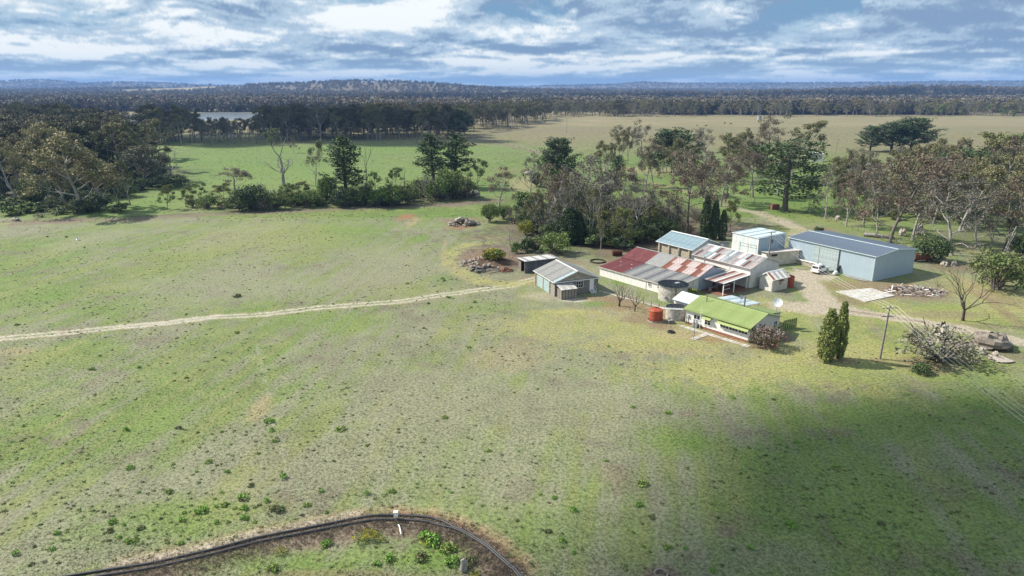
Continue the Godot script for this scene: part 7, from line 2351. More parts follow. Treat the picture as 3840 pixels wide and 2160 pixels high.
func build_heaps() -> void:
	rng.seed = 400
	# heap of demolition timber
	var t := thing("timber_heap", "heap of broken pale demolition timber beside the concrete slab", "timber heap", Vector3(81.4, 0, -132.4))
	for i in 130:
		var r := sqrt(rng.randf())
		var an := rng.randf() * TAU
		var l := rng.randf_range(0.9, 3.2)
		var p := Vector3(cos(an) * r * 6.0, 0.12 + (1.0 - r) * 1.5 * rng.randf(), sin(an) * r * 3.2)
		var o := panel_part(t, "plank", p, Vector3(l, rng.randf_range(0.05, 0.12), rng.randf_range(0.09, 0.26)), [M.palewood, M.zinc, M.palewood, M.timber, M.trim, M.orange][rng.randi() % 6])
		o.rotation = Vector3(rng.randf_range(-0.3, 0.3), rng.randf() * TAU, rng.randf_range(-0.4, 0.4))
	for i in 16:
		var an := rng.randf() * TAU
		var o := part("rubble", rock_shape(900 + i % 4, Vector3(0.6, 0.4, 0.5), 7, 5), M.palestone if i % 3 else M.brick, t, Vector3(cos(an) * rng.randf_range(2.5, 5.6), 0, sin(an) * rng.randf_range(1.6, 3.2)))
		o.rotation.y = an
	# dry stones gathered in the paddock
	t = thing("stone_heap", "heap of grey field stones in the upper paddock", "stone heap", Vector3(-14.6, 0, -202.0))
	var stones := []
	for k in 5:
		stones.append(rock_shape(820 + k, Vector3(1.5, 1.1, 1.3), 8, 6).mesh())
	for i in 60:
		var r := sqrt(rng.randf())
		var an := rng.randf() * TAU
		var o := part("stone", stones[i % 5], [M.stone, M.palestone, M.stone, M.darkstone][i % 4], t, Vector3(cos(an) * r * 4.4, (1.0 - r) * 1.9 - 0.1, sin(an) * r * 3.0))
		o.rotation.y = an * 3.0
		o.scale = Vector3.ONE * rng.randf_range(0.45, 1.1)
	# earth mound with stones
	var m := Shape.new()
	for j in 7:
		for i in 18:
			var pt := func(a: int, b: int) -> Vector3:
				var an := TAU * (a % 18) / 18.0
				var k := b / 7.0
				var w := 1.0 + 0.16 * sin(an * 3.0 + 1.0) + 0.1 * sin(an * 5.0)
				return Vector3(cos(an) * 7.2 * k * w, 1.1 * pow(cos(k * PI * 0.5), 1.3) * (1.0 + 0.3 * sin(an * 4.0 + b)) - 0.05, sin(an) * 5.2 * k * w)
			m.quad(pt.call(i, j), pt.call(i + 1, j), pt.call(i + 1, j + 1), pt.call(i, j + 1))
	var mm := mat(lin(0.24, 0.165, 0.115), 0.95, 0.0, M.stone.albedo_texture, Vector3(0.5, 0.5, 0.5))
	var mo := struct("mound", m, mm)
	mo.position = Vector3(-4.6, 0, -156.0)
	for i in 26:
		var an := PI * 0.55 + rng.randf() * PI * 1.1
		var k := rng.randf_range(0.55, 1.05)
		var p := Vector3(-4.6 + cos(an) * 7.4 * k, 0.9 * (1.05 - k), -156.0 - sin(an) * 5.2 * k + 1.0)
		var o := solo("mound_stone", stones[i % 5], M.palestone if i % 2 else M.stone, "grey stone lying on the left side of the earth mound", "stone", p, an, "stones on the earth mound")
		o.scale = Vector3.ONE * rng.randf_range(0.3, 0.75)
	# charred logs and a spill of bricks at the mound's foot
	t = thing("burnt_log_pile", "charred and bleached logs at the foot of the earth mound", "log pile", Vector3(-5.4, 0, -148.6))
	for i in 16:
		var s := Shape.new()
		var l := rng.randf_range(1.4, 4.0)
		s.tube([Vector3(-l * 0.5, 0.15, 0), Vector3(0, 0.22, rng.randf_range(-0.15, 0.15)), Vector3(l * 0.5, 0.16, 0)], [0.16, 0.14, 0.08], 6)
		var o := part("log", s, [M.char, M.deadwood, M.char, M.palebark][i % 4], t, Vector3(rng.randf_range(-3.2, 1.8), rng.randf_range(0.0, 0.5), rng.randf_range(-1.0, 1.2)))
		o.rotation = Vector3(0, rng.randf_range(-0.3, 1.3), rng.randf_range(-0.12, 0.12))
	t = thing("brick_heap", "orange heap of old bricks and rust beside the charred logs", "brick heap", Vector3(-1.4, 0, -148.4))
	var br := Shape.new()
	br.box(Vector3.ZERO, Vector3(0.46, 0.22, 0.26))
	var bm := br.mesh()
	for i in 60:
		var r := sqrt(rng.randf())
		var an := rng.randf() * TAU
		var o := part("brick", bm, [M.brick, M.orange, M.rust, M.orange][i % 4], t, Vector3(cos(an) * r * 1.6, 0.1 + (1.0 - r) * 0.9, sin(an) * r * 1.1))
		o.rotation = Vector3(rng.randf_range(-0.5, 0.5), an, rng.randf_range(-0.5, 0.5))
	# odds and ends behind the garage
	t = thing("rusty_barrel", "rusty old boiler drum lying at the edge of the middle wood", "drum", Vector3(25.8, 0, -163.0), 0.2)
	var s := Shape.new()
	s.tube([Vector3(-1.2, 0.7, 0), Vector3(-1.05, 0.7, 0), Vector3(1.05, 0.7, 0), Vector3(1.2, 0.7, 0)], [0.5, 0.7, 0.7, 0.5], 16)
	part("shell", s, mat(lin(0.28, 0.18, 0.1), 0.9, 0.0, M.rust.albedo_texture, Vector3(0.7, 0.7, 0.7)), t)
	for x in [-0.6, 0.6]:
		panel_part(t, "band", Vector3(x, 0.05, 0), Vector3(0.2, 0.1, 1.0), M.timber)
	var pts := []
	var rad := []
	for i in 29:
		pts.append(Vector3(cos(TAU * i / 28.0) * 1.75, 0.18, sin(TAU * i / 28.0) * 1.75)); rad.append(0.16)
	s = Shape.new()
	s.tube(pts, rad, 6, false)
	solo("hose_coil", s, M.char, "large dark hoop lying on the bare ground behind the garage", "hoop", Vector3(20.3, 0, -157.0))
	t = thing("rusted_boiler", "long rusted pipe tank lying behind the blue shed", "drum", Vector3(97.5, 0, -157.6), 0.1)
	s = Shape.new()
	s.tube([Vector3(-2.4, 1.15, 0), Vector3(2.2, 1.15, 0)], [0.85, 0.85], 18)
	part("shell", s, M.rust2, t)
	for x in [-1.6, 1.4]:
		panel_part(t, "cradle", Vector3(x, 0.2, 0), Vector3(0.3, 0.4, 1.3), M.timber)
	t = thing("stock_feeder", "rusty red feed bin beside the spreading pine", "feed bin", Vector3(88.6, 0, -228.6), 0.2)
	panel_part(t, "bin", Vector3(0, 0.85, 0), Vector3(2.6, 1.7, 1.2), M.rust)
	panel_part(t, "rim", Vector3(0, 1.74, 0), Vector3(2.8, 0.1, 1.4), M.rust2)
	s = Shape.new()
	s.tube([Vector3(-3.4, 0.5, 0), Vector3(-1, 0.6, 0.2), Vector3(2, 0.55, 0), Vector3(4.2, 0.3, -0.3)], [0.55, 0.5, 0.42, 0.25], 9)
	solo("fallen_log", s, M.deadwood, "white fallen log lying behind the blue shed roof", "log", Vector3(100.5, 0, -184.0), -0.5)
	s = Shape.new()
	s.tube([Vector3(0, 0, 0), Vector3(6, 4.5, 0.4), Vector3(12, 9.5, 1.0)], [0.4, 0.33, 0.2], 8)
	solo("fallen_tree", s, M.deadwood, "long white trunk leaning out of the left wood", "log", Vector3(-170.0, 0, -312.0), 0.1)
	for k in 3:
		s = Shape.new()
		s.tube([Vector3(0, 0, 0), Vector3(0.9, 3.4, 0), Vector3(1.9 - k * 0.5, 7.4 - k * 1.6, 0.3)], [0.26, 0.2, 0.1], 7)
		solo("leaning_trunk", s, M.deadwood, ["tallest", "middle", "shortest"][k] + " of the white leaning dead trunks near the right edge", "log", Vector3(120.2 + k * 1.1, 0, -162.6 - k * 0.7), 0.2)

func build_boulders() -> void:
	var list := [
		[69.8, -104.4, 2.47, 3.35, 1.98, 0, "tall pale boulder rising behind the low boulder tree"],
		[66.8, -102.0, 1.3, 1.79, 1.04, 0, "pale boulder half hidden left in the boulder tree"],
		[76.4, -102.0, 5.74, 2.74, 4.59, 2, "big dark dome-shaped boulder beside the drive"],
		[73.3, -99.1, 1.42, 1.17, 1.14, 1, "white rounded stone below the dome boulder"],
		[74.4, -97.8, 1.21, 0.95, 0.97, 1, "small white stone sitting on the flat rock"],
		[74.3, -96.7, 3.31, 0.37, 2.65, 1, "flat pale rock slab on the lawn"],
		[71.3, -100.7, 2.84, 1.28, 2.27, 2, "broad pale boulder right of the boulder tree"],
		[68.0, -98.6, 2.17, 0.93, 1.74, 0, "low grey boulder under the boulder tree"],
		[108.5, -186.3, 2.23, 2.34, 1.78, 1, "white-topped boulder in the right wood behind the shed"],
		[113.9, -187.8, 2.44, 3.11, 1.95, 1, "tall pale boulder left of the dark shrub in the right wood"],
		[114.5, -186.3, 1.39, 1.46, 1.11, 0, "small grey boulder beside the tall pale one in the right wood"],
		[101.5, -210.0, 2.03, 1.46, 1.62, 1, "pale boulder by the fence at the left of the right wood"],
		[100.0, -152.9, 1.61, 1.23, 1.29, 1, "tan boulder at the edge of the bare ground right of the shed"],
		[102.5, -153.4, 1.33, 1.24, 1.06, 1, "cream boulder right of the tan boulder"],
		[8.1, -322.6, 5.08, 1.87, 4.06, 1, "pale rock heap left of the rising pine"],
		[-14.0, -255.9, 5.07, 2.77, 4.06, 0, "grey boulder in the thicket on the creek line"],
		[-153.3, -208.3, 2.25, 1.29, 1.8, 1, "small pale boulder near the left picture edge"],
	]
	var n := 0
	for a in list:
		n += 1
		solo("boulder", rock_shape(1000 + n, Vector3(a[2], a[3], a[4]), 16, 11), [M.stone, M.palestone, M.darkstone][a[5]], a[6], "boulder", Vector3(a[0], 0, a[1]), n * 0.9)
	var s := rock_shape(77, Vector3(1.0, 0.7, 0.9), 9, 6)
	solo("white_stone", s, M.trim, "white stone lying in the far left of the upper paddock", "stone", Vector3(-117.0, 0, -180.2))

func fence(a: Vector3, b: Vector3, count: int, h: float, label: String, m: Material) -> void:
	var t := thing("post_and_wire_fence", label, "fence", a)
	var s := Shape.new()
	s.tube([Vector3(0, -0.3, 0), Vector3(0, h, 0)], [0.09, 0.08], 6)
	var me := s.mesh()
	for i in count:
		part("post", me, m, t, (b - a) * (i / (count - 1.0)))
	for y in [0.45, 0.8, 1.1]:
		var w := Shape.new()
		w.tube([Vector3(0, y * h / 1.3, 0.09), (b - a) + Vector3(0, y * h / 1.3, 0.09)], [0.008, 0.008], 4)
		part("strand", w, M.wire, t)

func build_fences() -> void:
	fence(Vector3(78.4, 0, -279.0), Vector3(88.7, 0, -233.5), 11, 1.5, "pale post and wire fence along the track left of the spreading pine", M.palewood)
	fence(Vector3(98.2, 0, -214.1), Vector3(101.0, 0, -162.2), 18, 1.5, "timber post fence along the right wood behind the blue shed", M.timber)
	fence(Vector3(-35.3, 0, -596.8), Vector3(26.3, 0, -400.7), 18, 1.5, "old post fence at the corner of the tan paddock", M.timber)
	fence(Vector3(147.2, 0, -352.1), Vector3(159.4, 0, -342.9), 9, 1.5, "short post fence before the white hut", M.timber)
	fence(Vector3(21.7, 0, -129.1), Vector3(27.4, 0, -121.1), 6, 1.1, "low wire garden fence behind the leafless fruit trees", M.timber)

# ---------------------------------------------------------------- small things
func cow(at: Vector3, yaw: float, m: Material, label: String) -> void:
	var s := Shape.new()
	s.tube([Vector3(-1.15, 1.1, 0), Vector3(-0.9, 1.12, 0), Vector3(0, 1.0, 0), Vector3(0.75, 1.08, 0), Vector3(1.0, 1.1, 0)], [0.14, 0.36, 0.43, 0.4, 0.2], 10)
	s.tube([Vector3(0.85, 1.15, 0), Vector3(1.25, 0.95, 0), Vector3(1.45, 0.6, 0)], [0.28, 0.19, 0.15], 8)
	s.tube([Vector3(1.4, 0.66, 0), Vector3(1.6, 0.4, 0), Vector3(1.66, 0.25, 0)], [0.15, 0.13, 0.08], 8)
	for k in [-1.0, 1.0]:
		s.tube([Vector3(1.36, 0.72, k * 0.1), Vector3(1.33, 0.76, k * 0.3)], [0.05, 0.02], 5)
		s.tube([Vector3(0.72, 0.95, k * 0.2), Vector3(0.74, 0.45, k * 0.2), Vector3(0.72, 0, k * 0.2)], [0.16, 0.08, 0.075], 7)
		s.tube([Vector3(-0.85, 1.0, k * 0.2), Vector3(-0.72, 0.62, k * 0.22), Vector3(-0.94, 0.4, k * 0.21), Vector3(-0.9, 0, k * 0.21)], [0.22, 0.14, 0.08, 0.075], 7)
	s.tube([Vector3(-1.17, 1.2, 0), Vector3(-1.28, 0.9, 0), Vector3(-1.27, 0.45, 0)], [0.04, 0.025, 0.05], 5)
	solo("cow", s, m, label, "cow", at, yaw, "cattle grazing in the far paddock")

func build_small_things() -> void:
	# cattle
	cow(Vector3(163.5, 0, -671.5), 0.2, M.cow, "black cow nearest the dark pine in the far paddock")
	cow(Vector3(191.7, 0, -725.8), 1.7, M.cow, "black cow seen end-on, second from left in the far paddock")
	cow(Vector3(199.8, 0, -720.9), 2.8, M.cow, "third black cow from the left in the far paddock")
	cow(Vector3(234.1, 0, -772.5), 0.4, M.cow, "fourth black cow from the left in the far paddock")
	cow(Vector3(237.6, 0, -761.6), 3.3, M.cow, "rightmost black cow in the far paddock")
	cow(Vector3(172.5, 0, -667.3), 0.1, M.palecow, "only cream cow in the far paddock")
	# twin irrigation pipes on the bank
	for k in 2:
		var pts := []
		var rad := []
		var c := Curve2D.new()
		for i in bank.size():
			var tan_: Vector2 = (bank[mini(i + 1, bank.size() - 1)] - bank[maxi(i - 1, 0)]) / 6.0
			c.add_point(bank[i], -tan_, tan_)
		var baked := c.tessellate(4, 3.0)
		for i in baked.size():
			var d: Vector2 = (baked[mini(i + 1, baked.size() - 1)] - baked[maxi(i - 1, 0)]).normalized()
			var far := 0.0 if baked[i].x > -6.0 else 1.0
			var p: Vector2 = baked[i] + Vector2(-d.y, d.x) * (0.34 if k == 0 else -0.34) * (0.3 + 0.7 * far)
			pts.append(Vector3(p.x, near_height(p.x, p.y) + 0.1 + 0.03 * sin(i * 1.3), p.y)); rad.append(0.12)
		var s := Shape.new()
		s.tube(pts, rad, 7)
		solo("irrigation_pipe", s, M.pipe, ["inner", "outer"][k] + " of the two black irrigation pipes along the curved bank", "pipe")
	var t := thing("meter_post", "white box on a short post standing on the curved bank", "meter box", Vector3(-11.1, near_height(-11.1, -56.4), -56.4))
	panel_part(t, "post", Vector3(0, 0.25, 0), Vector3(0.12, 0.5, 0.12), M.palewood)
	var bx := Shape.new()
	bx.box(Vector3(0, 0.72, 0), Vector3(0.38, 0.44, 0.32))
	bx.box(Vector3(0, 0.99, 0), Vector3(0.42, 0.05, 0.36))
	part("case", bx, M.trim, t)
	var s := Shape.new()
	s.tube([Vector3(0, 0.05, 0), Vector3(0.22, 0.3, 0.6), Vector3(0.5, 0.12, 1.5)], [0.06, 0.06, 0.06], 7)
	solo("white_hose", s, M.trim, "short white pipe below the white box on the bank", "pipe", Vector3(-10.8, near_height(-10.8, -55.6), -55.8), 0.0)
	t = thing("well_ring", "hollow grey concrete ring sunk in bare soil at the bottom edge", "well", Vector3(12.7, -0.16, -48.9))
	s = Shape.new()
	s.lathe(Vector3.ZERO, [Vector2(0.62, 0), Vector2(0.62, 0.35), Vector2(0.48, 0.35), Vector2(0.48, 0.02)], 20)
	part("ring", s, M.darkstone, t)
	s = Shape.new()
	s.lathe(Vector3.ZERO, [Vector2(0.48, 0.03), Vector2(0, 0.03)], 20)
	part("water", s, M.dark, t)
	s = Shape.new()
	s.tube([Vector3(0, 0, 0), Vector3(0.1, 0.7, 0.1), Vector3(-0.05, 1.0, 0)], [0.35, 0.3, 0.2], 9)
	solo("grey_stump", s, M.deadwood, "weathered grey stump below the curved bank", "stump", Vector3(-4.2, 0, -49.6))
	# weeds in the paddock
	rng.seed = 60
	var protos := []
	for k in 5:
		var c := Shape.new()
		var tones := [Color(0.18, 0.34, 0.05), Color(0.23, 0.38, 0.07), Color(0.13, 0.25, 0.04)]
		if k == 3:
			tones = [Color(0.1, 0.15, 0.04), Color(0.13, 0.17, 0.06), Color(0.17, 0.15, 0.08)]
		if k == 4:
			tones = [Color(0.26, 0.36, 0.08), Color(0.18, 0.28, 0.06), Color(0.28, 0.31, 0.1)]
		for i in 10 + k * 4:
			var an := rng.randf() * TAU
			var r := sqrt(rng.randf()) * (0.3 + 0.06 * k)
			clump(c, Vector3(cos(an) * r, 0.1 + (0.45 - r) * 0.75 * rng.randf_range(0.6, 1.1), sin(an) * r), Vector3(0.17, 0.14, 0.17), 12, 0.17, tones, -0.5)
		protos.append(c.mesh())
	var yellow := []
	for k in 2:
		var c := Shape.new()
		for i in 26:
			var an := rng.randf() * TAU
			var r := sqrt(rng.randf()) * 0.7
			var tones := [Color(0.42, 0.38, 0.02), Color(0.3, 0.3, 0.03), Color(0.1, 0.17, 0.03)]
			clump(c, Vector3(cos(an) * r, rng.randf_range(0.1, 0.65), sin(an) * r), Vector3(0.16, 0.18, 0.16), 16, 0.11, tones, -0.6)
		yellow.append(c.mesh())
	var n := 0
	for w in weed_spots():
		n += 1
		var o := solo("weed_clump", protos[(n * 7) % 5], leaf_mat, w[3], "weed", Vector3(w[0], near_height(w[0], w[1]) - 0.02, w[1]), n * 1.7, "weed clumps in the paddock")
		o.scale = Vector3.ONE * w[2]
	for a in [
		[-14.0, -53.7, 1.1, "left of the big yellow flowering weeds inside the bank"],
		[-13.2, -53.9, 1.2, "largest yellow flowering weed inside the bank"],
		[-12.4, -53.7, 0.8, "right of the big yellow flowering weeds inside the bank"],
		[-7.9, -53.1, 0.8, "yellow flowers at the foot of the dark bank weeds"],
		[-20.6, -51.8, 0.75, "lone yellow flowering weed at the left inside the bank"],
		[-3.2, -48.9, 0.6, "yellow flowering weed at the bottom edge"],
	]:
		var o := solo("flowering_weed", yellow[n % 2], leaf_mat, a[3], "weed", Vector3(a[0], near_height(a[0], a[1]) - 0.02, a[1]), a[2] * 2.0, "yellow flowering weeds below the bank")
		o.scale = Vector3.ONE * a[2]
		n += 1
	for a in [
		[-8.1, -53.9, 1.7, "left of two tall dark green weeds inside the bank"],
		[-7.2, -53.4, 1.8, "right of two tall dark green weeds inside the bank"],
		[-5.8, -52.2, 1.5, "tall green reed tuft inside the bank"],
		[-10.7, -51.1, 1.2, "green weed in the middle below the bank"],
		[-8.0, -51.2, 1.3, "green weed right of the middle below the bank"],
		[-11.8, -50.4, 0.9, "pale green weed near the bottom edge"],
		[-16.9, -53.0, 1.1, "low green weed left inside the bank"],
		[-20.7, -49.6, 1.1, "green weed at the bottom left of the bank"],
		[-5.1, -50.4, 1.6, "broad green weed before the dry stalks"],
		[-3.7, -50.4, 1.4, "green weed among the dry stalks at right"],
	]:
		var o := solo("bank_weed", protos[(n * 7) % 5], leaf_mat, a[3], "weed", Vector3(a[0], near_height(a[0], a[1]) - 0.02, a[1]), n * 1.1, "dark weeds below the bank")
		o.scale = Vector3.ONE * a[2]
		n += 1
	build_grass()

func build_grass() -> void:
	rng.seed = 5150
	# fine tufts over the near paddock
	var s := Shape.new()
	for i in 9:
		var an := rng.randf() * TAU
		var d := Vector3(cos(an), 0, sin(an))
		var p := d * rng.randf_range(0.0, 0.35)
		var e := p + d * rng.randf_range(0.1, 0.35) + Vector3(0, rng.randf_range(0.35, 1.0), 0)
		var w := Vector3(-d.z, 0, d.x) * 0.1
		s.tint = Color(1, 1, 1) * rng.randf_range(0.8, 1.15)
		s.tri(p - w, e, p + w)
	var tuft := s.mesh()
	var places := []
	var tints := []
	while places.size() < 120000:
		var z := -43.0 - 150.0 * pow(rng.randf(), 1.5)
		var x := rng.randf_range(-1.0, 1.0) * (absf(z) * 0.8 + 6.0)
		if x < near_lo.x + 2.0 or x > 122.0 or (z < -104.0 and x > 1.0):
			if z < -104.0 and x > 1.0 and rng.randf() > 0.0:
				continue
			continue
		var at := int((z - near_lo.y) / near_step) * near_n.x + int((x - near_lo.x) / near_step)
		var g := near_col[at]
		if g.r > 0.4 or g.g < 0.12:
			continue
		var thick := broad.get_noise_2d(x * 5.0, z * 5.0)
		if thick + rng.randf() * 0.9 < 0.25:
			continue
		var h := rng.randf_range(0.04, 0.11) * (1.6 if rng.randf() < 0.06 else 1.0)
		places.append(Transform3D(Basis(Vector3.UP, rng.randf() * TAU).scaled(Vector3(h * 2.0, h, h * 2.0)), Vector3(x, near_height(x, z) - 0.01, z)))
		var k := rng.randf_range(0.85, 1.25)
		var dry := rng.randf()
		var c := g * k
		if dry < 0.22:
			c = Color(0.42, 0.37, 0.24) * k
		elif dry > 0.82:
			c = Color(0.13, 0.17, 0.05) * k
		tints.append(c)
	var m := leafy(Color(1, 1, 1), 0.25)
	stuff("grass", tuft, m, places, tints, "short grazed grass tufts over the near paddock", "grass")
	# tussocks in the paddocks beyond the creek
	rng.seed = 5454
	places = []
	tints = []
	while places.size() < 16000:
		var z := -205.0 - 420.0 * rng.randf()
		var x := rng.randf_range(-1.0, 1.0) * (absf(z) * 0.8)
		if broad.get_noise_2d(x * 2.0, z * 5.0) + rng.randf() * 0.8 < 0.3:
			continue
		var h := rng.randf_range(0.12, 0.35)
		places.append(Transform3D(Basis(Vector3.UP, rng.randf() * TAU).scaled(Vector3(h * 3.0, h, h * 3.0)), Vector3(x, -0.02, z)))
		var k := rng.randf_range(0.6, 1.1)
		tints.append((Color(0.13, 0.17, 0.05) if rng.randf() < 0.6 and z > -480.0 else Color(0.22, 0.17, 0.11)) * k)
	stuff("tussocks", tuft, m, places, tints, "low tussocks dotted over the paddocks beyond the creek", "grass")
	# small weeds too many to count
	rng.seed = 5252
	var wd := Shape.new()
	for i in 6:
		clump(wd, Vector3(rng.randf_range(-0.3, 0.3), 0.16, rng.randf_range(-0.3, 0.3)), Vector3(0.22, 0.16, 0.22), 7, 0.26, [Color(1, 1, 1), Color(0.85, 0.9, 0.8)], -0.3)
	places = []
	tints = []
	while places.size() < 3200:
		var z := -44.0 - 155.0 * rng.randf()
		var x := rng.randf_range(-1.0, 1.0) * (absf(z) * 0.8 + 4.0)
		if x < near_lo.x + 2.0 or x > 120.0 or (z < -100.0 and x > 0.0):
			continue
		var dens := broad.get_noise_2d(x * 2.4 + 300.0, z * 2.4) + (0.22 if z > -64.0 and x < 2.0 else 0.0)
		if dens + rng.randf() * 0.7 < 0.33:
			continue
		var h := rng.randf_range(0.22, 0.6)
		places.append(Transform3D(Basis(Vector3.UP, rng.randf() * TAU).scaled(Vector3(h, h * 0.7, h)), Vector3(x, near_height(x, z) - 0.02, z)))
		var k := rng.randf_range(0.7, 1.2)
		tints.append(Color(0.12, 0.165, 0.045) * k if rng.randf() < 0.75 else Color(0.19, 0.15, 0.09) * k)
	stuff("small_weeds", wd.mesh(), m, places, tints, "small scattered weeds dotted through the paddock grass", "weeds")
	# dry stalks along the bank
	rng.seed = 5353
	s = Shape.new()
	for i in 7:
		var p := Vector3(rng.randf_range(-0.2, 0.2), 0, rng.randf_range(-0.2, 0.2))
		var e := p + Vector3(rng.randf_range(-0.25, 0.25), rng.randf_range(0.5, 1.0), rng.randf_range(-0.25, 0.25))
		s.tint = Color(1, 1, 1) * rng.randf_range(0.7, 1.2)
		s.tri(p - Vector3(0.02, 0, 0.01), e, p + Vector3(0.02, 0, 0.01))
		s.tri(p - Vector3(0.01, 0, -0.02), e, p + Vector3(0.01, 0, -0.02))
	places = []
	tints = []
	for i in 6000:
		var seg := 1 + rng.randi() % (bank.size() - 2)
		var a: Vector2 = bank[seg]; var b: Vector2 = bank[seg + 1 if seg + 1 < bank.size() else seg]
		var d := (b - a).normalized()
		var p := a.lerp(b, rng.randf()) + Vector2(-d.y, d.x) * (rng.randfn(0.6, 0.9))
		var h := rng.randf_range(0.15, 0.5)
		places.append(Transform3D(Basis(Vector3.UP, rng.randf() * TAU).scaled(Vector3(h * 1.4, h, h * 1.4)), Vector3(p.x, near_height(p.x, p.y) - 0.02, p.y)))
		var k := rng.randf_range(0.6, 1.25)
		tints.append([Color(0.4, 0.31, 0.24), Color(0.3, 0.24, 0.2), Color(0.48, 0.42, 0.33)][rng.randi() % 3] * k)
	stuff("dry_stalks", s.mesh(), m, places, tints, "dry brown stalks growing along the curved bank", "dry grass")

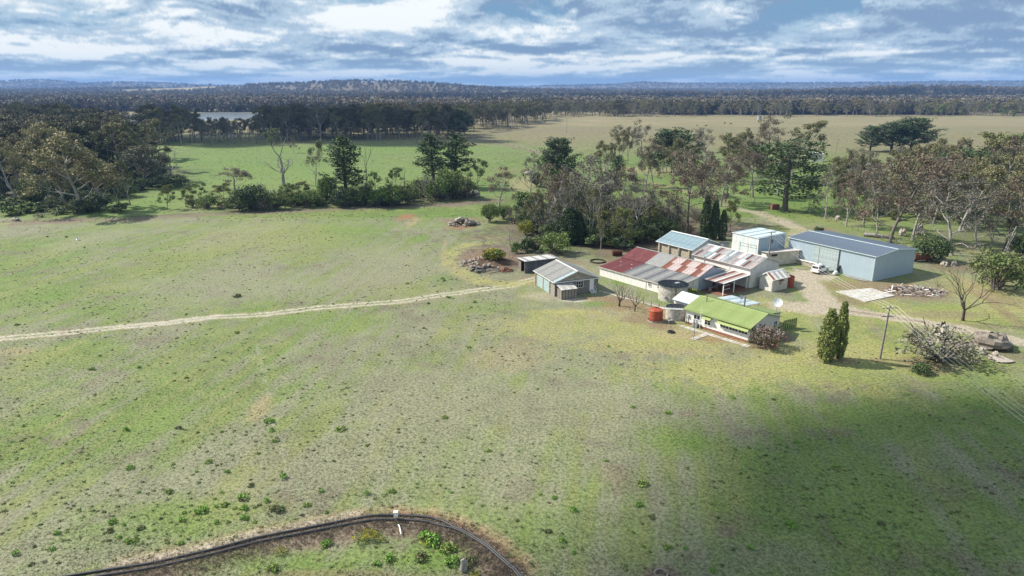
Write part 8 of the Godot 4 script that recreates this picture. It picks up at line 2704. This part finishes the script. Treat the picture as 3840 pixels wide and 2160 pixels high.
func weed_spots() -> Array:
	return [
		[-30.1, -76.5, 1.30, "large green weed clump in the middle paddock right of the worn streak"], [-20.7, -74.5, 1.20, "large green weed clump in the middle paddock right of the worn streak"],
		[-16.9, -70.7, 0.58, "small green weed clump in the middle paddock right of the worn streak"], [-19.8, -67.3, 0.44, "small green weed clump in the centre of the near paddock"],
		[-24.3, -63.9, 1.20, "large green weed clump scattered left of centre in the near paddock"], [-30.7, -65.0, 0.65, "mid-sized green weed clump scattered left of centre in the near paddock"],
		[-28.8, -68.9, 0.47, "small green weed clump scattered left of centre in the near paddock"], [-41.5, -65.7, 1.01, "large green weed clump scattered left of centre in the near paddock"],
		[-27.2, -62.4, 0.73, "mid-sized green weed clump scattered left of centre in the near paddock"], [-27.2, -60.0, 1.40, "large green weed clump in the dense cluster just above the bank"],
		[-30.0, -60.0, 0.42, "small green weed clump in the dense cluster just above the bank"], [-28.5, -58.9, 0.82, "mid-sized green weed clump in the dense cluster just above the bank"],
		[-29.3, -58.7, 0.58, "small green weed clump in the dense cluster just above the bank"], [-25.1, -58.9, 0.44, "small green weed clump in the dense cluster just above the bank"],
		[-24.6, -59.6, 0.91, "mid-sized green weed clump in the dense cluster just above the bank"], [-30.4, -57.9, 1.30, "large green weed clump in the dense cluster just above the bank"],
		[-27.3, -58.4, 0.47, "small green weed clump in the dense cluster just above the bank"], [-26.4, -58.2, 1.01, "large green weed clump in the dense cluster just above the bank"],
		[-23.1, -58.1, 1.30, "large green weed clump in the dense cluster just above the bank"], [-22.7, -58.6, 0.52, "small green weed clump in the dense cluster just above the bank"],
		[-38.2, -61.1, 0.42, "small green weed clump in the bottom left corner of the paddock"], [-35.2, -61.1, 0.82, "mid-sized green weed clump in the bottom left corner of the paddock"],
		[-31.9, -57.6, 0.58, "small green weed clump in the bottom left corner of the paddock"], [-33.8, -56.7, 0.44, "small green weed clump in the bottom left corner of the paddock"],
		[-31.6, -56.4, 0.91, "mid-sized green weed clump in the bottom left corner of the paddock"], [-28.2, -56.1, 0.65, "mid-sized green weed clump in the dense cluster just above the bank"],
		[-24.5, -56.1, 0.47, "small green weed clump in the dense cluster just above the bank"], [-25.8, -56.8, 1.01, "large green weed clump in the dense cluster just above the bank"],
		[-34.9, -55.1, 0.73, "mid-sized green weed clump in the bottom left corner of the paddock"], [-36.8, -55.7, 0.52, "small green weed clump in the bottom left corner of the paddock"],
		[-33.5, -54.9, 0.42, "small green weed clump in the bottom left corner of the paddock"], [-34.6, -53.4, 0.82, "mid-sized green weed clump in the bottom left corner of the paddock"],
		[-36.2, -53.8, 0.58, "small green weed clump in the bottom left corner of the paddock"], [-36.9, -53.4, 0.44, "small green weed clump in the bottom left corner of the paddock"],
		[-35.1, -53.1, 0.91, "mid-sized green weed clump in the bottom left corner of the paddock"], [-30.1, -52.9, 0.65, "mid-sized green weed clump in the bottom left corner of the paddock"],
		[-31.4, -53.0, 0.47, "small green weed clump in the bottom left corner of the paddock"], [-38.0, -56.1, 1.01, "large green weed clump in the bottom left corner of the paddock"],
		[-37.6, -54.8, 0.73, "mid-sized green weed clump in the bottom left corner of the paddock"], [-29.7, -61.1, 0.52, "small green weed clump in the dense cluster just above the bank"],
		[-34.0, -65.0, 0.42, "small green weed clump scattered left of centre in the near paddock"], [-33.5, -67.0, 0.82, "mid-sized green weed clump scattered left of centre in the near paddock"],
		[-35.0, -74.0, 0.58, "small green weed clump in the middle paddock near the left edge"], [-37.8, -73.8, 0.44, "small green weed clump in the middle paddock near the left edge"],
		[-29.0, -74.2, 0.91, "mid-sized green weed clump in the middle paddock right of the worn streak"], [-27.9, -71.7, 0.65, "mid-sized green weed clump in the middle paddock right of the worn streak"],
		[-37.3, -66.6, 0.47, "small green weed clump scattered left of centre in the near paddock"], [-46.7, -74.2, 1.01, "large green weed clump in the middle paddock near the left edge"],
		[-40.7, -75.0, 0.73, "mid-sized green weed clump in the middle paddock near the left edge"], [-38.7, -71.8, 0.52, "small green weed clump in the middle paddock near the left edge"],
		[-46.1, -71.7, 0.42, "small green weed clump in the middle paddock near the left edge"], [-20.4, -58.9, 0.82, "mid-sized green weed clump in the dense cluster just above the bank"],
		[-18.1, -57.8, 0.58, "small green weed clump in the dense cluster just above the bank"], [-20.4, -57.3, 0.44, "small green weed clump in the dense cluster just above the bank"],
		[-14.8, -61.1, 0.91, "mid-sized green weed clump near the crest of the curved bank"], [-19.6, -61.4, 0.65, "mid-sized green weed clump in the dense cluster just above the bank"],
		[13.8, -62.8, 1.20, "large green weed clump right of the curved bank"], [12.5, -59.1, 1.01, "large green weed clump right of the curved bank"],
		[13.5, -57.0, 0.73, "mid-sized green weed clump right of the curved bank"], [11.3, -54.8, 0.52, "small green weed clump right of the curved bank"],
		[12.0, -52.7, 0.42, "small green weed clump right of the curved bank"], [14.0, -52.6, 0.82, "mid-sized green weed clump right of the curved bank"],
		[15.7, -52.4, 0.58, "small green weed clump right of the curved bank"], [19.9, -52.2, 0.44, "small green weed clump in the cloud shade at the lower right"],
		[21.5, -52.3, 0.91, "mid-sized green weed clump in the cloud shade at the lower right"], [17.2, -49.3, 0.65, "mid-sized green weed clump in the cloud shade at the lower right"],
		[24.8, -58.6, 0.47, "small green weed clump in the cloud shade at the lower right"], [26.5, -55.7, 1.40, "large green weed clump in the cloud shade at the lower right"],
		[35.1, -55.9, 0.73, "mid-sized green weed clump in the cloud shade at the lower right"], [28.5, -53.5, 0.52, "small green weed clump in the cloud shade at the lower right"],
		[33.9, -62.5, 0.42, "small green weed clump in the cloud shade at the lower right"], [35.5, -66.1, 0.82, "mid-sized green weed clump in the cloud shade at the lower right"],
		[41.3, -51.7, 0.58, "small green weed clump in the cloud shade at the lower right"], [49.1, -61.0, 0.44, "small green weed clump in the cloud shade at the lower right"],
		[33.3, -71.5, 0.91, "mid-sized green weed clump at the upper edge of the cloud shade"], [15.8, -80.8, 0.65, "mid-sized green weed clump below the house lawn"],
		[19.1, -65.9, 0.47, "small green weed clump right of the curved bank"], [20.0, -79.0, 1.01, "large green weed clump below the house lawn"],
		[-54.3, -129.1, 1.50, "large green weed clump beside the left half of the pale track"], [-77.5, -127.0, 0.52, "small green weed clump beside the left half of the pale track"],
		[-86.0, -119.8, 0.42, "small green weed clump beside the left half of the pale track"], [-86.0, -111.9, 0.82, "mid-sized green weed clump beside the left half of the pale track"],
		[-54.6, -112.7, 0.58, "small green weed clump beside the left half of the pale track"], [-79.9, -121.1, 0.44, "small green weed clump beside the left half of the pale track"],
		[-109.9, -171.3, 0.91, "mid-sized green weed clump in the upper paddock near the left edge"], [-98.0, -210.9, 0.65, "mid-sized green weed clump in the upper paddock left of the mound"],
		[-95.8, -209.1, 0.47, "small green weed clump in the upper paddock left of the mound"], [-122.8, -184.2, 1.01, "large green weed clump in the upper paddock near the left edge"],
		[-128.4, -184.9, 0.73, "mid-sized green weed clump in the upper paddock near the left edge"], [-98.5, -149.6, 0.52, "small green weed clump in the upper paddock near the left edge"],
		[-41.8, -101.6, 0.42, "small green weed clump in the middle paddock near the left edge"], [-46.5, -108.4, 0.82, "mid-sized green weed clump beside the left half of the pale track"],
		[-63.4, -97.8, 0.58, "small green weed clump in the middle paddock near the left edge"], [-45.5, -97.3, 0.44, "small green weed clump in the middle paddock near the left edge"],
		[-61.4, -92.6, 0.91, "mid-sized green weed clump in the middle paddock near the left edge"], [-61.9, -92.6, 0.65, "mid-sized green weed clump in the middle paddock near the left edge"],
		[-18.7, -148.2, 0.47, "small green weed clump beside the rubbish mound ring"], [-15.0, -141.8, 1.01, "large green weed clump beside the rubbish mound ring"],
		[-14.4, -140.1, 0.73, "mid-sized green weed clump beside the rubbish mound ring"], [-12.9, -141.6, 0.52, "small green weed clump beside the rubbish mound ring"],
		[-20.1, -143.1, 0.42, "small green weed clump beside the rubbish mound ring"], [-22.0, -138.1, 0.82, "mid-sized green weed clump along the pale track"],
		[-15.8, -140.1, 0.58, "small green weed clump beside the rubbish mound ring"], [-16.0, -136.3, 0.44, "small green weed clump along the pale track"],
		[-12.8, -128.4, 0.91, "mid-sized green weed clump along the pale track"], [-12.3, -128.4, 0.65, "mid-sized green weed clump along the pale track"],
		[-11.5, -127.6, 0.47, "small green weed clump along the pale track"], [-7.1, -125.3, 1.01, "large green weed clump along the pale track"],
		[-16.0, -124.5, 0.73, "mid-sized green weed clump along the pale track"], [-3.3, -124.0, 0.52, "small green weed clump along the pale track"],
		[-30.9, -102.7, 0.42, "small green weed clump along the pale track"], [-8.4, -77.8, 0.82, "mid-sized green weed clump in the centre of the near paddock"],
		[10.5, -67.5, 0.58, "small green weed clump below the house lawn"], [0.5, -56.6, 0.44, "small green weed clump near the crest of the curved bank"],
		[4.6, -53.5, 0.91, "mid-sized green weed clump right of the curved bank"], [4.3, -60.4, 0.65, "mid-sized green weed clump right of the curved bank"],
		[2.9, -61.1, 0.47, "small green weed clump right of the curved bank"], [6.0, -58.2, 1.01, "large green weed clump right of the curved bank"],
		[3.4, -54.9, 0.73, "mid-sized green weed clump right of the curved bank"], [-7.6, -62.6, 0.52, "small green weed clump near the crest of the curved bank"],
		[-6.2, -61.3, 0.42, "small green weed clump near the crest of the curved bank"], [-12.4, -61.5, 0.82, "mid-sized green weed clump near the crest of the curved bank"],
		[5.6, -51.9, 0.58, "small green weed clump right of the curved bank"], [-43.2, -52.6, 0.44, "small green weed clump in the bottom left corner of the paddock"],
		[-44.1, -51.5, 0.91, "mid-sized green weed clump in the bottom left corner of the paddock"], [-41.3, -52.2, 0.65, "mid-sized green weed clump in the bottom left corner of the paddock"],
		[-38.2, -52.2, 0.35, "small green weed clump in the bottom left corner of the paddock"], [-42.4, -54.5, 0.76, "mid-sized green weed clump in the bottom left corner of the paddock"],
		[-41.8, -50.1, 0.55, "small green weed clump in the bottom left corner of the paddock"], [-42.3, -57.9, 0.39, "small green weed clump in the bottom left corner of the paddock"],
		[-47.8, -64.5, 0.32, "small green weed clump scattered left of centre in the near paddock"], [-2.7, -69.6, 0.61, "mid-sized green weed clump in the centre of the near paddock"],
		[-10.4, -65.6, 0.44, "small green weed clump in the centre of the near paddock"], [-26.8, -109.5, 0.33, "small green weed clump along the pale track"],
		[-20.7, -98.6, 0.68, "mid-sized green weed clump in the middle paddock right of the worn streak"], [-19.1, -106.9, 0.49, "small green weed clump along the pale track"],
		[26.2, -85.2, 0.35, "small green weed clump at the upper edge of the cloud shade"], [29.6, -83.5, 0.76, "mid-sized green weed clump at the upper edge of the cloud shade"],
		[34.7, -82.7, 0.55, "small green weed clump at the upper edge of the cloud shade"], [13.8, -78.1, 0.39, "small green weed clump below the house lawn"],
		[20.0, -86.9, 0.32, "small green weed clump below the house lawn"], [53.3, -84.3, 0.61, "mid-sized green weed clump at the upper edge of the cloud shade"],
		[57.4, -85.2, 0.44, "small green weed clump at the upper edge of the cloud shade"], [46.2, -86.0, 0.33, "small green weed clump at the upper edge of the cloud shade"],
		[15.4, -102.0, 0.68, "mid-sized green weed clump below the house lawn"], [17.1, -99.8, 0.49, "small green weed clump below the house lawn"],
		[-0.9, -109.5, 0.35, "small green weed clump along the pale track"], [-6.8, -102.0, 0.76, "mid-sized green weed clump in the centre of the near paddock"],
		[-15.2, -110.8, 0.55, "small green weed clump along the pale track"], [-47.6, -84.3, 0.39, "small green weed clump in the middle paddock near the left edge"],
		[-53.1, -82.7, 0.32, "small green weed clump in the middle paddock near the left edge"], [-46.4, -89.6, 0.61, "mid-sized green weed clump in the middle paddock near the left edge"],
		[-27.6, -87.8, 0.44, "small green weed clump in the middle paddock right of the worn streak"], [-21.4, -85.2, 0.33, "small green weed clump in the middle paddock right of the worn streak"],
		[-59.7, -75.3, 0.68, "mid-sized green weed clump in the middle paddock near the left edge"], [-57.3, -78.1, 0.49, "small green weed clump in the middle paddock near the left edge"],
		[-54.6, -102.0, 0.35, "small green weed clump in the middle paddock near the left edge"], [-55.2, -93.4, 0.76, "mid-sized green weed clump in the middle paddock near the left edge"],
		[-34.2, -124.3, 0.55, "small green weed clump along the pale track"], [-45.2, -139.1, 0.39, "small green weed clump along the pale track"],
		[-45.5, -150.0, 0.32, "small green weed clump in the upper paddock left of the mound"], [-49.9, -184.2, 0.61, "mid-sized green weed clump in the upper paddock left of the mound"],
		[-58.7, -168.4, 0.44, "small green weed clump in the upper paddock left of the mound"], [-35.5, -157.4, 0.33, "small green weed clump in the upper paddock left of the mound"],
	]
